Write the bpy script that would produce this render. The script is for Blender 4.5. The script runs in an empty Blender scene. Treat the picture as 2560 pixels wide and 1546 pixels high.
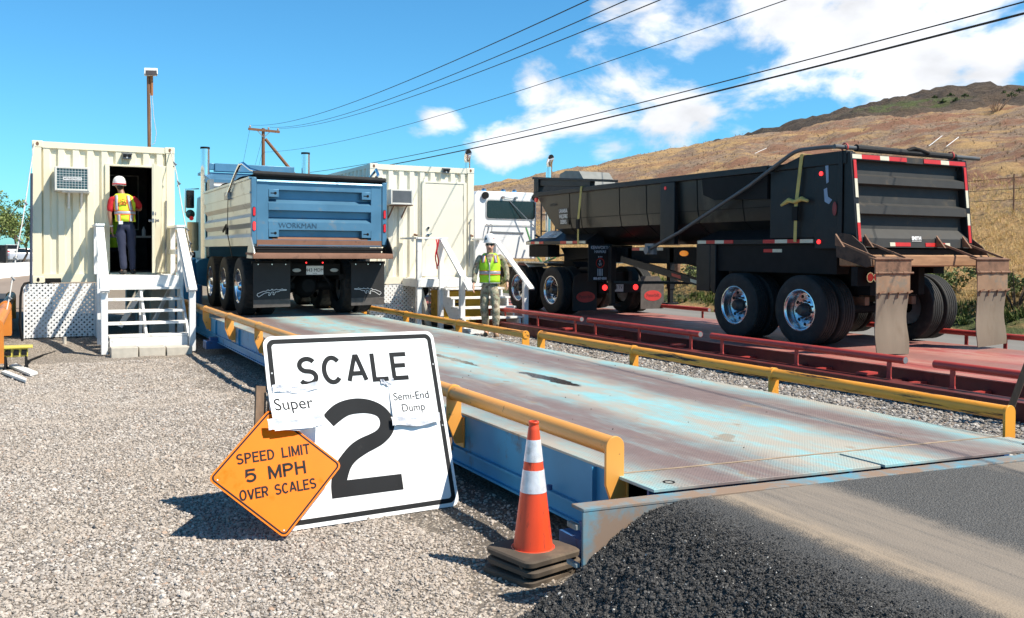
import bpy, math, random
import numpy as np
from mathutils import Vector, Matrix
random.seed(7); rng = np.random.default_rng(7)
S = bpy.context.scene
R = math.radians

# ------------------------------------------------------------------ camera
H = 1.62
YAW, PITCH, ROLL = 0.4787, -0.0211, 0.0052
fw = Vector((math.sin(YAW)*math.cos(PITCH), math.cos(YAW)*math.cos(PITCH), math.sin(PITCH)))
rt = Vector((math.cos(YAW), -math.sin(YAW), 0)); up = rt.cross(fw)
r2 = rt*math.cos(ROLL) + up*math.sin(ROLL); u2 = -rt*math.sin(ROLL) + up*math.cos(ROLL)
cam = bpy.data.objects.new('camera', bpy.data.cameras.new('camera'))
S.collection.objects.link(cam)
M = Matrix((r2, u2, -fw)).transposed().to_4x4(); M.translation = (0, 0, H)
cam.matrix_world = M
cam.data.sensor_width = 36; cam.data.lens = 36*2300/2560
cam.data.shift_y = -(773-680.3)/2560
cam.data.clip_start = 0.05; cam.data.clip_end = 20000
S.camera = cam

# ------------------------------------------------------------------ light
SUN = Vector((-0.5, 0.6, -1.0)).normalized()          # the way the light travels
sl = bpy.data.lights.new('sun', 'SUN'); sl.energy = 5.0; sl.angle = R(0.53); sl.color = (1, .925, .80)
so = bpy.data.objects.new('sun', sl); S.collection.objects.link(so)
so.rotation_euler = SUN.to_track_quat('-Z', 'Y').to_euler()
elev = math.asin(-SUN.z); azim = math.atan2(-SUN.x, -SUN.y)
S.view_settings.view_transform = 'Standard'; S.view_settings.look = 'None'
S.view_settings.exposure = 0.55; S.view_settings.gamma = 1
S.render.engine = 'CYCLES'

# sky: Nishita with broken cumulus mixed in by view direction
W = bpy.data.worlds.new('World'); S.world = W; W.use_nodes = True
nt = W.node_tree; N = nt.nodes; L = nt.links; N.clear()
def nd(t, **k):
    n = N.new(t)
    for a, b in k.items(): setattr(n, a, b)
    return n
def wmath(op, a, b=None, c=None, clamp=False):
    n = nd('ShaderNodeMath', operation=op, use_clamp=clamp)
    for i, x in enumerate((a, b, c)):
        if x is None: continue
        if isinstance(x, (int, float)): n.inputs[i].default_value = x
        else: L.new(x, n.inputs[i])
    return n.outputs[0]
sky = nd('ShaderNodeTexSky', sky_type='NISHITA', sun_disc=False, sun_elevation=elev, sun_rotation=azim,
         air_density=1.0, dust_density=0.4, ozone_density=1.6, altitude=20)
tint = nd('ShaderNodeMix', data_type='RGBA', blend_type='MULTIPLY'); tint.inputs[0].default_value = 1
L.new(sky.outputs[0], tint.inputs[6]); tint.inputs[7].default_value = (.40, .95, 1.22, 1)
co = nd('ShaderNodeTexCoord').outputs['Generated']
sxyz = nd('ShaderNodeSeparateXYZ'); L.new(co, sxyz.inputs[0])
zen = nd('ShaderNodeMapRange', interpolation_type='SMOOTHSTEP'); L.new(sxyz.outputs[2], zen.inputs[0])      # sky dimmed overhead, out of view, to lower its fill light
zen.inputs[1].default_value = .42; zen.inputs[2].default_value = .85; zen.inputs[3].default_value = 1; zen.inputs[4].default_value = .38
deep = nd('ShaderNodeVectorMath', operation='SCALE'); L.new(tint.outputs[2], deep.inputs[0]); L.new(zen.outputs[0], deep.inputs['Scale'])
no1 = nd('ShaderNodeTexNoise'); no1.inputs['Scale'].default_value = 7; no1.inputs['Detail'].default_value = 9
no1.inputs['Roughness'].default_value = .56; no1.inputs['Distortion'].default_value = .25
mp = nd('ShaderNodeMapping'); mp.inputs['Scale'].default_value = (1, 1, 1.9); L.new(co, mp.inputs[0]); L.new(mp.outputs[0], no1.inputs['Vector'])
def px(u, v):                                          # a direction given as a position in the frame or beyond it
    d = (u-1280)/2300*r2 - (v-680.3)/2300*u2 + fw
    return d.normalized()
mask = None
for (u, v, ru, sv, amp) in [(1960, 50, .12, 1.7, 1.0), (2130, 90, .11, 1.6, 1.0), (2250, 140, .13, 1.7, .95), (2500, 170, .075, 1.5, .85), (2400, 20, .08, 1.4, .75), (1810, 85, .075, 1.8, .7), (2110, 205, .07, 2.0, .7), (1640, 40, .075, 1.6, .6), 
                        (1585, 225, .065, 1.2, .55), (1660, 300, .080, 1.2, .68), (1430, 300, .070, 1.5, .62), (1270, 365, .06, 2.2, .72), (1540, 375, .07, 2, .5),
                        (1103, 305, .036, 1.6, .62), (2230, -260, .22, 1.2, .9), (2950, 60, .25, 1.3, .9), (1480, 408, .03, 3, .25),
                        (4200, 100, .3, 1.5, .8)]:  # the last is an added cloud out of view, for whiter fill light
    c = px(u, v)
    sub = nd('ShaderNodeVectorMath', operation='SUBTRACT'); L.new(co, sub.inputs[0]); sub.inputs[1].default_value = c
    mul = nd('ShaderNodeVectorMath', operation='MULTIPLY'); L.new(sub.outputs[0], mul.inputs[0]); mul.inputs[1].default_value = (1, 1, sv)
    ln = nd('ShaderNodeVectorMath', operation='LENGTH'); L.new(mul.outputs[0], ln.inputs[0])
    m = wmath('MULTIPLY_ADD', ln.outputs['Value'], -amp/ru, amp)
    mask = m if mask is None else wmath('MAXIMUM', mask, m)
mask = wmath('MAXIMUM', mask, -1.2)
dens = wmath('ADD', wmath('MULTIPLY', mask, .62), wmath('MULTIPLY_ADD', no1.outputs[0], 1.9, -1.0))
mr = nd('ShaderNodeMapRange', interpolation_type='SMOOTHSTEP'); L.new(dens, mr.inputs[0])
mr.inputs[1].default_value = .02; mr.inputs[2].default_value = .30
alpha = mr.outputs[0]
no2 = nd('ShaderNodeTexNoise'); no2.inputs['Scale'].default_value = 11; no2.inputs['Detail'].default_value = 5; L.new(mp.outputs[0], no2.inputs['Vector'])
shade = nd('ShaderNodeMapRange'); L.new(no2.outputs[0], shade.inputs[0]); shade.inputs[1].default_value = .35; shade.inputs[2].default_value = .62
shade.inputs[3].default_value = 6.0; shade.inputs[4].default_value = 8.2
cc = nd('ShaderNodeCombineColor'); L.new(wmath('MULTIPLY', shade.outputs[0], .965), cc.inputs[0]); L.new(wmath('MULTIPLY', shade.outputs[0], .985), cc.inputs[1]); L.new(wmath('MULTIPLY', shade.outputs[0], 1.03), cc.inputs[2])
mx = nd('ShaderNodeMix', data_type='RGBA'); L.new(alpha, mx.inputs[0]); L.new(deep.outputs[0], mx.inputs[6]); L.new(cc.outputs[0], mx.inputs[7])
bg = nd('ShaderNodeBackground'); bg.inputs[1].default_value = .1; L.new(mx.outputs[2], bg.inputs[0])
L.new(bg.outputs[0], nd('ShaderNodeOutputWorld').inputs[0])

# ------------------------------------------------------------------ helpers
COL = S.collection
ORG = {}
def nrm(v): return Vector(v).normalized()
class MB:
    """collects simple shapes in world coordinates and links them as ONE mesh object"""
    def __init__(s): s.v = []; s.f = []; s.m = []; s.g = []
    def add(s, vs, fs, m=0):
        o = len(s.v); s.g.append((o, len(s.f))); s.v += [tuple(q) for q in vs]; s.f += [tuple(i+o for i in f) for f in fs]; s.m += [m]*len(fs); return s
    def box(s, x0, x1, y0, y1, z0, z1, m=0):
        return s.add([(x0,y0,z0),(x1,y0,z0),(x1,y1,z0),(x0,y1,z0),(x0,y0,z1),(x1,y0,z1),(x1,y1,z1),(x0,y1,z1)],
                     [(0,3,2,1),(4,5,6,7),(0,1,5,4),(1,2,6,5),(2,3,7,6),(3,0,4,7)], m)
    def obox(s, c, a, b, d, m=0):                     # centre and three half axes
        c, a, b, d = Vector(c), Vector(a), Vector(b), Vector(d)
        vs = [c+i*a+j*b+k*d for k in (-1,1) for i, j in ((-1,-1),(1,-1),(1,1),(-1,1))]
        fs = [(0,3,2,1),(4,5,6,7),(0,1,5,4),(1,2,6,5),(2,3,7,6),(3,0,4,7)]
        if a.cross(b).dot(d) < 0: fs = [f[::-1] for f in fs]
        return s.add(vs, fs, m)
    def bar(s, p, q, w, h, upv=(0,0,1), m=0):         # rectangular bar, w sideways, h along upv
        p, q = Vector(p), Vector(q); d = q-p; a = d.normalized(); u = Vector(upv); sd = a.cross(u)
        if sd.length < 1e-4: sd = a.cross(Vector((0,1,0)))
        sd.normalize(); u = sd.cross(a)
        return s.obox((p+q)/2, d/2, sd*w/2, u*h/2, m)
    def cyl(s, p, q, r, r2=None, n=16, caps=True, m=0):
        p, q = Vector(p), Vector(q); r2 = r if r2 is None else r2; a = (q-p).normalized()
        e = a.orthogonal().normalized(); g = a.cross(e)
        vs = []; 
        for c, rr in ((p, r), (q, r2)):
            vs += [c + rr*(math.cos(2*math.pi*i/n)*e + math.sin(2*math.pi*i/n)*g) for i in range(n)]
        fs = [(i, (i+1)%n, n+(i+1)%n, n+i) for i in range(n)]
        if caps: fs += [tuple(range(n))[::-1], tuple(range(n, 2*n))]
        return s.add(vs, fs, m)
    def tube(s, pts, r, n=8, m=0, caps=True):
        pts = [Vector(p) for p in pts]; vs = []; prev = None
        rs = r if isinstance(r, (list, tuple)) else [r]*len(pts)
        for i, p in enumerate(pts):
            t = (pts[min(i+1, len(pts)-1)] - pts[max(i-1, 0)]).normalized()
            e = t.orthogonal().normalized() if prev is None else (prev - prev.dot(t)*t).normalized()
            prev = e; g = t.cross(e)
            vs += [p + rs[i]*(math.cos(2*math.pi*k/n)*e + math.sin(2*math.pi*k/n)*g) for k in range(n)]
        fs = [(i*n+k, i*n+(k+1)%n, (i+1)*n+(k+1)%n, (i+1)*n+k) for i in range(len(pts)-1) for k in range(n)]
        if caps: fs += [tuple(range(n))[::-1], tuple(range((len(pts)-1)*n, len(pts)*n))]
        return s.add(vs, fs, m)
    def prism(s, pts, ax, a, b, m=0):                 # polygon extruded along an axis
        def P(q, t): return (t,q[0],q[1]) if ax == 'x' else (q[0],t,q[1]) if ax == 'y' else (q[0],q[1],t)
        n = len(pts); vs = [P(q, a) for q in pts] + [P(q, b) for q in pts]
        fs = [(i, (i+1)%n, n+(i+1)%n, n+i) for i in range(n)] + [tuple(range(n))[::-1], tuple(range(n, 2*n))]
        return s.add(vs, fs, m)
    def strip(s, pts, ax, a, b, m=0):                 # open profile extruded along an axis
        def P(q, t): return (t,q[0],q[1]) if ax == 'x' else (q[0],t,q[1]) if ax == 'y' else (q[0],q[1],t)
        n = len(pts); vs = [P(q, a) for q in pts] + [P(q, b) for q in pts]
        return s.add(vs, [(i, i+1, n+i+1, n+i) for i in range(n-1)], m)
    def lathe(s, prof, c, ax='z', n=24, m=0, sx=1, sy=1, a0=0, a1=2*math.pi):   # prof = (radius, height)
        c = Vector(c); full = abs(a1-a0-2*math.pi) < 1e-6; k = n if full else n+1; vs = []
        for r, h in prof:
            for i in range(k):
                t = a0+(a1-a0)*i/n; x, y = r*math.cos(t)*sx, r*math.sin(t)*sy
                vs.append(c + Vector((h, x, y) if ax == 'x' else (x, h, y) if ax == 'y' else (x, y, h)))
        fs = [(j*k+i, j*k+(i+1)%k, (j+1)*k+(i+1)%k, (j+1)*k+i) for j in range(len(prof)-1) for i in range(n)]
        if ax == 'y': fs = [f[::-1] for f in fs]
        return s.add(vs, fs, m)
    def loft(s, rings, m=0, caps=True):               # rings of equal vertex count
        n = len(rings[0]); vs = [p for r in rings for p in r]
        fs = [(j*n+i, j*n+(i+1)%n, (j+1)*n+(i+1)%n, (j+1)*n+i) for j in range(len(rings)-1) for i in range(n)]
        if caps: fs += [tuple(range(n))[::-1], tuple(range((len(rings)-1)*n, len(rings)*n))]
        return s.add(vs, fs, m)
    def each(s, name, mats, parent=None, **k):         # every added shape becomes a part of its own
        gs = s.g+[(len(s.v), len(s.f))]; out = []
        for (v0, f0), (v1, f1) in zip(gs[:-1], gs[1:]):
            b = MB(); b.add(s.v[v0:v1], [tuple(i-v0 for i in f) for f in s.f[f0:f1]]); out.append(b.build(name, mats, parent, **k))
        return out
    def build(s, name, mats, parent=None, org=None, bevel=0, smooth=30, fix=True, mods=()):
        if not isinstance(mats, (list, tuple)): mats = [mats]
        o = Vector(ORG[parent.name]) if parent is not None else Vector(org if org else (0,0,0))
        me = bpy.data.meshes.new(name)
        me.from_pydata([Vector(v)-o for v in s.v], [], s.f)
        for mt in mats: me.materials.append(mt)
        if any(s.m): me.polygons.foreach_set('material_index', s.m)
        if fix:
            import bmesh
            bm = bmesh.new(); bm.from_mesh(me); bmesh.ops.recalc_face_normals(bm, faces=bm.faces); bm.to_mesh(me); bm.free()
        if smooth:
            me.polygons.foreach_set('use_smooth', [True]*len(me.polygons)); me.set_sharp_from_angle(angle=R(smooth))
        ob = bpy.data.objects.new(name, me); COL.objects.link(ob)
        if parent is not None: ob.parent = parent
        else: ob.location = o
        ORG[ob.name] = o
        if bevel:
            b = ob.modifiers.new('bevel', 'BEVEL'); b.width = bevel; b.segments = 2; b.limit_method = 'ANGLE'; b.angle_limit = R(40)
        return ob
def tag(o, label=None, cat=None, group=None, kind=None):
    if label: o['label'] = label
    if cat: o['category'] = cat
    if group: o['group'] = group
    if kind: o['kind'] = kind
    return o
def thing(name, label, cat, loc, group=None):
    o = bpy.data.objects.new(name, None); COL.objects.link(o); o.location = loc; o.empty_display_size = .2
    ORG[o.name] = Vector(loc); return tag(o, label, cat, group)

# ------------------------------------------------------------------ materials
MATS = {}
def mat(name, base, rough=.5, metal=0, var=.10, vs=6, bump=0, bs=60, dirt=None, da=.5, ds=3, dd=4, coat=0, stretch=None, spec=.5):
    """paint, metal, rubber, timber: a base colour with uneven tone, optional patches of dirt or rust and a fine bump"""
    if name in MATS: return MATS[name]
    m = bpy.data.materials.new(name); m.use_nodes = True; t = m.node_tree; n = t.nodes; l = t.links
    b = n['Principled BSDF']; b.inputs['Roughness'].default_value = rough; b.inputs['Metallic'].default_value = metal
    b.inputs['Specular IOR Level'].default_value = spec
    if coat: b.inputs['Coat Weight'].default_value = coat
    tc = n.new('ShaderNodeTexCoord'); vec = tc.outputs['Object']
    if stretch:
        mp = n.new('ShaderNodeMapping'); mp.inputs['Scale'].default_value = stretch; l.new(vec, mp.inputs[0]); vec = mp.outputs[0]
    nz = n.new('ShaderNodeTexNoise'); nz.inputs['Scale'].default_value = vs; nz.inputs['Detail'].default_value = 6; l.new(vec, nz.inputs['Vector'])
    rm = n.new('ShaderNodeValToRGB'); l.new(nz.outputs[0], rm.inputs[0])
    rm.color_ramp.elements[0].position = .32; rm.color_ramp.elements[1].position = .68
    rm.color_ramp.elements[0].color = tuple(c*(1-var) for c in base)+(1,); rm.color_ramp.elements[1].color = tuple(min(1, c*(1+var)) for c in base)+(1,)
    out = rm.outputs[0]
    if dirt:
        n2 = n.new('ShaderNodeTexNoise'); n2.inputs['Scale'].default_value = ds; n2.inputs['Detail'].default_value = 10; n2.inputs['Roughness'].default_value = .68; l.new(vec, n2.inputs['Vector'])
        r2_ = n.new('ShaderNodeMapRange'); l.new(n2.outputs[0], r2_.inputs[0]); r2_.inputs[1].default_value = .5+(.5-da)*.35; r2_.inputs[2].default_value = .5+(.5-da)*.35+.5/dd
        mx_ = n.new('ShaderNodeMix'); mx_.data_type = 'RGBA'; l.new(r2_.outputs[0], mx_.inputs[0]); l.new(out, mx_.inputs[6]); mx_.inputs[7].default_value = tuple(dirt)+(1,)
        out = mx_.outputs[2]
        rr = n.new('ShaderNodeMapRange'); l.new(r2_.outputs[0], rr.inputs[0]); rr.inputs[3].default_value = rough; rr.inputs[4].default_value = min(1, rough+.35); l.new(rr.outputs[0], b.inputs['Roughness'])
    l.new(out, b.inputs['Base Color'])
    if bump:
        n3 = n.new('ShaderNodeTexNoise'); n3.inputs['Scale'].default_value = bs; n3.inputs['Detail'].default_value = 4; l.new(vec, n3.inputs['Vector'])
        bp_ = n.new('ShaderNodeBump'); bp_.inputs['Strength'].default_value = bump; bp_.inputs['Distance'].default_value = .02; l.new(n3.outputs[0], bp_.inputs['Height']); l.new(bp_.outputs[0], b.inputs['Normal'])
    MATS[name] = m; return m
def glow(name, base, e, strength):
    m = mat(name, base, .2, var=.02); b = m.node_tree.nodes['Principled BSDF']
    b.inputs['Emission Color'].default_value = tuple(e)+(1,); b.inputs['Emission Strength'].default_value = strength; return m
class NT:
    """small wrapper for hand built node materials"""
    def __init__(s, name, world=False):
        s.m = bpy.data.materials.new(name); s.m.use_nodes = True; s.t = s.m.node_tree; s.n = s.t.nodes; s.l = s.t.links; s.b = s.n['Principled BSDF']
        s.tc = s.n.new('ShaderNodeTexCoord'); s.obj = s.n.new('ShaderNodeNewGeometry').outputs['Position'] if world else s.tc.outputs['Object']
        sx = s.n.new('ShaderNodeSeparateXYZ'); s.l.new(s.obj, sx.inputs[0]); s.x, s.y, s.z = sx.outputs
    def put(s, node, i, v):
        if v is None: return
        if hasattr(v, 'is_output'): s.l.new(v, node.inputs[i])
        else: node.inputs[i].default_value = v
    def math(s, op, a, b=None, c=None, clamp=False):
        n = s.n.new('ShaderNodeMath'); n.operation = op; n.use_clamp = clamp
        for i, v in enumerate((a, b, c)): s.put(n, i, v)
        return n.outputs[0]
    def noise(s, scale, detail=6, rough=.55, vec=None, dist=0):
        n = s.n.new('ShaderNodeTexNoise'); s.l.new(vec or s.obj, n.inputs['Vector']); n.inputs['Scale'].default_value = scale; n.inputs['Detail'].default_value = detail
        n.inputs['Roughness'].default_value = rough; n.inputs['Distortion'].default_value = dist; return n.outputs[0]
    def vor(s, scale, out='Distance', feature='F1', vec=None):
        n = s.n.new('ShaderNodeTexVoronoi'); n.feature = feature; s.l.new(vec or s.obj, n.inputs['Vector']); n.inputs['Scale'].default_value = scale; return n.outputs[out]
    def scale(s, v):
        n = s.n.new('ShaderNodeMapping'); n.inputs['Scale'].default_value = v; s.l.new(s.obj, n.inputs[0]); return n.outputs[0]
    def rng(s, v, a, b, c=0, d=1, sm=True):
        n = s.n.new('ShaderNodeMapRange'); n.interpolation_type = 'SMOOTHSTEP' if sm else 'LINEAR'; s.l.new(v, n.inputs[0])
        for i, q in zip((1,2,3,4), (a,b,c,d)): n.inputs[i].default_value = q
        return n.outputs[0]
    def mix(s, f, a, b, mode='MIX'):
        n = s.n.new('ShaderNodeMix'); n.data_type = 'RGBA'; n.blend_type = mode; s.put(n, 0, f)
        for i, v in ((6, a), (7, b)): s.put(n, i, v if hasattr(v, 'is_output') else tuple(v)+(1,))
        return n.outputs[2]
    def ramp(s, v, *st):
        n = s.n.new('ShaderNodeValToRGB'); s.l.new(v, n.inputs[0]); e = n.color_ramp.elements
        while len(e) < len(st): e.new(.5)
        for q, (p, c) in zip(e, st): q.position = p; q.color = tuple(c)+(1,)
        return n.outputs[0]
    def bump(s, h, strength=.5, dist=.02, prev=None):
        n = s.n.new('ShaderNodeBump'); n.inputs['Strength'].default_value = strength; n.inputs['Distance'].default_value = dist; s.l.new(h, n.inputs['Height'])
        if prev: s.l.new(prev, n.inputs['Normal'])
        return n.outputs[0]
    def done(s, col=None, rough=None, normal=None, metal=None):
        if col is not None: s.put(s.b, 'Base Color', col if hasattr(col, 'is_output') else tuple(col)+(1,))
        if rough is not None: s.put(s.b, 'Roughness', rough)
        if normal is not None: s.put(s.b, 'Normal', normal)
        if metal is not None: s.put(s.b, 'Metallic', metal)
        return s.m

white = mat('white_paint', (.80,.80,.79), .45, var=.03, dirt=(.42,.40,.36), da=.22, ds=7, bump=.05)
cream = mat('cream_paint', (.80,.735,.55), .42, var=.03, vs=2, dirt=(.55,.42,.26), da=.12, ds=4, bump=.04, bs=25)
creamB = mat('pale_cream_paint', (.80,.75,.61), .42, var=.03, vs=2, dirt=(.55,.42,.26), da=.12, ds=4, bump=.04, bs=25)
black = mat('black_steel', (.012,.0125,.014), .45, var=.2, dirt=(.04,.035,.03), da=.28, ds=5, spec=.3)
blackm = mat('matt_black', (.009,.009,.0095), .75, var=.2, spec=.25)
rubber = mat('tyre_rubber', (.016,.016,.016), .78, var=.2, dirt=(.05,.045,.04), da=.35, ds=6, bump=.15, bs=90)
chrome = mat('polished_metal', (.82,.83,.85), .14, 1, var=.04)
alu = mat('wheel_aluminium', (.74,.75,.77), .22, 1, var=.06, vs=14)
steel = mat('grey_steel', (.30,.31,.32), .45, .7, var=.15, dirt=(.22,.12,.07), da=.25)
greyp = mat('grey_paint', (.20,.21,.22), .5, var=.12)
rust = mat('rusty_steel', (.20,.105,.062), .8, var=.25, vs=9, dirt=(.07,.045,.032), da=.4, bump=.1)
glass = mat('dark_glass', (.012,.014,.016), .08, var=.1)
redlamp = glow('red_lamp', (.55,.01,.02), (1,.05,.05), .12)
redlit = glow('red_lamp_lit', (.8,.02,.02), (1,.03,.03), 1.6)
amber = glow('amber_lamp', (.85,.25,.03), (1,.3,.02), .3)
wood = mat('weathered_wood', (.16,.10,.062), .8, var=.25, stretch=(4,4,.6), vs=9, bump=.15)
concrete = mat('concrete', (.52,.48,.41), .9, var=.1, vs=8, bump=.15, bs=120)

def text(body, size, mt, origin, xd, yd, parent=None, org=None, name='lettering', sx=1, weight=0, depth=.001, align='CENTER', space=1):
    """flat lettering as a mesh: origin is the middle of the line, xd/yd the writing directions"""
    cu = bpy.data.curves.new('txt', 'FONT'); cu.body = body; cu.size = size; cu.align_x = align; cu.align_y = 'CENTER'
    cu.offset = weight; cu.extrude = depth; cu.space_character = space; cu.resolution_u = 6
    to = bpy.data.objects.new('txt', cu); me = bpy.data.meshes.new_from_object(to)
    bpy.data.objects.remove(to); bpy.data.curves.remove(cu)
    x, y = nrm(xd), nrm(yd); z = x.cross(y)
    o = Vector(ORG[parent.name]) if parent is not None else Vector(org or (0,0,0))
    me.transform(Matrix((x*sx, y, z)).transposed().to_4x4()); me.transform(Matrix.Translation(Vector(origin)-o))
    me.name = name; me.materials.clear(); me.materials.append(mt)
    ob = bpy.data.objects.new(name, me); COL.objects.link(ob)
    if parent is not None: ob.parent = parent
    else: ob.location = o
    ORG[ob.name] = o; return ob
def heights(x, y, seed=0, scales=((.3,.03),(1.1,.012))):
    h = 0
    for i, (f, a) in enumerate(scales):
        k = seed*1.7+i*2.3
        h = h + a*(np.sin(x*f*6.1+k)*np.cos(y*f*5.3+k*1.3) + np.sin((x+y)*f*3.7+k*.7)*np.cos((x-y)*f*4.9+k*2.1))*.5
    return h
def sheet(name, X, Y, Z, mt, smooth=True, org=(0,0,0)):
    ny, nx = X.shape; o = Vector(org)
    co = np.stack([X-o.x, Y-o.y, Z-o.z], -1).reshape(-1, 3)
    i = np.arange(ny*nx).reshape(ny, nx)
    q = np.stack([i[:-1,:-1], i[:-1,1:], i[1:,1:], i[1:,:-1]], -1).reshape(-1, 4)
    return rawmesh(name, co, q, mt, smooth, o)
def rawmesh(name, co, q, mt, smooth=True, o=(0,0,0), parent=None):
    me = bpy.data.meshes.new(name); n = len(q); k = q.shape[1]
    me.vertices.add(len(co)); me.vertices.foreach_set('co', np.ascontiguousarray(co, np.float32).ravel())
    me.loops.add(n*k); me.loops.foreach_set('vertex_index', np.ascontiguousarray(q, np.int32).ravel())
    me.polygons.add(n); me.polygons.foreach_set('loop_start', np.arange(0, n*k, k, dtype=np.int32))
    me.polygons.foreach_set('use_smooth', np.full(n, smooth)); me.update(); me.validate()
    for m in (mt if isinstance(mt, (list, tuple)) else [mt]): me.materials.append(m)
    ob = bpy.data.objects.new(name, me); COL.objects.link(ob); ob.location = o; ORG[ob.name] = Vector(o)
    if parent is not None: ob.parent = parent; ob.location = (0,0,0)
    return ob
def ico():
    t = (1+5**.5)/2
    v = np.array([(-1,t,0),(1,t,0),(-1,-t,0),(1,-t,0),(0,-1,t),(0,1,t),(0,-1,-t),(0,1,-t),(t,0,-1),(t,0,1),(-t,0,-1),(-t,0,1)], float); v /= np.linalg.norm(v[0])
    f = np.array([(0,11,5),(0,5,1),(0,1,7),(0,7,10),(0,10,11),(1,5,9),(5,11,4),(11,10,2),(10,7,6),(7,1,8),(3,9,4),(3,4,2),(3,2,6),(3,6,8),(3,8,9),(4,9,5),(2,4,11),(6,2,10),(8,6,7),(9,8,1)])
    return v, f
def stones(name, P, size, mt, sd=1, flat=.7, smooth=False):
    """loose stones: jittered twenty-faced lumps, one mesh"""
    rg = np.random.default_rng(sd); v, f = ico(); n = len(P)
    q = rg.normal(size=(n,4)); q /= np.linalg.norm(q, axis=1)[:,None]; w,x,y,z = q.T
    Rm = np.stack([1-2*(y*y+z*z),2*(x*y-z*w),2*(x*z+y*w),2*(x*y+z*w),1-2*(x*x+z*z),2*(y*z-x*w),2*(x*z-y*w),2*(y*z+x*w),1-2*(x*x+y*y)],-1).reshape(n,3,3)
    sc = size[:,None]*rg.uniform(.55,1.25,(n,3))
    L_ = v[None]*rg.uniform(.72,1.2,(n,12,1))*sc[:,None,:]
    Wd = np.einsum('nij,nkj->nki', Rm, L_); Wd[:,:,2] *= flat
    co = (Wd + P[:,None,:]).reshape(-1,3)
    fa = (f[None]+12*np.arange(n)[:,None,None]).reshape(-1,3)
    return rawmesh(name, co, fa, mt, smooth)

def arc(cx_, cy_, rx, ry, a0, a1, n=12): return [(cx_+rx*math.cos(R(a0+(a1-a0)*i/n)), cy_+ry*math.sin(R(a0+(a1-a0)*i/n))) for i in range(n+1)]
GLY = {'S': (.62, [arc(.31,.75,.29,.25,28,270,14)+arc(.31,.25,.31,.25,90,-152,14)[1:]]), 'C': (.62, [arc(.33,.5,.33,.5,42,318,20)]), 'A': (.70, [[(0,0),(.31,1),(.39,1),(.70,0)], [(.12,.30),(.58,.30)]]),
       'L': (.50, [[(0,1),(0,0),(.50,0)]]), 'E': (.52, [[(.52,1),(0,1),(0,0),(.52,0)], [(0,.53),(.44,.53)]]), 'P': (.56, [[(0,0),(0,1),(.30,1)]+arc(.30,.735,.26,.265,90,-90,10)[1:]+[(0,.47)]]),
       'D': (.60, [[(.0,.0),(.0,1),(.22,1)]+arc(.22,.5,.38,.5,90,-90,14)[1:]+[(.0,.0)]]), 'I': (.0, [[(0,0),(0,1)]]), 'M': (.74, [[(0,0),(0,1)], [(.74,1),(.74,0)], [(.03,.98),(.37,.06),(.71,.98)]]),
       'T': (.58, [[(0,1),(.58,1)], [(.29,1),(.29,0)]]), 'H': (.58, [[(0,0),(0,1)], [(.58,0),(.58,1)], [(0,.52),(.58,.52)]]), 'O': (.66, [arc(.33,.5,.33,.5,90,-270,26)]), 'V': (.66, [[(0,1),(.30,0),(.36,0),(.66,1)]]),
       'R': (.58, [[(0,0),(0,1),(.32,1)]+arc(.32,.735,.26,.265,90,-90,10)[1:]+[(0,.47)], [(.30,.47),(.58,0)]]), '5': (.60, [[(.54,1),(.06,1),(.02,.52),(.10,.60)]+arc(.29,.325,.31,.325,112,-150,16)]), ' ': (.42, [])}
def strokes(s_, h, wd_, t, gap, mt, P, parent, name='lettering', d=.0004):
    """road-sign lettering drawn as constant-width strokes; P(x, y, d) maps onto the sign"""
    tot = sum(GLY[c][0]*wd_+gap for c in s_)-gap; x = -tot/2; b = MB(); k = 0
    for c in s_:
        for ln in GLY[c][1]:
            pts = [(x+u*wd_, -h/2+t/2+v*(h-t)) for u, v in ln]; n = len(pts); closed = math.dist(pts[0], pts[-1]) < 1e-6; vs = []; k += 1; dd = d+.00025*(k % 3)
            for i in range(n):
                a = pts[i-1] if i else (pts[-2] if closed else None); q = pts[i+1] if i < n-1 else (pts[1] if closed else None); p = pts[i]
                n1 = None if a is None else Vector((p[1]-a[1], a[0]-p[0])).normalized(); n2 = None if q is None else Vector((q[1]-p[1], p[0]-q[0])).normalized()
                if n1 is None: m = n2
                elif n2 is None: m = n1
                else: m = (n1+n2).normalized(); m = m/max(.45, m.dot(n1))
                e = Vector((0,0))
                if n1 is None or n2 is None:
                    tq = Vector((q[0]-p[0], q[1]-p[1])).normalized() if n1 is None else Vector((a[0]-p[0], a[1]-p[1])).normalized(); e = -tq*t/2 if not (abs(tq.x) > .2 and abs(tq.y) > .2) else Vector((0,0))
                vs += [P(p[0]+e.x+m.x*t/2, p[1]+e.y+m.y*t/2, dd), P(p[0]+e.x-m.x*t/2, p[1]+e.y-m.y*t/2, dd)]
            b.add(vs, [(2*i, 2*i+1, 2*i+3, 2*i+2) for i in range(n-1)])
        x += GLY[c][0]*wd_+gap
    o = b.build(name, mt, parent, smooth=0, fix=False); return o

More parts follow.
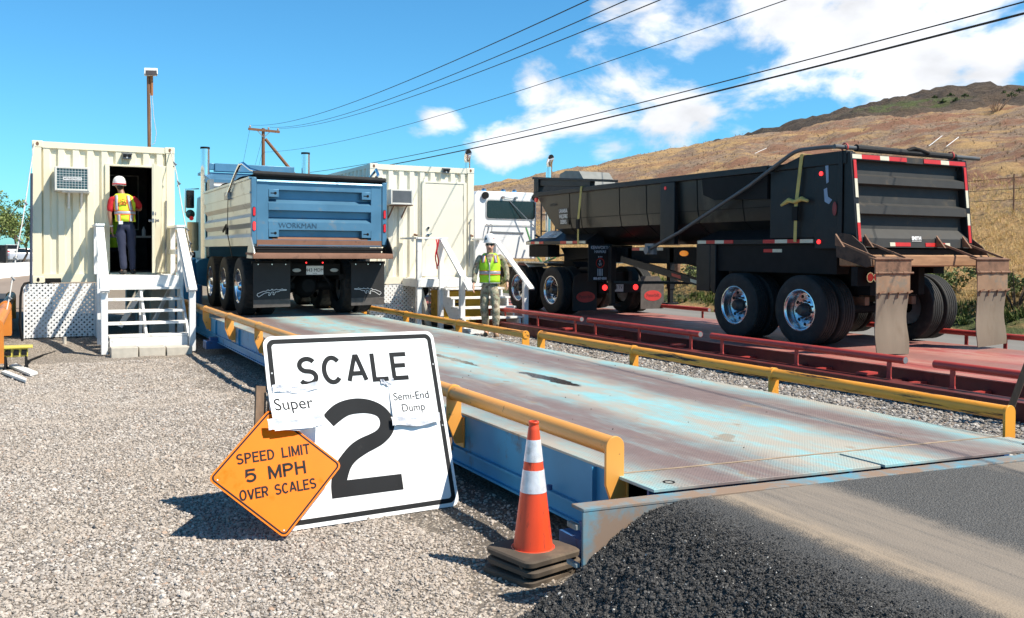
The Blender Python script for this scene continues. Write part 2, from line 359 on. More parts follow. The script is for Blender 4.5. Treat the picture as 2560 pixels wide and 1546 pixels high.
# ------------------------------------------------------------------ the setting
def sstep(a, b, x):
    t = np.clip((x-a)/(b-a), 0, 1); return t*t*(3-2*t)
def gz(x, y):
    return -.10*sstep(9, 13, y)*(1-sstep(16.3, 18.4, y))*(1-sstep(2.9, 4.5, x)) + heights(x, y, 3, ((.25,.012),(1.3,.012)))*sstep(0,2,np.abs(x)+1)
def graded(lo, hi, a, b, step, grow=1.25):
    v = list(np.arange(a, b+1e-6, step)); d = step; q = [v[-1]]
    while q[-1] < hi: d *= grow; q.append(q[-1]+d)
    d = step; p = [v[0]]
    while p[-1] > lo: d *= grow; p.append(p[-1]-d)
    return np.array(p[:0:-1]+v+q[1:])
gx = graded(-4000, 4000, -1.2, 13, .12); gy = graded(-300, 6000, 3, 22, .12)
GX, GY = np.meshgrid(gx, gy)
g = NT('gravel')
c1 = g.vor(46, 'Color'); d1 = g.vor(46, 'Distance')
sep = g.n.new('ShaderNodeSeparateColor'); g.l.new(c1, sep.inputs[0])
stone = g.ramp(sep.outputs[0], (0, (.20,.165,.135)), (.4, (.40,.34,.285)), (.75, (.55,.48,.41)), (1, (.66,.60,.52)))
big = g.noise(.55, 5); fine = g.noise(160, 3)
col = g.mix(g.rng(big, .45, .62, 0, .45), stone, (.50,.42,.335))
col = g.mix(g.rng(d1, .30, .62, 0, .75), col, (.075,.062,.05))
soilm = g.math('MULTIPLY', g.math('MULTIPLY', g.rng(g.math('ADD', g.x, g.math('MULTIPLY_ADD', g.noise(3,6), 1.0, -.5)), 1.75, 2.35), g.rng(g.x, 6.2, 5.6)), g.rng(g.y, 9.5, 6.5))
soil = g.mix(g.noise(40,6,.7), (.045,.038,.032), (.16,.135,.11))
col = g.mix(g.math('MULTIPLY', soilm, .85), col, soil)
far = g.rng(g.y, 24, 40)
dry = g.mix(g.noise(.25,8,.7), (.20,.155,.11), (.34,.27,.19))
col = g.mix(far, col, dry)
g.done(col, .92, g.bump(g.math('SUBTRACT', g.math('MULTIPLY_ADD', fine, .35, 1.0), d1), .9, .018))
tag(sheet('ground', GX, GY, gz(GX, GY), g.m), kind='structure')

# loose stones: their own thickness and shadows, only where the picture can resolve them
sm = NT('stone'); rnd = sm.n.new('ShaderNodeNewGeometry').outputs['Random Per Island']
sc_ = sm.ramp(rnd, (0,(.18,.155,.135)), (.3,(.40,.355,.315)), (.7,(.54,.485,.435)), (.93,(.68,.63,.575)), (1,(.44,.29,.20)))
wp = sm.n.new('ShaderNodeNewGeometry').outputs['Position']
sc_ = sm.mix(sm.math('MULTIPLY', sm.rng(sm.noise(.8,5,.6,wp), .42, .60), .55), sc_, (.48,.41,.345))
sc_ = sm.mix(sm.rng(sm.noise(60,5), .35, .7, 0, .45), sc_, (.24,.20,.165))
sm.done(sc_, .9, sm.bump(sm.noise(180,4), .5, .01))
def scatter(n, x0, x1, y0, y1, keep, rgn):
    x = rgn.uniform(x0, x1, n); y = y0*(y1/y0)**rgn.uniform(0, 1, n)**.9; k = keep(x, y); x, y = x[k], y[k]
    return x, y
rg = np.random.default_rng(11)
xs, ys = scatter(165000, -.75, 2.75, 3.2, 15.5, lambda x, y: (x > -.62-.02*y) & (x < 2.72), rg)
sz = np.clip(rg.lognormal(-5.12, .38, len(xs)), .003, .014)*(1+.03*ys)
sz = np.where(rg.uniform(0,1,len(xs)) < .006, rg.uniform(.014,.026,len(xs)), sz)
kp = rg.uniform(0,1,len(xs)) < np.where(xs > 1.92+.15*np.sin(ys*3), .22, 1.0)
xs, ys, sz = xs[kp], ys[kp], sz[kp]
tag(stones('gravel_stones', np.stack([xs, ys, gz(xs,ys)+sz*.25], -1), sz, sm.m, 2), kind='stuff')
xs, ys = scatter(30000, 5.5, 9.2, 3.7, 16.5, lambda x, y: x > 5.45, rg)
sz = np.clip(rg.lognormal(-4.25, .35, len(xs)), .008, .032)
s2 = NT('grey_stone'); rnd = s2.n.new('ShaderNodeNewGeometry').outputs['Random Per Island']
s2.done(s2.ramp(rnd, (0,(.09,.082,.075)), (.35,(.26,.24,.22)), (.75,(.42,.385,.35)), (.95,(.55,.52,.48)), (1,(.36,.2,.13))), .9, s2.bump(s2.noise(180,4), .5, .01))
tag(stones('gravel_stones', np.stack([xs, ys, gz(xs,ys)+sz*.3], -1), sz, s2.m, 3), kind='stuff')

# asphalt approach, flush with the deck, with a crumbled left shoulder
def yfront(x): return 3.6-.0895*(x-2.645)
def az(x, y):
    d = yfront(x)-y
    top = .488-.030*np.clip(d-.17,0,9)
    sh = sstep(1.60, 2.60, x + .06*np.sin(y*3.1)+.04*np.sin(y*9))
    left = top*sh
    right = np.where(x > 6.2, top-(top-.25)*sstep(6.2, 8.2, x), left)
    return right - .02
ax = np.concatenate([np.arange(1.42, 6.2, .035), np.arange(6.2, 16, .2)]); ay_ = np.linspace(0, 1, 170)**1.0
AX = np.repeat(ax[None], 170, 0); AY = (yfront(ax)-.17)[None] - (6.0*(ay_**1.6))[:,None]
rough = sstep(3.1, 2.2, AX)
AZ = az(AX, AY) + rough*(heights(AX*3, AY*3, 5, ((.9,.012),(2.7,.012),(7,.010)))) + .004*np.sin(AX*2.1)
AZ = np.where(AX < 1.62, AZ-.06, AZ)
a = NT('asphalt')
base = a.mix(a.vor(150,'Color'), (.030,.030,.030), (.10,.097,.094))
grey = a.mix(a.vor(170,'Color'), (.045,.044,.043), (.14,.136,.13))
wob = a.math('ADD', a.math('MULTIPLY_ADD', a.noise(1.3,5), .26, -.13), a.math('MULTIPLY_ADD', a.noise(14,6,.7), .16, -.08))
xx = a.math('ADD', a.x, wob)
worn = a.rng(xx, 2.6, 3.3)
colA = a.mix(worn, base, grey)
def band(x0, x1, s): return a.math('MULTIPLY', a.rng(xx, x0-s, x0+s), a.rng(xx, x1+s, x1-s))
trk = a.math('MAXIMUM', band(2.86, 3.46, .10), band(4.66, 5.3, .12))
ydir = a.scale((9, .8, 1))
streak = a.noise(2.2, 6, .65, ydir)
dust = a.math('MULTIPLY', trk, a.rng(streak, .22, .62, .55, 1.0))
sand = a.mix(a.noise(3,6,.6), (.190,.160,.130), (.265,.220,.178))
edge = a.math('MULTIPLY', a.rng(xx, 2.7, 2.86), a.rng(xx, 3.08, 2.86))
sand = a.mix(a.math('MULTIPLY', edge, .8), sand, (.37,.285,.20))
colA = a.mix(dust, colA, sand)
light = a.math('GREATER_THAN', a.vor(75, 'Distance'), .0)
sp = a.rng(a.noise(46,3), .70, .74); colA = a.mix(a.math('MULTIPLY', sp, .35), colA, (.42,.38,.33))
bh = a.math('ADD', a.math('MULTIPLY', a.vor(120,'Distance'), -1.0), a.math('MULTIPLY', a.noise(420,3), .4))
ns = a.n.new('ShaderNodeBump'); a.l.new(bh, ns.inputs['Height']); ns.inputs['Distance'].default_value = .012; a.l.new(a.rng(dust, 0, 1, .75, .18), ns.inputs['Strength'])
a.done(colA, .85, ns.outputs[0])
tag(sheet('asphalt_approach', AX, AY, AZ, a.m), kind='structure')
am = NT('asphalt_crumb'); rnd = am.n.new('ShaderNodeNewGeometry').outputs['Random Per Island']
am.done(am.ramp(rnd, (0,(.018,.018,.019)), (.6,(.052,.050,.050)), (.990,(.11,.105,.10)), (.994,(.6,.58,.55)), (1,(.7,.68,.64))), .8, am.bump(am.noise(140,4), .6, .01))
n = 130000; xs = 1.56+1.22*rg.beta(1.5, 2.6, n); ys = rg.uniform(1.9, 3.62, n)
zz = az(xs, ys)+heights(xs*3, ys*3, 5, ((.9,.012),(2.7,.012),(7,.010)))*sstep(3.1,2.2,xs)
sz = np.clip(rg.lognormal(-5.75, .38, n), .0018, .0075)*(1.25-.55*sstep(2.1,2.8,xs))
kp = ys < yfront(xs)-.17
zz = np.maximum(zz, 0.0)
tag(stones('asphalt_crumbs', np.stack([xs, ys, zz+sz*.2], -1)[kp], sz[kp], am.m, 4, .85), kind='stuff')

# paved lane behind the second scale, road on the left
rd = NT('road'); rd.done(rd.mix(rd.noise(1.2,7,.65,rd.scale((1,.12,1))), (.12,.115,.11), (.26,.245,.225)), .9, rd.bump(rd.noise(90,4), .4, .01))
xr, yr = np.meshgrid(np.array([12.95, 13.6, 14.4, 15.6]), np.linspace(-4, 70, 75))
tag(sheet('back_lane', xr, yr, np.where(xr > 13, .10, .0) + 0*yr, rd.m), kind='structure')
r2m = NT('side_road'); r2m.done(r2m.mix(r2m.noise(.6,7,.65,r2m.scale((1,.15,1))), (.20,.15,.115), (.34,.27,.215)), .92)
xr, yr = np.meshgrid(np.linspace(-9, .6, 12), np.linspace(21, 75, 40))
tag(sheet('side_road', xr, yr, gz(xr, yr)*0+.02, r2m.m), kind='structure')

# dry hillside and the darker mountain behind it
def ridge(y): return 12.25 + .55*np.exp(-((y-66)/22.)**2) - .5*sstep(60, 130, y) - .75*sstep(55, 35, y)
def hz(x, y):
    t = np.clip((x-15.7)/44.3, 0, 1.6)
    z = ridge(y)*np.minimum(t, 1)**.86 - 2.6*np.clip(t-1, 0, 1)**1.2*8*0
    z = np.where(t > 1, ridge(y)-3.5*(t-1), z)
    z = z + heights(x*.6, y*.6, 9, ((.12,.40),(.37,.17),(1.0,.07)))*sstep(.02,.22,t) + heights(x, y, 12, ((1.7,.10),(4.1,.06)))*sstep(0,.06,t)
    return z + .06
hx = np.concatenate([np.arange(15.6, 30, .22), np.arange(30, 62, .5), np.arange(62, 86, 2.)]); hy = np.concatenate([np.arange(-6, 60, .3), np.arange(60, 140, 1.), np.arange(140, 460, 6.)])
HX, HY = np.meshgrid(hx, hy)
h = NT('dry_hillside')
stz = h.scale((1, .45, 2.2))
n1 = h.noise(.16, 9, .66, stz); n2 = h.noise(.9, 9, .7, stz); n3 = h.noise(7, 6, .7)
gold = h.mix(n3, (.40,.235,.095), (.62,.40,.18)); brush = h.mix(h.rng(h.noise(3,8,.75),.34,.66), (.165,.115,.082), (.40,.275,.185)); red = h.mix(n3, (.20,.09,.05), (.36,.18,.105))
f = h.rng(h.math('ADD', h.math('MULTIPLY', n1, .55), h.math('MULTIPLY', n2, .55)), .47, .60)
colH = h.mix(f, gold, brush)
rm_ = h.math('MULTIPLY', h.rng(h.noise(.30, 7, .65), .47, .57), h.math('MULTIPLY', h.rng(h.x, 25, 29), h.rng(h.y, 75, 40)))
colH = h.mix(rm_, colH, red)
colH = h.mix(h.rng(h.math('ADD', h.x, h.math('MULTIPLY', n1, 6)), 25, 29, 1, 0), colH, gold)
colH = h.mix(h.math('MULTIPLY', h.rng(h.math('ADD', h.x, h.math('MULTIPLY', n2, 3)), 20.2, 18.6), h.rng(n2, .42, .58)), colH, (.10,.125,.04))
h.done(colH, .95, h.bump(h.math('ADD', h.noise(2.2,9,.75), h.math('MULTIPLY', h.noise(12,5,.7), .5)), 1, .22))
tag(sheet('hillside', HX, HY, hz(HX, HY), h.m), kind='structure')
m_ = NT('mountain'); k1 = m_.noise(.02, 9, .7, m_.scale((1,1,2.4))); k2 = m_.noise(.16, 8, .75)
cm = m_.mix(m_.rng(k1,.4,.62), (.165,.112,.074), (.070,.052,.040)); cm = m_.mix(m_.rng(k2,.5,.7,0,.6), cm, (.22,.16,.10))
gr = m_.math('MULTIPLY', m_.math('MULTIPLY', m_.rng(m_.y, 236, 222), m_.rng(m_.y, 196, 205)), m_.math('MULTIPLY', m_.rng(m_.z, 47, 50), m_.rng(m_.z, 56, 53)))
cm = m_.mix(m_.math('MULTIPLY', gr, m_.rng(k2,.42,.55,0,.8)), cm, (.11,.15,.035))
m_.done(cm, .95, m_.bump(m_.math('ADD', m_.noise(.09,9,.75), m_.math('MULTIPLY', m_.noise(.5,6,.7),.3)), 1, 6))
mx_, my_ = np.meshgrid(np.linspace(100, 460, 181), np.linspace(90, 470, 191))
yy = np.array([90,150,180,199,206,213,220,227,236,247,258,266,273,285,304,330,380,470.]); zr = np.array([30,48,56,59.5,60.4,62.3,63.0,63.6,63.2,62.6,62.5,62.3,61.6,59.4,56.8,52,44,30])
MZ = np.interp(my_*300/300, yy, zr); tt = (mx_-100)/200
MZ = np.where(tt < 1, 6+(MZ-6)*np.clip(tt,0,1)**.9, MZ-(tt-1)*26) + heights(mx_*.1, my_*.1, 4, ((.5,1.6),(1.3,.7),(3.1,.25)))*np.clip(tt*2,0,1)
tag(sheet('mountain', mx_, my_, MZ, m_.m), kind='structure')

# straw tufts and low brush on the bank: too many to count
def tufts(name, x, y, z, h0, mt, blades=7, sd=5, lean=.5, width=.012):
    rgt = np.random.default_rng(sd); n = len(x); N_ = n*blades
    bx = np.repeat(x, blades)+rgt.normal(0,.07,N_)*np.repeat(h0,blades)*2; by = np.repeat(y, blades)+rgt.normal(0,.07,N_)*np.repeat(h0,blades)*2; bz = np.repeat(z, blades)
    hh = np.repeat(h0, blades)*rgt.uniform(.6,1.25,N_); an = rgt.uniform(0,2*np.pi,N_); ln = rgt.uniform(.1,lean,N_)*hh
    wx, wy = np.cos(an+1.57)*width*(.6+hh*2), np.sin(an+1.57)*width*(.6+hh*2)
    tx, ty = bx+np.cos(an)*ln, by+np.sin(an)*ln
    co = np.stack([np.stack([bx-wx,by-wy,bz-.03],-1), np.stack([bx+wx,by+wy,bz-.03],-1), np.stack([tx,ty,bz+hh],-1)],1).reshape(-1,3)
    return rawmesh(name, co, np.arange(3*N_).reshape(-1,3), mt, False)
def leafy(name, c0, c1, c2, rough=.8):
    q = NT(name); r_ = q.n.new('ShaderNodeNewGeometry').outputs['Random Per Island']
    q.done(q.ramp(r_, (0,c0), (.5,c1), (1,c2)), rough); q.b.inputs['Specular IOR Level'].default_value = .15; return q.m
straw = leafy('straw', (.50,.33,.13), (.68,.48,.21), (.78,.60,.31)); drybrush = leafy('dry_brush', (.20,.13,.08), (.31,.21,.135), (.44,.31,.20)); greenw = leafy('green_weed', (.045,.07,.018), (.10,.14,.035), (.20,.22,.08))
x = 16+14*rg.beta(1.1,1.7,42000); y = rg.uniform(4, 46, 42000); keep = rg.uniform(0,1,42000) < sstep(15.9,17.5,x)
x, y = x[keep], y[keep]
tag(tufts('dry_grass', x, y, hz(x,y), rg.uniform(.05,.17,len(x)), straw, 9, 5, 1.2, .0045), kind='stuff')
x = 25+34*rg.beta(1.1,1.2,9000); y = rg.uniform(8, 120, 9000)
tag(tufts('dry_brush', x, y, hz(x,y), rg.uniform(.04,.13,len(x)), drybrush, 10, 6, 1.6, .012), kind='stuff')
x = 16.0+2.0*rg.beta(1.2,2.2,2600); y = rg.uniform(6, 40, 2600); keep = np.sin(x*2.1+y*.9)+np.sin(y*2.3) > -.2; x, y = x[keep], y[keep]
xw = rg.normal(6.05, .18, 26); yw = rg.normal(4.75, .35, 26)
tag(tufts('gravel_weeds', xw, yw, xw*0+.01, rg.uniform(.015,.05,26), greenw, 7, 31, 1.4, .006), kind='stuff')
tag(tufts('green_weeds', x, y, hz(x,y), rg.uniform(.05,.20,len(x)), greenw, 10, 8, 1.1, .022), kind='stuff')

# ------------------------------------------------------------------ the two weighbridges
WX, WY, WL = 4.13, 7.22, .55
def plate(name, base, worn, sandc, tracks, wet=False):
    q = NT(name, True); s2 = .70711
    u = q.math('MULTIPLY', q.math('ADD', q.x, q.y), 2*math.pi/.042); v = q.math('MULTIPLY', q.math('SUBTRACT', q.x, q.y), 2*math.pi/.042)
    lug = q.math('MULTIPLY', q.math('SINE', u), q.math('SINE', v))
    gn = q.n.new('ShaderNodeNewGeometry'); sn = q.n.new('ShaderNodeSeparateXYZ'); q.l.new(gn.outputs['Normal'], sn.inputs[0])
    lugm = q.math('MULTIPLY', q.rng(lug, .25, .75), q.math('GREATER_THAN', sn.outputs[2], .5))
    w = q.math('MULTIPLY_ADD', q.noise(.9, 6), .5, -.25); xx = q.math('ADD', q.x, w)
    tr = None
    for x0, x1, s in tracks:
        b = q.math('MULTIPLY', q.rng(xx, x0-s, x0+s), q.rng(xx, x1+s, x1-s)); tr = b if tr is None else q.math('MAXIMUM', tr, b)
    tr = q.math('MULTIPLY', tr, q.rng(q.noise(1.6,8,.7,q.scale((3,.5,1))), .22, .55, .35, 1))
    fade = q.mix(q.noise(5,8,.7), tuple(c*.78 for c in base), tuple(min(1,c*1.2) for c in base))
    grime = q.math('MULTIPLY', q.rng(q.noise(2.2,9,.72,q.scale((1.8,.5,1))), .36, .60), .85)
    c = q.mix(grime, fade, sandc)
    wornc = q.mix(q.noise(8,7,.7), tuple(k*.7 for k in worn), tuple(k*1.3 for k in worn))
    c = q.mix(tr, c, wornc)
    c = q.mix(q.math('MULTIPLY', lugm, q.math('MULTIPLY_ADD', tr, -.1, .34)), c, q.mix(tr, tuple(k*.45 for k in base), tuple(k*.45 for k in worn)))
    spots = q.rng(q.noise(2.6,4,.5,q.scale((1.5,1,1))), .655, .70); c = q.mix(q.math('MULTIPLY', spots, .65), c, (.30,.20,.125))
    rgh = .55
    if wet:
        dx = q.math('MULTIPLY_ADD', q.noise(5,5), .14, -.07)
        ex = q.math('DIVIDE', q.math('ADD', q.math('SUBTRACT', q.x, WX), dx), .085); ey = q.math('DIVIDE', q.math('SUBTRACT', q.y, WY), WL)
        r = q.math('ADD', q.math('MULTIPLY', ex, ex), q.math('MULTIPLY', ey, ey))
        ex2 = q.math('DIVIDE', q.math('ADD', q.math('SUBTRACT', q.x, 3.95), dx), .05); ey2 = q.math('DIVIDE', q.math('SUBTRACT', q.y, 9.1), .8)
        r2 = q.math('ADD', q.math('MULTIPLY', ex2, ex2), q.math('MULTIPLY', ey2, ey2))
        wm = q.rng(q.math('MINIMUM', r, r2), 1.15, .7)
        c = q.mix(wm, c, (.035,.026,.018)); rgh = q.rng(wm, 0, 1, .55, .16)
    bmp = q.bump(lugm, .7, .004)
    return q.done(c, rgh, bmp)
deckblue = plate('blue_checker_plate', (.27,.55,.58), (.215,.155,.142), (.48,.38,.295), [(2.80,3.62,.22),(4.48,5.16,.20)], True)
deckred = plate('red_checker_plate', (.38,.075,.065), (.30,.135,.115), (.46,.25,.20), [(10.2,10.8,.2),(11.8,12.5,.2)])
beamblue = mat('blue_beam_paint', (.045,.26,.47), .45, var=.08, vs=3, dirt=(.12,.10,.09), da=.33, ds=2.2, spec=.25)
beamdark = mat('blue_beam_dark', (.03,.10,.26), .5, var=.15, dirt=(.07,.05,.04), da=.35)
curbblue = mat('blue_rusty_angle', (.10,.30,.40), .6, var=.12, dirt=(.27,.19,.14), da=.95, ds=4, dd=2.5, spec=.2)
railY = mat('yellow_rail_paint', (.80,.355,.07), .40, var=.06, vs=4, dirt=(.13,.06,.03), da=.20, ds=8, dd=9)
railY2 = mat('yellow_rail_scuffed', (.82,.335,.035), .40, var=.06, dirt=(.018,.015,.013), da=.34, ds=2.4, dd=9, stretch=(10,.7,10))
railY3 = mat('yellow_post_paint', (.82,.335,.035), .40, var=.06, dirt=(.05,.03,.02), da=.14, ds=8, dd=8)
beamred = mat('red_beam_paint', (.12,.018,.016), .5, var=.15, dirt=(.05,.02,.016), da=.3)
railR = mat('red_rail_paint', (.44,.055,.045), .42, var=.08, dirt=(.20,.04,.035), da=.3)

def post_plate(b, x, y, ztop, zbot, out, w=.13, r=.06):
    # a flat plate bent under the pipe: rounded head, angled foot towards the beam
    top = [(x+w/2*math.cos(t), ztop+w/2*math.sin(t)) for t in np.linspace(0, math.pi, 13)]
    foot = [(x-w/2, .44), (x+.01, .27), (2.689, .27), (2.689, .44), (x+w/2, .47)] if out == -1 and x > 0 else [(x-w/2, zbot), (x+w/2, zbot)]
    b.prism(top+foot, 'y', y-.009, y+.009)
bs = thing('truck_scale', 'blue truck scale with faded checker plate deck and yellow pipe rails', 'scale', (4.04, 10, 0))
DZ = .48
b = MB(); Y0, Y1 = 3.70, 24.5
for k, (ya, yb) in enumerate(((None, 9.6), (9.606, 15.9), (15.906, Y1))):
    f = lambda x: (yfront(x)+.325 if ya is None else ya)
    b.add([(2.69,f(2.69),DZ),(5.38,f(5.38),DZ),(5.38,yb,DZ),(2.69,yb,DZ),(2.69,f(2.69),DZ-.014),(5.38,f(5.38),DZ-.014),(5.38,yb,DZ-.014),(2.69,yb,DZ-.014)],
          [(0,1,2,3),(7,6,5,4),(0,4,5,1),(1,5,6,2),(2,6,7,3),(3,7,4,0)])
b.build('deck_plate', deckblue, bs, bevel=.002)
b = MB()
for xa, xb in ((2.645, 4.055), (4.085, 5.42)):
    b.add([(xa,yfront(xa),DZ),(xb,yfront(xb),DZ),(xb,yfront(xb)+.317,DZ),(xa,yfront(xa)+.317,DZ),(xa,yfront(xa),DZ-.016),(xb,yfront(xb),DZ-.016),(xb,yfront(xb)+.317,DZ-.016),(xa,yfront(xa)+.317,DZ-.016)],
          [(0,1,2,3),(7,6,5,4),(0,4,5,1),(1,5,6,2),(2,6,7,3),(3,7,4,0)])
b.build('end_plate', deckblue, bs, bevel=.002)
b = MB()
for xc in (2.80, 5.30):
    yy_ = yfront(xc)+.1; b.lathe([(.020,.0),(.030,.0015),(.032,.0),(.02,-.01)], (xc,yy_,DZ+.001), n=14)
b.each('lifting_eye', blackm, bs)
b = MB()
f = lambda x: yfront(x)+.327
b.add([(2.69,f(2.69)+.006,DZ+.002),(5.38,f(5.38)+.006,DZ+.002),(5.38,f(5.38)+.03,DZ+.002),(2.69,f(2.69)+.03,DZ+.002)], [(0,1,2,3)])
b.build('sandy_seam', mat('packed_sand', (.33,.245,.17), .95, var=.25, vs=9), bs)
b = MB()
for sx, xo in ((1, 2.70), (-1, 5.37)):
    b.box(min(xo,xo+.02*sx), max(xo,xo+.02*sx), 3.92, Y1, .225, DZ-.016)             # web
    b.box(min(xo-.03*sx,xo+.2*sx), max(xo-.03*sx,xo+.2*sx), 3.92, Y1, .21, .225)        # ledge
    b.box(min(xo+.005*sx,xo+.02*sx), max(xo+.005*sx,xo+.02*sx), 3.92, Y1, .115, .21); b.box(min(xo-.02*sx,xo+.1*sx), max(xo-.02*sx,xo+.1*sx), 3.92, Y1, .10, .115)
    for y in np.arange(4.2, 24, 1.95):
        b.box(min(xo-.028*sx,xo), max(xo-.028*sx,xo), y-.006, y+.006, .226, DZ-.02)
b.build('side_beam', beamblue, bs)
b = MB()
b.box(2.66, 5.42, 3.66, 3.675, .17, DZ-.02); b.box(2.72,5.36,3.95,Y1-.1,.17,.18)
for y in (4.1, 9.6, 15.9, 22): 
    b.box(2.5, 2.95, y-.15, y+.15, .0, .13); b.box(5.1, 5.6, y-.15, y+.15, .0, .13); b.box(2.58,2.9,y-.08,y+.08,.13,.185); b.box(5.2,5.5,y-.08,y+.08,.13,.185)
b.each('load_cell_stand', beamdark, bs)
b = MB()                                           # approach angle along the front
xa, xb = 2.17, 6.0
P = lambda x, dy, z: (x, yfront(x)+dy, z)
b.add([P(xa,-.06,DZ-.005),P(xb,-.06,DZ-.005),P(xb,-.165,DZ-.005),P(xa,-.165,DZ-.005),P(xa,-.06,DZ-.02),P(xb,-.06,DZ-.02),P(xb,-.165,DZ-.02),P(xa,-.165,DZ-.02)],
      [(3,2,1,0),(4,5,6,7),(0,1,5,4),(1,2,6,5),(2,3,7,6),(3,0,4,7)])
b.add([P(xa,-.15,DZ-.02),P(xb,-.15,DZ-.02),P(xb,-.163,DZ-.02),P(xa,-.163,DZ-.02),P(xa,-.15,.05),P(xb,-.15,.05),P(xb,-.163,.05),P(xa,-.163,.05)],
      [(3,2,1,0),(4,5,6,7),(0,1,5,4),(1,2,6,5),(2,3,7,6),(3,0,4,7)])
b.box(2.145,2.17,3.50,3.58,.375,.40); b.box(2.145,2.17,3.50,3.58,.205,.225)
b.build('approach_angle', curbblue, bs, bevel=.003)
for (ya, yb, x, z, r, m_rail, posts) in (
        (3.90, 14.4, 2.62, .632, .049, railY, (3.905, 5.93, 8.05, 10.2, 12.3, 14.3)), (14.42, 21.2, 2.62, .622, .048, railY, (14.44, 16.5, 18.7, 20.9)),
        (3.80, 10.05, 5.62, .592, .047, railY2, (3.80, 5.95, 8.02, 10.03)), (10.42, 19.5, 5.62, .560, .047, railY2, (10.44, 12.55, 14.75, 17.0, 19.2))):
    rl = MB(); rl.tube([(x,ya,z),(x,yb,z)], r, 18)
    for y in posts[1:-1]: rl.lathe([(r+.001,-.03),(r+.008,-.02),(r+.008,.02),(r+.001,.03)], (x,y,z), 'y', 18)
    ro = rl.build('pipe_rail', m_rail, bs)
    out = -1 if x < 4 else 1
    for y in posts:
        pm = MB(); post_plate(pm, x, y, z, .30 if x < 4 else .33, out, 2*r+.012)
        if x < 4: pm.box(2.688, 2.699, y-.02, y+.12, .235, .45); [pm.cyl((2.676,y+.09,zz),(2.688,y+.09,zz),.011,n=6) for zz in (.27,.34,.41)]
        else: pm.box(5.40, x-.02, y+.0095, y+.05, .30, .34)
        pm.build('rail_post', m_rail if x < 4 else railY3, bs, bevel=.002)
b = MB(); b.tube([(2.70+.0,4.05,.30),(2.66,4.05,.30)], .02); b.cyl((2.65,4.62,.243),(2.65,4.62,.27),.018,n=8); b.each('drain_stub', beamdark, bs)

rs = thing('truck_scale', 'red truck scale with low red pipe rails under the black trailer', 'scale', (10.9, 12, 0))
RZ = .265
MB().box(9.22, 12.45, 3.9, 27, RZ-.015, RZ).build('deck_plate', deckred, rs, bevel=.002)
b = MB()
b.box(9.26, 9.28, 4, 27, .02, RZ-.017); b.box(9.10, 9.35, 4, 27, .0, .02)
b.box(8.42, 8.44, 4, 27, .03, .20); b.box(8.38, 8.62, 4, 27, .19, .205); b.box(8.40, 8.60, 4, 27, .015, .03)
for y in np.arange(4.4, 26, 1.6): b.box(8.44, 9.26, y-.05, y+.05, .03, .13)
b.box(12.40, 12.42, 4, 27, .02, RZ-.017); b.box(12.3, 12.5, 4, 27, 0, .02)
b.build('side_beam', beamred, rs)
for xr_, zt, segs in ((8.66, .435, ((1.2, 6.72), (7.1, 10.42), (10.68, 13.75), (13.98, 17.2), (17.5, 21))), (12.72, .42, ((3, 8.9), (9.1, 15.2), (15.4, 21)))):
    for ya, yb in segs:
        rl = MB(); rl.tube([(xr_,ya,zt),(xr_,yb,zt)], .045, 14); rl.build('pipe_rail', railR, rs)
        cp = MB(); cp.cyl((xr_,ya-.003,zt),(xr_,ya+.02,zt),.038,n=14); cp.cyl((xr_,yb-.02,zt),(xr_,yb+.003,zt),.038,n=14); cp.build('pipe_end', greyp, rs)
        npst = 3
        for k in range(npst):
            y = ya+.22+(yb-ya-.44)*k/(npst-1)
            pm = MB(); pm.box(xr_-.008, xr_+.008, y-.028, y+.028, .22, zt-.03)
            s = 1 if xr_ < 10 else -1
            pm.prism([(y-.028,.225),(y+.028,.225),(y+.07,.15),(y,.07),(y-.045,.15)], 'x', xr_-.009, xr_+.009)
            pm.box(min(xr_-.03*s,xr_+.62*s), max(xr_-.03*s,xr_+.62*s), y-.03, y+.03, .10, .14)
            pm.build('rail_post', railR, rs)
        if xr_ < 10:
            lg = MB(); y = ya+.55; lg.box(8.58,8.78,y-.07,y+.07,.215,.24); lg.box(8.62,8.74,y-.05,y+.05,.2,.215); lg.build('step_lug', railR, rs)

ls = thing('truck_scale', 'short end of a third scale with orange pipe rail beside the left container', 'scale', (-.6, 16, 0))
orangeR = mat('orange_rail_paint', (.66,.22,.03), .45, var=.1, dirt=(.25,.09,.04), da=.3)
b = MB(); b.box(-3.6,-.62,14.2,30,.36,.375); b.build('deck_plate', mat('dark_deck_plate', (.045,.045,.045), .8, var=.2), ls)
b = MB(); b.box(-.64,-.60,14.2,30,.12,.36); b.box(-.70,-.5,14.2,30,.10,.12); b.box(-3.6,-.6,14.15,14.2,.1,.36); b.build('side_beam', curbblue, ls)
for ya, yb in ((14.0,18.6),(18.9,23.2)):
    b = MB(); b.tube([(-.47,ya,.60),(-.455,yb,.60)], .085, 16); b.build('pipe_rail', orangeR, ls)
    for y in (ya+.02, yb-.05):
        b = MB(); post_plate(b, -.47, y, .6, .1, -1, .2); b.build('rail_post', orangeR, ls)

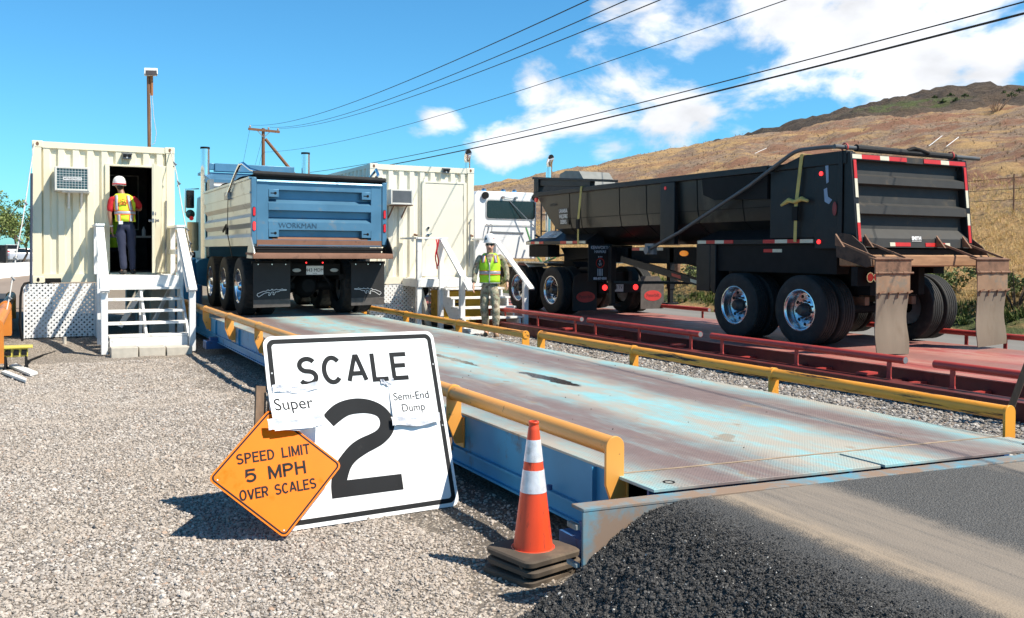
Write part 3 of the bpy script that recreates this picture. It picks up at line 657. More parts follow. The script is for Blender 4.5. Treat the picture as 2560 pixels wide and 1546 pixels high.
# ------------------------------------------------------------------ the two container offices
def corrug(x0, x1, y, depth, pitch, face=.55):
    # trapezoid profile along x: outer flats at y-depth, inner flats at y
    pts = []; x = x0; s = pitch*.13; fo = pitch*(1-2*.13)*face; fi = pitch*(1-2*.13)-fo
    while x < x1-1e-4:
        for dx, yy in ((0,y),(s,y-depth),(s+fo,y-depth),(2*s+fo,y),(2*s+fo+fi,y)):
            if x+dx <= x1+1e-6: pts.append((x+dx, yy))
        x += pitch
    if pts[-1][0] < x1-1e-4: pts.append((x1, pts[-1][1]))
    out = [pts[0]]
    for p in pts[1:]:
        if abs(p[0]-out[-1][0]) > 1e-5 or abs(p[1]-out[-1][1]) > 1e-5: out.append(p)
    return out
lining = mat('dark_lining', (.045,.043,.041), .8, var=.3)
seal = mat('wall_recess', (.74,.67,.49), .5, var=.04)
def container(name, label, x0, Y, z0, dx0, dx1, zd0, zd1, paint, open_):
    W_, Hh, D_ = 2.44, 2.59, 6.06; x1 = x0+W_; z1 = z0+Hh; yb = Y+D_
    t = thing(name, label, 'container office', (x0+W_/2, Y+D_/2, z0))
    b = MB()
    for xa in (x0, x1-.15):
        for ya in (Y, yb-.15): b.box(xa, xa+.15, ya, ya+.15, z0+.118, z1-.118)
    b.box(x0+.15, x1-.15, Y+.004, Y+.07, z1-.125, z1-.01); b.box(x0+.15, x1-.15, Y+.004, Y+.07, z0+.012, z0+.16)
    for xa in (x0+.004, x1-.064): b.box(xa, xa+.06, Y+.15, yb-.15, z1-.09, z1-.012); b.box(xa, xa+.06, Y+.15, yb-.15, z0+.012, z0+.16)
    b.box(x0+.15, x1-.15, yb-.07, yb-.004, z1-.125, z1-.01)
    # end wall, corrugated around the doorway
    yf = Y+.065
    for xa, xb, za, zb in ((x0+.15, dx0, z0+.16, z1-.125), (dx0, dx1, zd1, z1-.125), (dx1, x1-.15, z0+.16, z1-.125), (dx0, dx1, z0+.16, zd0)):
        if zb-za < .02 or xb-xa < .02: continue
        full = corrug(x0+.15, x1-.15, yf, .048, .2425)
        pts = [(xa, np.interp(xa, [p[0] for p in full], [p[1] for p in full]))] + [p for p in full if xa < p[0] < xb] + [(xb, np.interp(xb, [p[0] for p in full], [p[1] for p in full]))]
        b.strip(pts, 'z', za, zb)
    # long walls and roof
    for xs_, sg in ((x0+.045, 1), (x1-.045, -1)):
        pts = [(p[1], p[0]) for p in corrug(Y+.15, yb-.15, xs_ if sg > 0 else xs_, .036*sg, .278)]
        b.strip(pts, 'z', z0+.16, z1-.09)
    rf = corrug(Y+.07, yb-.07, z1-.03, -.02, .21); b.strip([(p[0], p[1]) for p in rf], 'x', x0+.06, x1-.06)
    b.box(x0+.15, x1-.15, yb-.05, yb-.045, z0+.16, z1-.125)
    b.build('wall', paint, t)
    for xa in (x0-.004, x1-.174):
        for za in (z0, z1-.118):
            c = MB(); c.box(xa, xa+.178, Y-.006, Y+.162, za, za+.118)
            co_ = c.build('corner_casting', paint, t, bevel=.006)
            h_ = MB(); cx_, cz_ = xa+.089, za+.059
            n = 20; pts = [(cx_+.026*math.cos(2*math.pi*i/n), cz_+(.036 if z0 < za else .040)*math.sin(2*math.pi*i/n)) for i in range(n)]
            h_.prism(pts, 'y', Y-.008, Y-.003); h_.build('casting_hole', rust if za > z0 else blackm, co_)
    # inside
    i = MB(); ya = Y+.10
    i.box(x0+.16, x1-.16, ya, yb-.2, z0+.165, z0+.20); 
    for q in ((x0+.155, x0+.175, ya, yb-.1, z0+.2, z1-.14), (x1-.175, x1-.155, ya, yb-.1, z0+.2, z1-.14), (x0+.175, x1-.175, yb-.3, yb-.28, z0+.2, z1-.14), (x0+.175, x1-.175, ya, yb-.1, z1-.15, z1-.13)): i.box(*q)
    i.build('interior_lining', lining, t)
    if open_:
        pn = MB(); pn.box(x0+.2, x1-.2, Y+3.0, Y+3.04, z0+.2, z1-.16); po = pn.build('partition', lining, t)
        pt = MB(); za, zb = z0+1.05, z0+2.25
        for xa, xb, z_a, z_b in ((x0+1.35, x0+1.375, za, zb), (x0+2.05, x0+2.075, za, zb), (x0+1.375, x0+2.05, zb-.03, zb), (x0+1.375, x0+2.05, za, za+.03)): pt.box(xa, xb, Y+2.985, Y+2.999, z_a, z_b)
        pt.build('panel_trim', mat('trim_grey', (.42,.41,.38), .6), po)
    fr = MB(); w = .075; yo = Y-.02
    fr.box(dx0, dx0+w, yo, Y+.10, zd0, zd1); fr.box(dx1-w, dx1, yo, Y+.10, zd0, zd1); fr.box(dx0+w, dx1-w, yo, Y+.10, zd1-.04, zd1)
    fr.box(dx0+w, dx1-w, yo-.02, Y+.10, zd0-.03, zd0)
    fr.build('door_frame', paint, t, bevel=.004)
    if open_:
        k = MB(); k.box(x0+.30-.10, x0+.46, Y-.002, Y+.01, z0+.005, z0+.085); k.build('fork_pocket', blackm, t)
    return t
A = container('container_office', 'cream shipping container office with its door standing open', -.03, 18.83, 1.02, 1.18, 2.25, 1.20, 3.245, cream, True)
# door of the left office stands open towards the stairs
hx_, hy_ = 2.165, 18.80; ex_, ey_ = 1.925, 17.93; dv = Vector((ex_-hx_, ey_-hy_, 0)); nv = Vector((dv.y, -dv.x, 0)).normalized(); dn = dv.normalized(); mid = Vector((hx_, hy_, 0))+dv/2
b = MB(); b.obox((mid.x, mid.y, 2.21), dv/2, nv*.022, (0,0,1.0)); dA = b.build('door', cream, A, bevel=.003)
b = MB(); e = Vector((ex_, ey_, 0))-dn*.07
for zz, r in ((2.17,.026),(2.30,.02)):
    for s in (1,-1):
        p = e+nv*s*.022; b.cyl(p+Vector((0,0,zz)), p+nv*s*.012+Vector((0,0,zz)), r+.012, n=14)
        if zz < 2.2: b.lathe([(0,0),(.012,0),(.012,.03),(.028,.045),(.030,.06),(.018,.072),(0,.074)], p+Vector((0,0,zz)), 'x', 14, a0=0) if False else b.cyl(p+Vector((0,0,zz)), p+nv*s*.065+Vector((0,0,zz)), .013, .027, n=12)
    b.obox(Vector((ex_,ey_,zz))+dn*.001, dn*.002, nv*.015, (0,0,.035))
b.build('door_handle', steel, dA)
b = MB(); b.tube([(2.235,18.79,1.22),(2.25,18.79,2.58)], .018, 8); b.build('lock_rod', steel, A)
B = container('container_office', 'pale cream shipping container office with its door shut, between the trucks', 6.345, 18.81, .918, 7.53, 8.60, 1.085, 3.175, creamB, False)
b = MB(); b.box(7.608, 8.522, 18.80, 18.845, 1.09, 3.13); dB = b.build('door', creamB, B, bevel=.004)
b = MB(); b.cyl((7.66,18.80,1.99),(7.66,18.775,1.99),.035,n=14); b.cyl((7.66,18.775,1.99),(7.66,18.735,1.99),.014,.028,n=12); b.bar((7.66,18.74,1.99),(7.74,18.735,2.03),.02,.02)
b.cyl((7.67,18.80,2.15),(7.67,18.77,2.15),.03,n=14); b.build('door_handle', chrome, dB)
b = MB()
for z in (1.35, 2.1, 2.85): b.cyl((8.53,18.79,z-.05),(8.53,18.79,z+.05),.012,n=8)
b.each('hinge', creamB, dB)
b = MB(); b.tube([(8.66,18.77,1.3),(8.665,18.76,2.3),(8.70,18.76,2.36)], .014, 6); b.build('lock_rod', steel, B)
for x in (7.36, 8.70):
    b = MB(); b.cyl((x,18.80,1.995),(x,18.77,1.995),.028,n=10); b.cyl((x,18.77,1.99),(x+.05,18.765,1.985),.022,n=8); b.build('lashing_lug', rust, B)

def floodlight(x, y, z, w, label):
    t = thing('floodlight', label, 'floodlight', (x, y, z))
    MB().box(x-w/2, x+w/2, y-.09, y-.01, z-.11, z-.03).build('housing', greyp, t, bevel=.006)
    b = MB(); b.prism([(y-.11,z-.035),(y-.01,z-.012),(y-.01,z+.015),(y-.13,z-.01)], 'x', x-w/2-.005, x+w/2+.005); b.build('hood', white if w < .15 else greyp, t)
    b = MB()
    for s in (-1,1): b.box(x+s*w*.27-.028, x+s*w*.27+.028, y-.125, y-.088, z-.075, z-.03)
    b.build('lamp_lens', blackm, t, bevel=.004)
    b = MB(); b.cyl((x,y-.105,z-.085),(x,y-.09,z-.085),.014,n=10); b.build('sensor', white, t)
floodlight(1.56, 18.85, 3.455, .155, 'small grey floodlight above the open container doorway')
floodlight(8.09, 18.85, 3.475, .155, 'small dark floodlight above the shut container door')

def aircon(label, x0, x1, z0, z1, y0, y1, kind):
    t = thing('air_conditioner', label, 'air conditioner', ((x0+x1)/2, y1, z0))
    b = MB(); b.box(x0, x1, y0+.012, y1, z0, z1); 
    for f_ in ((x0,x0+.035,z0,z1),(x1-.035,x1,z0,z1),(x0+.035,x1-.035,z1-.035,z1),(x0+.035,x1-.035,z0,z0+.035)): b.box(f_[0],f_[1],y0-.012,y0+.012,f_[2],f_[3])
    b.build('case', mat('aircon_case', (.66,.64,.58), .5, var=.05, dirt=(.4,.33,.25), da=.2), t, bevel=.005)
    c = MB(); c.box(x0+.035, x1-.035, y0+.004, y0+.0115, z0+.035, z1-.035)
    c.build('coil', mat('coil_teal', (.02,.085,.10), .5, var=.3, vs=30) if kind else mat('coil_grey', (.24,.24,.24), .6, var=.1), t)
    g_ = MB()
    if kind:
        for x in np.linspace(x0+.035, x1-.035, 11)[1:-1]: g_.box(x-.0022, x+.0022, y0-.008, y0+.0005, z0+.035, z1-.035)
        for z in np.linspace(z0+.035, z1-.035, 9)[1:-1]: g_.box(x0+.035, x1-.035, y0-.005, y0+.002, z-.0022, z+.0022)
    else:
        for z in np.linspace(z0+.04, z1-.04, 17): g_.box(x0+.04, x1-.04, y0-.006, y0+.003, z-.004, z+.003)
    g_.build('grille', white if kind else greyp, t)
    if kind:
        MB().box(x0+.14, x0+.44, y0-.013, y0-.0085, z0+.19, z0+.245).build('name_plate', white, t)
        text('FRIEDRICH', .043, blackm, (x0+.305, y0-.0145, z0+.2175), (1,0,0), (0,0,1), t, sx=1.15)
        b = MB(); b.cyl((x0+.165,y0-.0135,z0+.218),(x0+.165,y0-.0145,z0+.218),.013,n=10); b.build('emblem', blackm, t)
    bm_ = white if kind else rust
    k = MB(); k.box(x0+.12, x1+.02, y0+.02, y1, z0-.018, z0-.002)
    for x in (x0+.24, x0+.45) if kind else (x0+.10, x1-.10):
        k.bar((x,y1-.02,z0-.02),(x,y1-.02,z0-.30),.035,.02,(0,1,0)); k.bar((x,y0+.1,z0-.03),(x,y1-.02,z0-.27),.02,.03)
    k.each('bracket', bm_, t)
aircon('white air conditioner with grid grille on the left container', .325, .89, 2.69, 3.12, 18.38, 18.86, 1)
aircon('grey louvred air conditioner on rusty brackets on the right container', 6.67, 7.165, 2.625, 2.945, 18.42, 18.86, 0)

# lattice skirts
def lattice(label, x0, x1, y, z0, z1):
    t = thing('lattice_skirt', label, 'lattice panel', ((x0+x1)/2, y, z0))
    for sgn, yy, nm in ((1, y, 'lattice_layer'), (-1, y+.007, 'lattice_layer')):
        b = MB(); p = .093; w = .049; hgt = z1-z0
        c = x0-hgt
        while c < x1+hgt:
            # slat running along (1,sgn): clip to the panel
            a0 = c if sgn > 0 else c+hgt; 
            def P(s): return (c+s, (z0+s) if sgn > 0 else (z1-s))
            s0 = max(0, x0-c); s1 = min(hgt, x1-c)
            if s1-s0 > .01:
                q = [P(s0), P(s1)]; k = w/1.41421
                pts = [(q[0][0]-k/2, q[0][1]+sgn*k/2), (q[0][0]+k/2, q[0][1]-sgn*k/2), (q[1][0]+k/2, q[1][1]-sgn*k/2), (q[1][0]-k/2, q[1][1]+sgn*k/2)]
                pts = [(min(max(u,x0),x1), min(max(v,z0),z1)) for u, v in pts]
                b.prism(pts, 'y', yy-.003, yy+.003)
            c += p
        b.build(nm, white, t, smooth=0)
    b = MB(); 
    for x in (x0, x1): b.box(x-.012, x+.012, y-.004, y+.012, z0, z1)
    b.each('edge_strip', white, t)
    return t
lattice('white lattice skirt under the left container', -.17, .99, 18.80, .02, 1.012)
lattice('white lattice skirt under the right container', 6.36, 7.36, 18.78, .02, .91)
lattice('strip of white lattice seen behind the right container stairs', 7.7, 8.78, 18.78, .02, .91)
b = MB()
for x in (.1, 2.2):
    for y in (19.0, 21.8, 24.4): b.box(x-.2,x+.2,y,y+.35,.0,1.0)
[tag(o, 'grey concrete block pier hidden under the left container', 'block pier', 'piers under the left container') for o in b.each('block_pier', concrete, org=(1.2,21.5,0))]
b = MB()
for x in (6.6, 8.55):
    for y in (19.1, 21.8, 24.3): b.box(x-.2,x+.2,y,y+.35,.0,.90)
[tag(o, 'grey concrete block pier hidden under the right container', 'block pier', 'piers under the right container') for o in b.each('block_pier', concrete, org=(7.6,21.5,0))]

# ------------------------------------------------------------------ stairs
wstep = mat('step_paint', (.78,.775,.75), .5, var=.03, dirt=(.50,.40,.27), da=.36, ds=5)
def beam(b, p, q, w, h, upv=(0,0,1)): b.bar(p, q, w, h, upv)
t = thing('wooden_stairs', 'white wooden stairs up to the open container door', 'stairs', (1.65, 16.9, -.1))
zl = 1.175; G = -.08
b = MB()
for k in range(7): b.box(1.06, 2.30, 17.68+k*.16, 17.68+k*.16+.15, zl-.04, zl)
b.build('landing', wstep, t, bevel=.003)
b = MB(); b.box(1.06, 2.30, 17.64, 17.678, zl-.20, zl-.005); b.box(1.02,1.058,17.64,18.78,zl-.2,zl-.01); b.box(2.302,2.34,17.64,18.78,zl-.2,zl-.01); b.build('fascia', white, t, bevel=.003)
tz = [.975, .79, .60, .41, .215]; ty = [17.42, 17.18, 16.94, 16.70, 16.46]
for z, y in zip(tz, ty):
    b = MB(); b.box(1.075, 2.325-.0, y-.01, y+.25, z-.042, z); b.build('tread', wstep, t, bevel=.004)
b = MB(); b.box(1.09, 2.31, 16.45, 16.485, -.03, .170); b.build('riser', white, t, bevel=.003)
for x in (1.055, 1.67, 2.345):
    b = MB(); b.bar((x, 16.52, .02), (x, 17.63, .93), .036, .20, (0,-.7,.7)); b.build('stringer', white, t)
b = MB(); b.box(1.65,1.70,17.62,17.66,G,.96); b.box(1.0,1.1,18.6,18.7,G,zl-.2); b.box(2.28,2.38,18.6,18.7,G,zl-.2); b.bar((1.75,17.9,.95),(1.35,17.9,.25),.03,.09); b.bar((1.9,17.8,.3),(2.25,18.3,.9),.03,.09); b.each('under_brace', white, t)
for x, lean in ((1.02, 0), (2.36, 0)):
    s = -1 if x < 1.5 else 1
    b = MB(); b.box(x-.05, x+.05, 17.66, 17.76, G, 2.05); b.build('post', white, t, bevel=.004)
    b = MB(); b.box(x-.05+s*.015, x+.05+s*.015, 16.32, 16.42, G, .93); b.build('post', white, t, bevel=.004)
    b = MB(); b.box(x-.045, x+.045, 18.70, 18.78, zl, 2.05); b.build('post', white, t, bevel=.004)
    b = MB(); b.box(x-.075, x+.075, 17.62, 18.82, 2.05, 2.09); b.build('handrail', white, t, bevel=.004)
    b = MB(); b.bar((x+s*.0, 17.70, 2.045), (x+s*.012, 16.24, .955), .13, .04, (0,-.6,.8)); b.build('handrail', white, t, bevel=.004)
    b = MB(); b.bar((x-s*.055, 17.66, 1.90), (x-s*.055, 16.40, .96), .032, .10, (0,-.6,.8)); b.bar((x-s*.055, 17.70, 1.60), (x-s*.055, 18.8, 1.60), .03, .09); b.build('side_rail', white, t, bevel=.003)
for k, x in enumerate((1.075, 1.495, 1.915)):
    b = MB(); b.box(x+.005, x+.405, 15.98+.02*(k%2), 16.30+.02*(k%2), -.13, .055-.012*k)
    tag(b.build('concrete_block', concrete, org=(x+.2,16.1,-.1), bevel=.008), ('left', 'middle', 'right')[k]+' one of the three grey concrete blocks at the stair foot', 'concrete block', 'concrete blocks at the foot of the left stairs')

t = thing('wooden_stairs', 'white wooden stairs up to the shut container door', 'stairs', (8.2, 17.3, 0))
zl = 1.06; Gb = 0
shade = white
b = MB()
for k in range(6): b.box(7.10, 8.86, 17.86+k*.155, 17.86+k*.155+.145, zl-.04, zl)
b.build('landing', wstep, t, bevel=.003)
b = MB(); b.box(7.10, 8.86, 17.82, 17.857, zl-.17, zl-.005); b.box(7.06,7.098,17.82,18.74,zl-.17,zl-.01); b.build('fascia', white, t, bevel=.003)
for z, y in zip((.875, .695, .505, .31, .11), (17.56, 17.28, 17.0, 16.72, 16.44)):
    b = MB(); b.box(7.56, 8.93, y-.01, y+.28, z-.04, z); b.build('tread', wstep, t, bevel=.004)
b = MB(); b.box(7.58, 8.90, 16.42, 16.455, -.03, .068); b.build('riser', white, t)
b = MB()
pts = [(16.45,0),(16.45,.07)]
for z, y in zip((.11,.31,.505,.695,.875),(16.44,16.72,17.0,17.28,17.56)): pts += [(y+.27,z-.045),(y+.27,z+.14)]
pts = [(16.46,-.02),(16.46,.065),(16.70,.065),(16.70,.265),(16.98,.265),(16.98,.46),(17.26,.46),(17.26,.65),(17.54,.65),(17.54,.83),(17.82,.83),(17.82,.55),(17.1,-.02)]
b.prism(pts, 'x', 7.60, 7.64); b.build('stringer', white, t)
b = MB(); b.prism(pts, 'x', 8.84, 8.88); b.build('stringer', white, t)
for x, y, z1_, z0_ in ((7.10, 17.9, 1.90, Gb), (7.58, 17.86, 1.90, Gb), (7.62, 16.86, 1.15, Gb), (8.80, 17.86, 1.89, Gb), (8.99, 16.72, 1.02, Gb), (8.80, 18.70, 1.89, zl)):
    b = MB(); b.box(x-.05, x+.05, y-.05, y+.05, z0_, z1_); b.build('post', white, t, bevel=.004)
for p, q in (((7.04,17.88,1.91),(7.72,17.86,1.91)), ((7.08,17.82,1.91),(7.08,18.76,1.91)), ((8.80,17.80,1.91),(8.80,18.78,1.91)), ((8.62,17.86,1.905),(9.0,17.84,1.905)), ((7.60,17.80,1.88),(7.70,16.62,.86)), ((8.84,17.80,1.88),(9.06,16.56,.87))):
    b = MB(); b.bar(p, q, .14, .038); b.build('handrail', white, t, bevel=.004)
b = MB(); b.tube([(7.12,17.93,.9),(7.45,18.2,.05)], .07, 10); b.build('leaning_pipe', concrete, t)
# yellow plant parked under the landing
t = thing('power_unit', 'yellow steel power unit standing under the right stairs', 'generator', (8.2, 18.1, 0))
yel = mat('yellow_machine_paint', (.60,.36,.03), .5, var=.15, dirt=(.12,.07,.03), da=.4)
MB().box(7.66, 8.75, 17.9, 18.6, .12, .80).build('cabinet', yel, t, bevel=.02)
b = MB(); b.box(7.6, 8.8, 17.88, 18.62, .05, .12); b.build('skid', black, t)
b = MB()
for z in (.3,.4,.5,.6): b.box(7.8,8.1,17.885,17.899,z,z+.04)
b.build('louvre', black, t)
# red ribbon
b = MB()
for k, (dx, dz) in enumerate(((0,-.62),(.03,-.55))):
    pts = [Vector((7.45+dx+.02*math.sin(i*.9+k), 17.795-.006*k, 1.885+dz*i/9)) for i in range(10)]
    for i in range(9):
        p, q = pts[i], pts[i+1]; b.add([p-Vector((.016,0,0)), p+Vector((.016,0,0)), q+Vector((.014,0,0)), q-Vector((.014,0,0)), p+Vector((-.016,.002,0)), p+Vector((.016,.002,0)), q+Vector((.014,.002,0)), q+Vector((-.014,.002,0))], [(0,1,2,3),(7,6,5,4),(0,3,7,4),(1,5,6,2)])
tag(b.build('ribbon', mat('red_ribbon', (.70,.02,.04), .6), org=(7.45,17.8,1.88)), 'red ribbon hanging from the handrail of the right stairs', 'ribbon')

# ------------------------------------------------------------------ wheels
def tyre_mesh(b, xo, y, z, r, w, sg, lug=False, n=72):
    rows = [(.575,.04),(.60,.0),(.70,-.025),(.82,-.03),(.92,.0),(.965,.035)]
    if lug: tread = [(.985,.06),(1,.10),(1,.26),(1,.30),(1,.47),(1,.53),(1,.70),(1,.74),(1,.90),(.985,.94)]
    else:
        tread = [(.99,.07)]
        for k in range(5):
            a = .10+k*.166; tread += [(1,a),(1,a+.118),(.978,a+.125),(.978,a+.159)]
        tread = tread[:-2]+[(.99,.93)]
    rows = rows+tread+[(q[0], 1-q[1]) for q in rows[::-1]]
    rings = []
    for j, (rr, xx) in enumerate(rows):
        ring = []
        for i in range(n):
            t = 2*math.pi*i/n; k = rr*r
            if lug and 6 <= j < 16:
                ph = (j//2) % 2
                if ((i+2*ph) % 4) == 0: k -= .016
            ring.append((xo+sg*xx*w, y+k*math.cos(t), z+k*math.sin(t)))
        rings.append(ring)
    b.loft(rings, caps=False)
def wheel(parent, xo, y, z, r, w, sg, rimmat, lug=False, dish=True, outer=True):
    """xo = outer face, sg = +1 when the wheel's inside lies towards +x"""
    b = MB(); q = r*.60; P = lambda *pr: [(a*q, xx*sg) for a, xx in pr]
    if outer and dish:
        b.lathe(P((1,.008),(1.0,-.004),(.965,-.006),(.94,.010),(.905,.016),(.885,.03),(.87,.13),(.83,.150),(.70,.158),(.55,.150),(.48,.135),(.30,.13)), (xo,y,z), 'x', 40)
    elif outer:
        b.lathe(P((1,.008),(1.0,-.004),(.965,-.006),(.94,.012),(.88,.03),(.80,.02),(.62,-.02),(.45,-.05),(.30,-.055),(.28,-.09),(.0,-.10)), (xo,y,z), 'x', 40)
    else: b.lathe(P((1,.0),(.95,-.005),(.9,.03),(.87,.2),(.3,.21)), (xo,y,z), 'x', 32)
    rim = b.build('wheel', rimmat if outer else steel, parent)
    t = MB(); tyre_mesh(t, xo, y, z, r, w, sg, lug); t.build('tyre', rubber, rim, smooth=24)
    if outer and dish:
        h = MB(); h.lathe([(.34*q,.135*sg),(.34*q,.09*sg),(.30*q,.075*sg),(.27*q,.03*sg),(.20*q,.0),(.0,-.004*sg)], (xo,y,z), 'x', 24)
        for i in range(10):
            t_ = 2*math.pi*i/10+.2; h.cyl((xo+.15*sg, y+.44*q*math.cos(t_), z+.44*q*math.sin(t_)), (xo+.095*sg, y+.44*q*math.cos(t_), z+.44*q*math.sin(t_)), .019, .012, n=8)
        h.build('hub', mat('dark_hub', (.06,.06,.062), .4, .5) if rimmat is alu else chrome, rim)
        h = MB()
        for i in range(10):
            t_ = 2*math.pi*i/10+.5; h.cyl((xo+.165*sg, y+.70*q*math.cos(t_), z+.70*q*math.sin(t_)), (xo+.1535*sg, y+.70*q*math.cos(t_), z+.70*q*math.sin(t_)), .027, n=14)
        h.build('hand_hole', blackm, rim)
    return rim
def dual(parent, xl, xr, y, z, r, w, rimmat, lug=False):
    for xo, sg in ((xl, 1), (xr, -1)):
        wheel(parent, xo, y, z, r, w, sg, rimmat, lug)
        wheel(parent, xo+sg*(w+.055), y, z, r, w, sg, rimmat, lug, outer=False)
def slab(b, pts, t): pass
def stripes(parent, p, q, up_, n, w=.05, proud=.003, cols=None, nm='reflector', gap=0):
    """red and white reflective tape from p to q"""
    p, q = Vector(p), Vector(q); d = (q-p)/n; u = nrm(up_); nv_ = d.cross(u).normalized()
    for i in range(n):
        k = (cols or 'rw')[i % len(cols or 'rw')]
        if k == '-': continue
        b = MB(); b.obox(p+d*(i+.5), d/2, u*w/2, nv_*proud); b.build(nm, tapeR if k == 'r' else tapeW, parent)
tapeR = mat('red_tape', (.55,.025,.02), .4, var=.08, dirt=(.25,.05,.04), da=.2); tapeW = mat('white_tape', (.66,.62,.48), .4, var=.08, dirt=(.3,.26,.18), da=.25)

# ------------------------------------------------------------------ blue dump truck
tr = thing('dump_truck', 'blue dump truck with a ribbed rusty tailgate on the blue scale', 'truck', (4.4, 18.5, DZ))
bluet = mat('faded_blue_paint', (.095,.225,.345), .36, .3, var=.12, vs=2.5, dirt=(.19,.22,.24), da=.28, ds=5, dd=3, spec=.35)
silver = mat('dented_silver_body', (.42,.46,.485), .30, .8, var=.08, vs=1.5, bump=.55, bs=1.7, dirt=(.30,.28,.25), da=.28)
tailrust = mat('rusty_brown_plate', (.235,.125,.085), .75, var=.14, dirt=(.16,.09,.065), da=.35, ds=6, spec=.15)
r = .515; zc = DZ+r
for y in (16.80, 18.26, 19.72): dual(tr, 3.22, 5.60, y, zc, r, .27, chrome, True)
YT, XL, XR = 15.80, 3.335, 5.545
# tailgate: frame posts and pressed bands
prof = [(YT+.02,2.83),(YT-.02,2.83),(YT-.035,2.80),(YT,2.795),(YT,2.672),(YT+.115,2.66),(YT+.115,2.515),(YT-.012,2.44),(YT-.012,2.325),(YT+.115,2.315),(YT+.115,2.205),(YT-.012,2.125),(YT-.012,1.99),(YT+.115,1.98),(YT+.115,1.875),(YT-.012,1.82),(YT-.012,1.70),(YT+.12,1.70),(YT+.12,2.83)]
b = MB(); b.prism(prof, 'x', XL+.195, XR-.195); tg = b.build('tailgate', bluet, tr)
for xa, xb in ((XL, XL+.194), (XR-.194, XR)):
    b = MB(); b.box(xa, xb, YT-.006, YT+.11, 1.70, 2.80); b.prism([(YT+.02,2.83),(YT-.02,2.83),(YT-.035,2.801),(YT+.1,2.801)], 'x', xa, xb); b.build('gate_stile', bluet, tg)
b = MB(); b.box(XL, XR, YT-.016, YT-.0125, 1.705, 1.815); b.add([(XL+.26,YT-.014,1.823),(XR-.26,YT-.014,1.823),(XR-.26,YT+.08,1.873),(XL+.26,YT+.08,1.873)], [(0,1,2,3)]); b.build('rust_patch', tailrust, tg)
b = MB(); b.box(XL+.02, XR-.02, YT-.0195, YT-.0165, 1.715, 1.73); b.build('scrape_line', bluet, tg)
for xa in (XL+.2, XR-.2-.17):
    for za in (2.545, 1.865):
        b = MB(); b.box(xa, xa+.17, YT-.012, YT+.07, za, za+.13); k = b.build('key_plate', bluet, tg, bevel=.004)
        c = MB(); c.cyl((xa+.11,YT-.0145,za+.065),(xa+.11,YT-.0125,za+.065),.024,n=14); c.box(xa+.03,xa+.11,YT-.0145,YT-.0125,za+.057,za+.073); c.build('key_slot', blackm, k)
text('WORKMAN', .125, mat('emboss_blue', (.03,.075,.125), .4), ((XL+XR)/2-.41, YT-.0135, 2.06), (1,0,0), (0,0,1), tg, sx=1.0, weight=.0, depth=.004, name='raised_lettering')
# box
zb0, zb1 = 1.71, 2.88
side = [(0,1.71),(0,1.86),(.065,1.93),(.065,2.02),(0,2.10),(0,2.20),(.065,2.27),(.065,2.36),(0,2.44),(0,2.60),(-.012,2.60),(-.012,2.63),(.0,2.63),(0,2.84),(-.03,2.84),(-.03,2.88),(.09,2.88),(.09,1.71)]
for xs_, sg in ((3.24, 1), (5.64, -1)):
    b = MB(); b.prism([(xs_+sg*x, z) for x, z in side], 'y', YT+.05, 20.6); b.build('box_side', silver if sg > 0 else bluet, tr)
b = MB(); b.box(3.34, 5.54, 20.5, 20.6, 1.71, 3.15); b.box(3.34, 5.54, YT+.15, 20.5, 1.71, 1.76); b.box(3.24,5.64,20.45,20.62,3.08,3.16); b.build('headboard', bluet, tr, bevel=.006)
b = MB(); b.box(3.34,5.54,YT+.2,20.4,1.76,2.35); b.build('load', mat('debris_load', (.06,.05,.045), .9, var=.3), tr)
b = MB(); b.prism([(20.6,3.10),(20.6,3.16),(21.9,3.42),(22.3,3.42),(22.3,3.36),(21.9,3.36)], 'x', 3.36, 5.5); b.build('cab_shield', bluet, tr, bevel=.006)
b = MB(); b.box(3.62, 5.42, 21.55, 21.75, 3.42, 3.60); b.box(3.45,3.62,21.58,21.72,3.46,3.60); b.build('light_bar', bluet, tr, bevel=.01)
b = MB(); b.cyl((3.3,20.15,2.97),(5.5,20.15,2.97),.10,n=16); b.build('tarp_roll', steel, tr)
b = MB(); 
for x in (3.28, 5.55): b.box(x-.03,x+.06,20.0,20.3,2.82,3.12)
b.each('roll_bracket', steel, tr)
b = MB(); n = 12; pts = []
for i in range(n+1): y = YT+.02+(20.0-YT)*i/n; pts.append((y, 2.955-.02*math.sin(i*1.3)-.03*(i/n)))
b.strip(pts, 'x', 3.32, 5.58); b.strip([(p[0],p[1]-.012) for p in pts], 'x', 3.32, 5.58); b.cyl((3.28,YT+.0,2.94),(5.62,YT,2.905),.042,n=10); b.box(3.34,5.56,YT+.04,YT+.08,2.83,2.95); b.build('tarp', mat('black_tarp', (.012,.012,.013), .75, var=.3, bump=.4, bs=14), tr)
for x, s in ((3.20, 1), (5.69, -1)):
    b = MB(); b.tube([(x,17.75,2.66),(x-.0*s,16.9,3.02),(x,16.55,3.14),(x+.03*s,16.42,3.15),(x+.10*s,16.1,3.02),(x+.22*s,15.86,2.96)], .027, 10); b.build('tarp_arm', chrome, tr)
    b = MB(); b.box(x-.02,x+.035,17.6,17.95,2.58,2.72); b.build('arm_pivot', steel, tr)
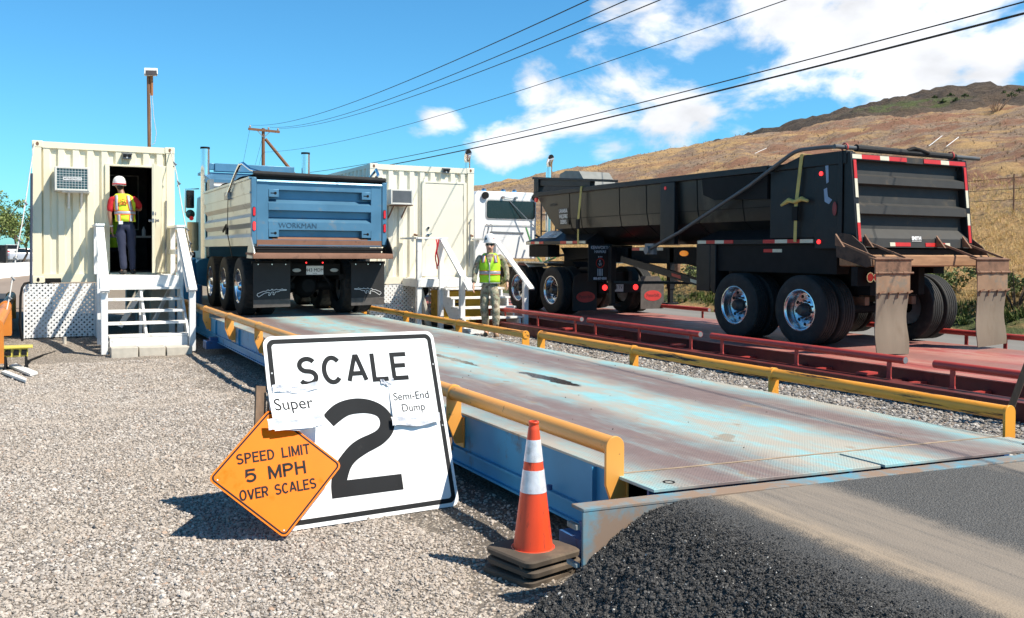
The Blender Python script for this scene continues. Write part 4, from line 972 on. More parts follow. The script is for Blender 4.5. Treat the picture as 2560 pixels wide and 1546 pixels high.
for x in (3.245, 5.555):
    b = MB(); b.box(x, x+.085, YT-.02, YT+.06, 1.74, 2.86); cpost = b.build('corner_post', bluet, tr, bevel=.006)
    for z in (2.29, 2.045):
        b = MB(); pts = [(x+.0425+.026*math.cos(t)*1.0, z+(.055 if math.sin(t) > 0 else -.055)+.026*math.sin(t)) for t in np.linspace(0, 2*math.pi, 25)[:-1]]
        b.prism(pts, 'y', YT-.028, YT-.0205); b.build('bezel', blackm, cpost)
        pts = [(x+.0425+.020*math.cos(t)*1.0, z+(.052 if math.sin(t) > 0 else -.052)+.020*math.sin(t)) for t in np.linspace(0, 2*math.pi, 25)[:-1]]
        b = MB(); b.prism(pts, 'y', YT-.036, YT-.0285); b.build('tail_lamp', redlit if z < 2.1 and x < 4 else redlamp, cpost)
# rear apron and brackets
b = MB(); b.prism([(YT+.25,1.60),(YT-.36,1.585),(YT-.37,1.565),(YT-.37,1.50),(YT-.34,1.495),(YT-.33,1.545),(YT+.25,1.565)], 'x', 3.20, 5.63); b.build('apron', tailrust, tr)
b = MB(); b.box(3.34,5.54,YT+.0,YT+.2,1.60,1.69); b.cyl((3.3,YT+.02,1.66),(5.6,YT+.02,1.66),.028,n=10); b.build('hinge_shaft', blackm, tr)
b = MB(); b.prism([(YT+.3,1.50),(YT-.36,1.50),(YT-.30,1.64),(YT-.05,1.86),(YT+.1,1.86)], 'x', 3.225, 3.239); b.build('end_plate', silver, tr)
b = MB(); b.prism([(YT+.3,1.50),(YT-.36,1.50),(YT-.30,1.64),(YT-.05,1.86),(YT+.1,1.86)], 'x', 5.645, 5.66); b.build('end_plate', black, tr)
# strap
b = MB(); b.bar((3.215,17.74,2.6),(3.20,17.72,1.95),.05,.006,(1,0,0)); b.bar((3.2,17.72,1.95),(3.23,17.40,1.5),.045,.006,(1,0,0)); b.box(3.175,3.21,17.66,17.80,1.93,2.06); b.bar((3.18,17.72,2.1),(3.16,17.95,1.99),.05,.02,(1,0,0)); b.build('ratchet_strap', blackm, tr)
# chassis
b = MB()
for x in (4.0, 4.75): b.box(x, x+.09, 16.35, 25.6, 1.22, 1.50)
for y in (16.36, 18.3, 20.2): b.box(4.0, 4.84, y, y+.1, 1.25, 1.48)
b.build('frame_rail', blackm, tr)
for y in (16.80, 18.26, 19.72):
    b = MB(); b.cyl((3.9,y,zc),(4.95,y,zc),.085,n=14); b.lathe([(0,-.27),(.12,-.25),(.20,-.13),(.23,0),(.20,.13),(.12,.25),(0,.27)], (4.42,y,zc), 'y', 20); b.build('axle', blackm, tr)
    b = MB(); b.box(3.86,3.96,y-.55,y+.55,zc+.12,zc+.22); b.box(4.9,5.0,y-.55,y+.55,zc+.12,zc+.22); b.each('spring', blackm, tr)
b = MB(); b.tube([(4.2,16.4,1.25),(4.0,16.5,1.0),(3.95,16.7,.95)], .02, 6); b.tube([(4.6,16.4,1.25),(4.8,16.45,1.02),(4.9,16.7,.9)], .02, 6); b.each('air_hose', blackm, tr)
b = MB(); b.box(4.02, 4.92, 16.26, 16.30, 1.19, 1.40); bar_ = b.build('light_panel', blackm, tr)
b = MB(); b.box(4.30, 4.61, 16.247, 16.255, 1.205, 1.365); pl = b.build('number_plate', white, tr, bevel=.003)
text('443 MDM', .085, blackm, (4.455,16.2455,1.285), (1,0,0), (0,0,1), pl, sx=.95)
b = MB(); pts = [(4.41+.09*i/12, 1.343+.012*math.sin(math.pi*i/12)) for i in range(13)]
b.strip(pts, 'y', 16.2445, 16.2455); b.build('rainbow_mark', tapeR, pl)
text('HAWAII', .022, blackm, (4.455,16.2455,1.226), (1,0,0), (0,0,1), pl)
for x in (4.13, 4.81):
    b = MB(); b.lathe([(0,-.012),(.03,-.01),(.034,0)], (x,16.255,1.285), 'y', 16, sx=2.3); b.build('reverse_lamp', mat('clear_lamp', (.45,.47,.46), .25), bar_)
for x in (4.30, 4.60):
    b = MB(); b.cyl((x,16.25,1.42),(x,16.262,1.42),.014,n=10); b.build('marker_lamp', redlit, bar_)
flapm = mat('black_rubber_flap', (.016,.0155,.0155), .7, var=.15, bump=.1, bs=30)
flapd = mat('dusty_flap', (.085,.075,.068), .85, var=.2, vs=12)
def rifle(parent, x0, y, z0, s, mt):
    o = [(0,0),(.02,.05),(.22,.13),(.33,.135),(.34,.17),(.40,.175),(.40,.155),(.47,.16),(.50,.20),(.52,.20),(.53,.165),(.62,.17),(.66,.20),(.69,.17),(.82,.18),(.86,.21),(.88,.18),(1.0,.18),(1.0,.155),(.78,.145),(.74,.11),(.62,.10),(.60,.03),(.57,.0),(.54,.02),(.56,.10),(.50,.10),(.47,.07),(.45,0),(.40,-.02),(.40,.02),(.42,.09),(.36,.09),(.25,.06),(.06,-.06),(0,0)]
    b = MB()
    for (a0, c0), (a1, c1) in zip(o[:-1], o[1:]):
        b.bar((x0+a0*s, y, z0+c0*abs(s)), (x0+a1*s, y, z0+c1*abs(s)), .007, .003, (0,1,0))
    b.build('emblem', mt, parent)
for x0, x1 in ((3.30, 3.93), (5.02, 5.64)):
    b = MB(); b.prism([(x0,1.42),(x1,1.41),(x1,.80),(x0,.79)], 'y', 15.905, 15.917); f_ = b.build('mudflap', flapm, tr)
    b = MB(); b.prism([(x0,.788),(x1,.798),(x1,.665),(x0,.655)], 'y', 15.905, 15.917); b.build('dusty_edge', flapd, f_)
    b = MB()
    for i in range(3): x = x0+.08+(x1-x0-.16)*i/2; b.cyl((x,15.90,1.395),(x,15.906,1.395),.010,n=8)
    b.each('bolt', chrome, f_)
    if x0 < 4: rifle(f_, x0+.06, 15.903, .87, .50, white)
    else: rifle(f_, x1-.06, 15.903, .87, -.50, white)
    b = MB(); b.box(x0-.02, x1+.02, 15.92, 15.96, 1.40, 1.45); b.build('flap_hanger', blackm, tr)
# cab (mostly hidden by the box)
b = MB()
b.loft([[(3.50,y0_,1.25),(5.34,y0_,1.25),(5.34,y0_,z_),(5.2,y0_,z_+.08),(3.64,y0_,z_+.08),(3.50,y0_,z_)] for y0_, z_ in ((21.85,2.85),(23.3,2.9),(23.55,2.2),(23.6,2.1))])
b.loft([[(3.75,y0_,1.2),(5.09,y0_,1.2),(5.09,y0_,z_),(4.95,y0_,z_+.07),(3.89,y0_,z_+.07),(3.75,y0_,z_)] for y0_, z_ in ((23.6,2.05),(25.5,1.85),(25.6,1.75))])
b.build('cab', bluet, tr)
for xo, sg in ((3.30, 1), (5.54, -1)):
    wheel(tr, xo, 24.75, zc, r, .29, sg, chrome, dish=False)
    b = MB(); b.lathe([(.58,0),(.60,0),(.60,.36),(.58,.36)], (xo if sg > 0 else xo-.36, 24.75, zc), 'x', 20, a0=-.3, a1=math.pi+.5); b.build('fender', blackm, tr)
for x in (3.60, 5.24): 
    b = MB(); b.box(x-.03,x+.03,21.845,21.85,2.1,2.6); b.box(x-.01,x+.01,22.0,23.2,2.15,2.75); b.build('window', glass, tr)
b = MB(); b.box(3.9,4.95,21.838,21.846,2.1,2.7); b.build('rear_window', glass, tr)
for x in (3.40, 5.67):
    b = MB(); b.tube([(x,21.5,1.4),(x,21.5,3.93)], .098, 20, caps=False); b.tube([(x,21.5,3.90),(x,21.5,3.94)], .100, 20); b.build('exhaust_stack', chrome, tr)
    b = MB(); b.cyl((x,21.5,3.90),(x,21.5,3.945),.103,n=20); b.build('stack_rim', blackm, tr)
for x, s in ((3.24, -1), (5.6, 1)):
    b = MB(); b.box(x-.09,x+.09,22.6,22.66,2.62,3.04); m1 = b.build('mirror', blackm, tr, bevel=.02)
    b = MB(); b.box(x-.075,x+.075,22.594,22.599,2.64,3.02); b.build('mirror_glass', glass, m1)
    b = MB(); b.tube([(x-.11*-s,22.63,2.5),(x+.11*s,22.63,2.56),(x+.11*s,22.63,3.06),(x-.2*s,22.63,3.08)], .014, 6); b.build('mirror_arm', chrome, m1)
    b = MB(); b.lathe([(0,-.03),(.09,-.02),(.105,.01),(.07,.05),(0,.06)], (x,22.6,2.48), 'y', 16); b.build('spot_mirror', mat('mirror_green', (.05,.09,.08), .1, .6), m1)
    b = MB(); b.cyl((x+.02*-s,22.55,2.38),(x+.02*-s,22.6,2.38),.05,n=12); b.build('side_lamp', redlamp, tr)
    b = MB(); b.cyl((x-.10*s,22.9,1.62),(x-.10*s,22.9,2.30),.13,n=20); [b.cyl((x-.10*s,22.9,z),(x-.10*s,22.9,z+.02),.137,n=20) for z in (1.7,2.2)]; b.build('air_cleaner', mat('air_cleaner_cream', (.55,.48,.34), .3, .4), tr)
    b = MB(); b.cyl((x+.12*-s,21.0,1.15),(x+.12*-s,22.4,1.15),.31,n=24); b.build('fuel_tank', mat('tank_blue', (.03,.16,.30), .35, .2), tr)
    b = MB(); b.box(x-.05,x+.25*-s,22.45,23.2,.75,1.2) if s < 0 else b.box(x-.25,x+.05,22.45,23.2,.75,1.2); b.build('step_box', steel, tr, bevel=.02)
b = MB(); b.box(3.5,5.34,25.62,25.7,.85,1.2); b.build('bumper', chrome, tr)

# ------------------------------------------------------------------ black end-dump trailer
tl = thing('dump_trailer', 'long black end dump trailer with red and white reflectors and rusty mudflaps', 'trailer', (11.4, 13.5, RZ))
tubm = mat('black_tub', (.016,.016,.0155), .34, .3, var=.15, vs=1.2, dirt=(.085,.074,.056), da=.42, ds=1.6, dd=2.2, bump=.12, bs=3.5, stretch=(1,1,.45))
tailm = mat('tailgate_grey_black', (.038,.037,.035), .6, var=.10, dirt=(.09,.075,.06), da=.26, ds=4, spec=.3)
XL, XR = 10.2, 12.6
r = .528; zc = RZ+r
r = .522; zc = RZ+r
for y in (10.12, 11.55): dual(tl, 10.05, 12.90, y, zc, r, .272, alu)
r = .528
def tubring(y, f=None):
    half = [(0,2.95),(.03,2.95),(.05,2.40),(.10,2.15),(.32,1.98),(.62,1.86),(.95,1.80)]
    pts = [(XL+x, z) for x, z in half] + [(XR-x, z) for x, z in half[::-1]]
    return [(x, (y if f is None else f(z)), z) for x, z in pts]
b = MB(); b.loft([tubring(9.42), tubring(13.4), tubring(16.4), tubring(0, lambda z: 17.35+(z-1.8)*1.02)]); b.build('tub', tubm, tl)
b = MB(); b.box(XL+.16, XR-.16, 9.6, 17.9, 2.955, 2.965); b.build('load_cover', blackm, tl)
for xa, xb in ((XL-.05, XL+.09), (XR-.09, XR+.05)):
    b = MB(); b.box(xa, xb, 10.9, 18.52, 2.90, 3.0); b.prism([(9.36,2.9),(9.36,3.085),(10.22,3.085),(10.55,2.99),(10.95,2.985),(10.95,2.9)], 'x', xa, xb); b.build('top_rail', black, tl, bevel=.008)
for xa, s in ((XL, 1), (XR, -1)):
    q = lambda a, c: (min(xa+a*s, xa+c*s), max(xa+a*s, xa+c*s))
    b = MB(); b.box(*q(-.045,.05), 13.28, 13.70, 1.78, 2.90); b.build('side_post', black, tl, bevel=.01)
    b = MB(); b.box(*q(-.035,.05), 9.40, 9.95, 1.70, 2.90); b.box(*q(-.012,.05), 9.95, 10.9, 1.86, 2.90); b.box(*q(-.06,-.035),9.42,9.50,1.72,3.08); b.build('rear_side_panel', black, tl, bevel=.006)
    b = MB(); b.prism([(10.95,2.88),(12.55,2.90),(12.5,2.62),(12.2,2.52),(10.95,2.48)], 'x', *q(-.03,.06)); b.build('gusset_plate', blackm, tl)
    # sloping shelves above the wheels and over the kingpin
    for ya, yb, yc in ((9.97, 12.68, 12.35), (16.28, 18.93, 18.2)):
        z0_, z1_ = (1.815, 2.10) if ya < 12 else (1.845, 2.13)
        b = MB(); b.loft([[(xa-.01*s,ya,z0_-.04),(xa-.01*s,ya,z0_+.03),(xa+.42*s,ya,z1_),(xa+.42*s,ya,z0_-.04)], [(xa-.01*s,yb,z0_-.04),(xa-.01*s,yb,z0_+.03),(xa+.42*s,yc,z1_),(xa+.42*s,yb,z0_-.04)]]); b.build('shelf', black, tl)
    b = MB(); b.box(*q(.05,.30), 9.6, 12.66, 1.33, 1.77); b.box(*q(.62,.75), 9.5, 12.5, 1.02, 1.76); b.build('side_sill', blackm, tl)
    b = MB(); b.box(*q(-.005,.30), 12.34, 12.70, .98, 1.775); b.prism([(12.34,1.775),(12.34,1.02),(12.25,.95),(12.20,.95),(12.20,1.775)], 'x', *q(.0,.3)); b.build('wheel_skirt', black, tl, bevel=.01)
    b = MB(); b.box(*q(.05,.36), 18.0, 18.9, 1.52, 1.80); b.build('toolbox', blackm, tl, bevel=.015)
    stripes(tl, (xa-.013*s, 12.66, 1.815), (xa-.013*s, 11.75, 1.815), (0,0,1), 4, .055, cols='wrwr')
    stripes(tl, (xa-.013*s, 11.05, 1.813), (xa-.013*s, 10.0, 1.813), (0,0,1), 4, .055, cols='rwrw')
    stripes(tl, (xa-.013*s, 18.90, 1.845), (xa-.013*s, 18.1, 1.845), (0,0,1), 4, .055, cols='wrwr')
    stripes(tl, (xa-.013*s, 17.35, 1.845), (xa-.013*s, 16.32, 1.845), (0,0,1), 4, .055, cols='rrwr' if 0 else 'rwrw')
    stripes(tl, (xa+.048*s, 11.1, 1.67), (xa+.048*s, 10.7, 1.67), (0,0,1), 2, .05, cols='rw')
    stripes(tl, (xa+.25*s, 15.0, 1.70), (xa+.25*s, 14.0, 1.70), (0,0,1), 4, .055, cols='rwrw')
    for y, z, mt_ in ((9.83, 2.79, redlit), (9.86, 1.80, redlit), (13.55, 2.80, redlamp)):
        b = MB(); b.cyl((xa-.036*s,y,z),(xa-.052*s,y,z),.032,n=14); b.build('side_lamp', mt_ if s > 0 else redlamp, tl)
    b = MB(); pts = [(9.55+.04*math.cos(t), 2.27+.10*math.sin(t)) for t in np.linspace(0,2*math.pi,20)[:-1]]; b.prism(pts, 'x', *q(-.066,-.0605)); b.build('side_reflector', mat('dull_red', (.22,.012,.012), .3), tl)
    b = MB(); b.lathe([(0,-.0),(.03,.002),(.045,.02)], (xa+.24*s,13.35,1.63), 'x', 16, sx=2.2, sy=1) if False else b.prism([(13.2+.11*math.cos(t), 1.62+.05*math.sin(t)) for t in np.linspace(0,2*math.pi,20)[:-1]], 'x', *q(.10,.13)); b.build('marker_lamp', amber, tl)
# frame, braces, landing legs
b = MB()
for x in (10.85, 11.82): b.box(x, x+.12, 9.3, 18.3, 1.42, 1.74)
for y in (9.5, 10.9, 12.6, 14.2, 15.6, 17.8): b.box(10.85, 11.94, y, y+.12, 1.45, 1.72)
b.build('frame_rail', blackm, tl)
for x in (10.62, 12.12):
    b = MB(); b.bar((x,15.6,1.50),(x,12.65,1.02),.07,.13); b.build('diagonal_brace', black, tl)
    stripes(tl, (x-.037*(1 if x < 11 else -1),13.9,1.223), (x-.037*(1 if x < 11 else -1),12.8,1.044), (0,.16,1), 4, .06, cols='r-wr')
    b = MB(); b.box(x-.06,x+.06,15.9,16.02,.86,1.75); b.box(x-.045,x+.045,15.915,16.005,.56,.86); b.box(x-.14,x+.14,15.85,16.07,.53,.56); b.build('landing_leg', black, tl)
b = MB(); b.bar((10.62,15.95,1.0),(12.3,15.95,1.0),.05,.06); b.bar((10.62,15.9,1.02),(12.6,14.2,1.02),.04,.05); b.build('leg_crossbar', black, tl)
b = MB(); b.prism([(18.2,1.74),(16.2,1.74),(16.3,1.55),(17.9,1.45)], 'x', 10.7, 12.1); b.build('kingpin_plate', blackm, tl)
for y in (10.12, 11.55):
    b = MB(); b.cyl((10.5,y,zc),(12.3,y,zc),.075,n=12); b.build('axle', blackm, tl)
    b = MB(); 
    for x in (10.85,11.85): b.box(x,x+.09,y-.5,y+.5,zc+.08,zc+.20)
    b.each('spring', rust, tl)
# ratchet straps
yst = mat('yellow_webbing', (.50,.40,.13), .8, var=.15)
for y, zt, nm in ((16.42, 2.985, 0), (10.20, 3.075, 1)):
    b = MB(); x = XL-.058
    b.bar((x,y,zt+.02),(x-.01,y+.10,2.32),.065 if nm else .075,.006,(1,0,0)); b.bar((x-.01,y+.10,2.14),(x-.0,y+.12,1.80),.06,.006,(1,0,0)); b.bar((x+.3,y-.02,zt+.035),(x,y,zt+.025),.06,.006)
    s_ = b.build('ratchet_strap', yst, tl)
    b = MB(); b.box(x-.03,x+.0,y+.05,y+.16,2.12,2.33); b.build('ratchet', blackm, s_)
    if nm:
        b = MB(); b.tube([(x-.03,y+.38,2.36),(x-.05,y+.2,2.43),(x-.06,y+.08,2.40),(x-.05,y-.06,2.44),(x-.02,y-.16,2.40)], [.02,.038,.03,.038,.02], 8); b.build('strap_knot', yst, s_)
# tarp arm
b = MB(); b.tube([(10.10,13.99,1.68),(10.10,13.04,2.0),(10.10,11.28,2.70),(10.10,10.42,3.10),(10.10,10.30,3.145),(10.10,10.17,3.165),(10.10,9.75,3.16),(10.13,9.46,3.145)], .030, 10); b.build('tarp_arm', mat('dark_tube', (.10,.105,.11), .5, .3, dirt=(.12,.08,.06), da=.3), tl)
b = MB(); b.cyl((10.05,13.99,1.68),(10.24,13.99,1.68),.07,n=16); b.box(10.12,10.20,13.85,14.12,1.60,1.80); b.build('arm_pivot', greyp, tl)
b = MB(); b.tube([(9.98,9.42,3.135),(13.05,9.40,3.115)], .032, 10); b.build('tarp_bar', MATS['dark_tube'], tl)
b = MB(); b.tube([(10.40,9.415,3.135),(11.1,9.41,3.13),(12.5,9.405,3.12)], [.055,.05,.045], 10); b.build('rolled_tarp', mat('black_tarp', (.012,)*3), tl)
for x in (10.18, 12.42):
    b = MB(); b.lathe([(.05,-.012),(.064,-.012),(.064,.012),(.05,.012)], (x,9.415,3.13), 'x', 14); b.build('tarp_clamp', railR, tl)
b = MB(); b.tube([(11.42,9.39,3.15),(11.55,9.37,3.19),(11.7,9.38,3.17),(11.85,9.36,3.13)], .03, 8); b.build('tied_rope', blackm, tl)
# headboard end: rolled cover and a pale deflector hood
b = MB(); b.box(XL-.04,XR+.04,18.30,18.52,3.0,3.30); b.build('headboard', black, tl, bevel=.01)
b = MB(); b.bar((XL+.02,18.56,3.33),(XL+.1,15.4,3.06),.16,.05); b.bar((XL+.05,18.5,3.22),(XL+.08,16.2,3.06),.12,.14); b.build('cover_track', black, tl, bevel=.008)
b = MB(); b.prism([(19.5,3.05),(19.38,3.54),(19.1,3.60),(18.5,3.54),(18.0,3.05)], 'x', 11.36, 12.2); b.build('deflector_hood', mat('pale_grey_sheet', (.20,.205,.195), .6, var=.12), tl)
b = MB(); b.cyl((XL-.02,18.4,2.82),(XL-.06,18.4,2.82),.05,n=12); b.build('front_lamp', redlamp, tl)
seamp = [(0,2.93),(.03,2.93),(.05,2.40),(.10,2.15),(.32,1.98),(.62,1.86)]
for y in (17.05, 16.62, 15.15, 14.25, 12.75, 11.6):
    b = MB(); pts = [(XL+x-.004, y, z) for x, z in seamp[1:]]; b.tube(pts, .0055, 4); b.build('weld_seam', blackm, tl)
b = MB(); b.tube([(XL+.052, 9.95, 2.36),(XL+.046, 17.3, 2.36)], .006, 4); b.build('weld_seam', blackm, tl)
# painted lettering and notices
decal = mat('decal_white', (.78,.78,.77), .5); decalk = mat('decal_black', (.012,.012,.013), .5)
wd = (0,-1,0); up_ = (.06,0,1)
b = MB(); b.obox((10.2445,17.32,2.41),(0,.21,0),(-.008,0,.19),(.002,0,0)); wfd = b.build('notice', decalk, tl)
for s_, z in (('LAHAINA', 2.53), ('WILDFIRE', 2.41), ('DEBRIS', 2.29)):
    text(s_, .125, decal, (10.2405+(z-2.41)*-.042,17.32,z), wd, (-.042,0,1), wfd, sx=.66, weight=.001)
text('GVW 68,000', .085, mat('faint_grey', (.06,.06,.058), .6), (10.223,17.75,2.68), wd, (-.042,0,1), tl, sx=.7)
b = MB(); b.obox((10.333,17.98,2.03),(-.06,.27,.0),(.112,0,.075),(.002,0,-.003)); nb = b.build('notice_board', decal, tl)
b = MB()
for k in range(5): b.obox((10.333-.09+.045*k,17.98,2.034-.06+.030*k),(0,.20-.04*(k%2),0),(.006,0,.004),(.002,0,-.003))
b.build('small_print', mat('print_grey', (.25,.27,.33), .6), nb)
b = MB(); b.obox((10.40+.1,16.24,1.42),(.29,0,0),(0,.006,0),(0,0,.39)); kf = b.build('mudflap', flapm, tl)
fx = 10.50; fy = 16.231
text('KENWORTH', .095, mat('decal_pale', (.55,.56,.62), .5), (fx,fy,1.73), (1,0,0), (0,0,1), kf, sx=.85, weight=.002); text('HAWAII', .085, MATS['decal_pale'], (fx,fy,1.645), (1,0,0), (0,0,1), kf, sx=.95, weight=.002)
text('808-807-0500', .068, MATS['decal_pale'], (fx,fy,1.085), (1,0,0), (0,0,1), kf, sx=.85, weight=.003)
em = MB(); em.lathe([(.088,0),(.105,-.001),(.105,.001),(.088,.001)], (fx,fy,1.41), 'y', 28); em.build('emblem_ring', tapeR, kf)
text('K', .085, MATS['decal_pale'], (fx,fy-.001,1.445), (1,0,0), (0,0,1), kf); text('W', .085, MATS['decal_pale'], (fx,fy-.001,1.375), (1,0,0), (0,0,1), kf)
b = MB()
for i in range(4): b.box(fx-.065+.036*i, fx-.065+.036*i+.018, fy-.001, fy+.001, 1.14, 1.29)
for i in range(3): b.box(fx-.05+.04*i, fx-.05+.04*i+.02, fy-.001, fy+.001, 1.525, 1.555)
b.build('emblem_bars', MATS['decal_pale'], kf)
# tape scraps
tb = mat('blue_tape', (.22,.30,.42), .5)
for pts in ([(9.76,2.92),(9.70,2.90),(9.69,2.66),(9.73,2.64)], [(9.78,2.56),(9.72,2.58),(9.70,2.45),(9.62,2.40),(9.68,2.34),(9.76,2.38)]):
    b = MB(); b.prism(pts, 'x', XL-.040, XL-.0355); b.build('tape_scrap', tb, tl)
# tailgate, leaning slightly forward at the top
b = MB(); Y = 9.2
k = lambda y, z: (Y+y+(z-1.72)*.10, z)
prof = [k(.10,3.04),(Y-.02+.13,3.04),k(-.02,2.955),k(.075,2.95),k(.075,2.765),k(-.035,2.725),k(-.04,2.62),k(.075,2.60),k(.075,2.355),k(-.035,2.315),k(-.04,2.195),k(.075,2.175),k(.075,1.985),k(-.035,1.85),k(-.04,1.72),k(.13,1.72)]
b.prism(prof, 'x', XL+.07, XR-.07); tg = b.build('tailgate', tailm, tl)
for xa, xb in ((XL-.035, XL+.069), (XR-.069, XR+.035)):
    b = MB(); b.prism([k(.22,3.06),k(-.03,3.06),k(-.035,1.72),k(.22,1.72)], 'x', xa, xb); b.build('tail_post', black, tl, bevel=.008)
yf_ = lambda z, d=-.035: Y+d+(z-1.72)*.10
stripes(tg, (XL+.0, yf_(3.0,-.028), 3.0), (XR, yf_(3.0,-.028), 3.0), (0,.1,1), 13, .062, cols='wrrwrr--rrwrrw')
for x, c in ((XL+.03, 'rrrwww-wwwrrr-'), (XR-.03, 'rrrrwww-wwrrr-')):
    stripes(tl, (x, yf_(2.95,-.040), 2.95), (x, yf_(1.80,-.040), 1.80), (1,0,0), 13, .055, cols=c)
stripes(tg, (XL+.62, yf_(1.765,-.043), 1.765), (XR-.50, yf_(1.765,-.043), 1.765), (0,.1,1), 12, .055, cols='wrrr---rrrrw')
text('SMITH', .07, decal, ((XL+XR)/2-.02, yf_(1.86,-.045), 1.855), (1,0,0), (0,.1,1), tg, weight=.004)
b = MB(); b.box((XL+XR)/2-.12, (XL+XR)/2+.08, yf_(1.815,-.044)-.001, yf_(1.815,-.044)+.001, 1.812, 1.82); b.build('underline', decal, tg)
# rusty apron, deflectors and flap hangers
b = MB(); b.box(XL-.02, XR+.02, 8.90, 9.5, 1.45, 1.615); b.build('apron', mat('apron_rust', (.36,.20,.11), .75, var=.2, vs=5, dirt=(.15,.09,.06), da=.4, stretch=(.6,3,3), spec=.2), tl, bevel=.02)
b = MB(); b.box(XL,XR,9.22,9.45,1.62,1.70); b.build('tail_gap_shade', blackm, tl)  # solid black bar stands in for the shade inside the gap
pts = [(9.52,1.87),(9.42,1.92),(9.25,1.90),(9.02,1.74),(8.90,1.58),(8.88,1.46),(8.97,1.44),(9.5,1.58)]
for x in (XL-.06, XR+.05): b = MB(); b.prism(pts, 'x', x-.008, x+.008); b.build('deflector', mat('dark_rust', (.085,.052,.036), .8, var=.3, dirt=(.04,.03,.025), da=.45), tl)
flapm2 = mat('mud_grey_flap', (.205,.165,.125), .9, var=.10, vs=2, dirt=(.16,.12,.085), da=.42, ds=3, stretch=(2.5,2.5,.6), dd=1.5, bump=.04, spec=.2)
for fx0, fx1, s in ((9.90, 10.55, 1), (11.95, 12.62, -1)):
    yF = 8.60
    b = MB(); b.box(fx0-.02, fx1+.02, yF-.01, yF+.012, 1.36, 1.555); b.prism([(yF-.02,1.54),(yF+.10,1.575),(yF+.10,1.59),(yF-.03,1.558)], 'x', fx0-.035, fx1+.035); hg = b.build('flap_hanger', rust, tl)
    b = MB(); b.tube([(fx0-.03,yF-.015,1.372),(fx1+.05,yF-.015,1.372)], .014, 8); [b.cyl((x,yF-.015,1.372),(x+.09,yF-.015,1.372),.02,n=8) for x in (fx0+.02, fx0+.28, fx0+.5)]; b.build('hinge_rod', rust, hg)
    b = MB(); b.box(fx0, fx1, yF-.008, yF+.004, 1.10, 1.355); up2 = b.build('mudflap', mat('rust_flap', (.27,.165,.10), .85, var=.2, vs=4, dirt=(.20,.16,.12), da=.5, ds=6), tl)
    n = 10; L_, R_ = [], []
    for i in range(n+1):
        z = 1.098-.80*i/n; wv = .022*math.sin(i*.8+s)*(i/n); L_.append((fx0+.012+.022*math.sin(i*.65)+.0*wv, yF+.02*math.sin(i*.5), z)); R_.append((fx1-.012+.012*math.sin(i*.8+1), yF+.02*math.sin(i*.5)+.01, z - (.0 if i < n else .03*s)))
    b = MB(); rings = [[l_, r_, (r_[0],r_[1]+.012,r_[2]), (l_[0],l_[1]+.012,l_[2])] for l_, r_ in zip(L_, R_)]
    b.loft(rings); b.build('lower_flap', flapm2, up2)
    b = MB()
    for i in range(4):
        x = fx0+.06+(fx1-fx0-.1)*i/3; b.bar((x-.02,yF-.02,1.10),(x+.06,yF-.025,1.125),.03,.02); b.bar((x-.01,yF-.02,1.115),(x-.03,yF-.02,1.03),.012,.012)
    b.each('clip', rust, up2)
    for x in (fx0+.03, fx1-.06):
        xo_ = x+(.12 if s > 0 else .12)
        b = MB(); b.bar((xo_-.28, 9.16, 1.80), (x, 8.63, 1.575), .035, .03); b.prism([(9.17,1.74),(9.17,1.90),(9.02,1.72)], 'x', xo_-.30, xo_-.27); b.build('flap_arm', rust, tl)
for x in (10.30, 10.43):
    b = MB(); b.cyl((x,9.05,1.30),(x,9.08,1.30),.06,n=18); l_ = b.build('tail_lamp', redlamp, tl); b = MB(); b.lathe([(.058,-.008),(.072,-.008),(.072,.02)], (x,9.05,1.30), 'y', 18); b.build('lamp_ring', chrome if x < 11 else blackm, l_)
b = MB(); b.box(10.1,10.66,9.09,9.2,1.18,1.44); b.build('rear_beam', blackm, tl)

# ------------------------------------------------------------------ white tractor
tt = thing('tractor_truck', 'white tractor truck coupled to the black trailer, its back window facing us', 'truck', (11.4, 21, RZ))
whitet = mat('white_truck_paint', (.80,.80,.80), .25, var=.03, coat=.4)
for y in (17.75, 19.33): dual(tt, 10.19, 12.62, y, zc, r, .265, alu)
b = MB(); X0, X1 = 10.50, 12.40
ring = lambda y, z1: [(X0,y,1.45),(X1,y,1.45),(X1,y,z1-.12),(X1-.1,y,z1),(X0+.1,y,z1),(X0,y,z1-.12)]
b.loft([ring(22.45,3.28), ring(24.2,3.32), ring(24.9,3.1), ring(25.1,2.4)]); b.loft([[(10.75,y,1.2),(12.15,y,1.2),(12.15,y,z),(11.95,y,z+.1),(10.95,y,z+.1),(10.75,y,z)] for y, z in ((25.1,2.25),(27,2.0),(27.1,1.8))]); b.build('cab', whitet, tt, bevel=.02)
b = MB()
def rrect(x0,x1,z0,z1,r,n=6):
    return [(cx_+r*math.cos(t), cz_+r*math.sin(t)) for cx_,cz_,a in ((x1-r,z1-r,0),(x0+r,z1-r,math.pi/2),(x0+r,z0+r,math.pi),(x1-r,z0+r,1.5*math.pi)) for t in np.linspace(a,a+math.pi/2,n)]
b.prism(rrect(10.84,12.38,2.52,3.06,.09), 'y', 22.435, 22.449); wf = b.build('window_frame', mat('window_trim', (.45,.45,.44), .4), tt)
b = MB(); b.prism(rrect(10.87,12.35,2.55,3.03,.07), 'y', 22.425, 22.434); b.build('window_glass', glass, wf)
for x in (10.66, 12.2):
    b = MB(); b.cyl((x+.15,22.44,3.16),(x+.15,22.38,3.16),.095,n=18); wl = b.build('work_lamp', blackm, tt)
b = MB(); b.bar((11.55,22.4,3.02),(12.22,22.2,2.33),.02,.02); b.bar((11.4,22.42,3.12),(11.75,22.42,3.08),.015,.015); b.build('strut', steel, tt)
b = MB()
for x in (11.34,11.74): b.box(x-.03,x+.03,22.36,22.44,3.09,3.15)
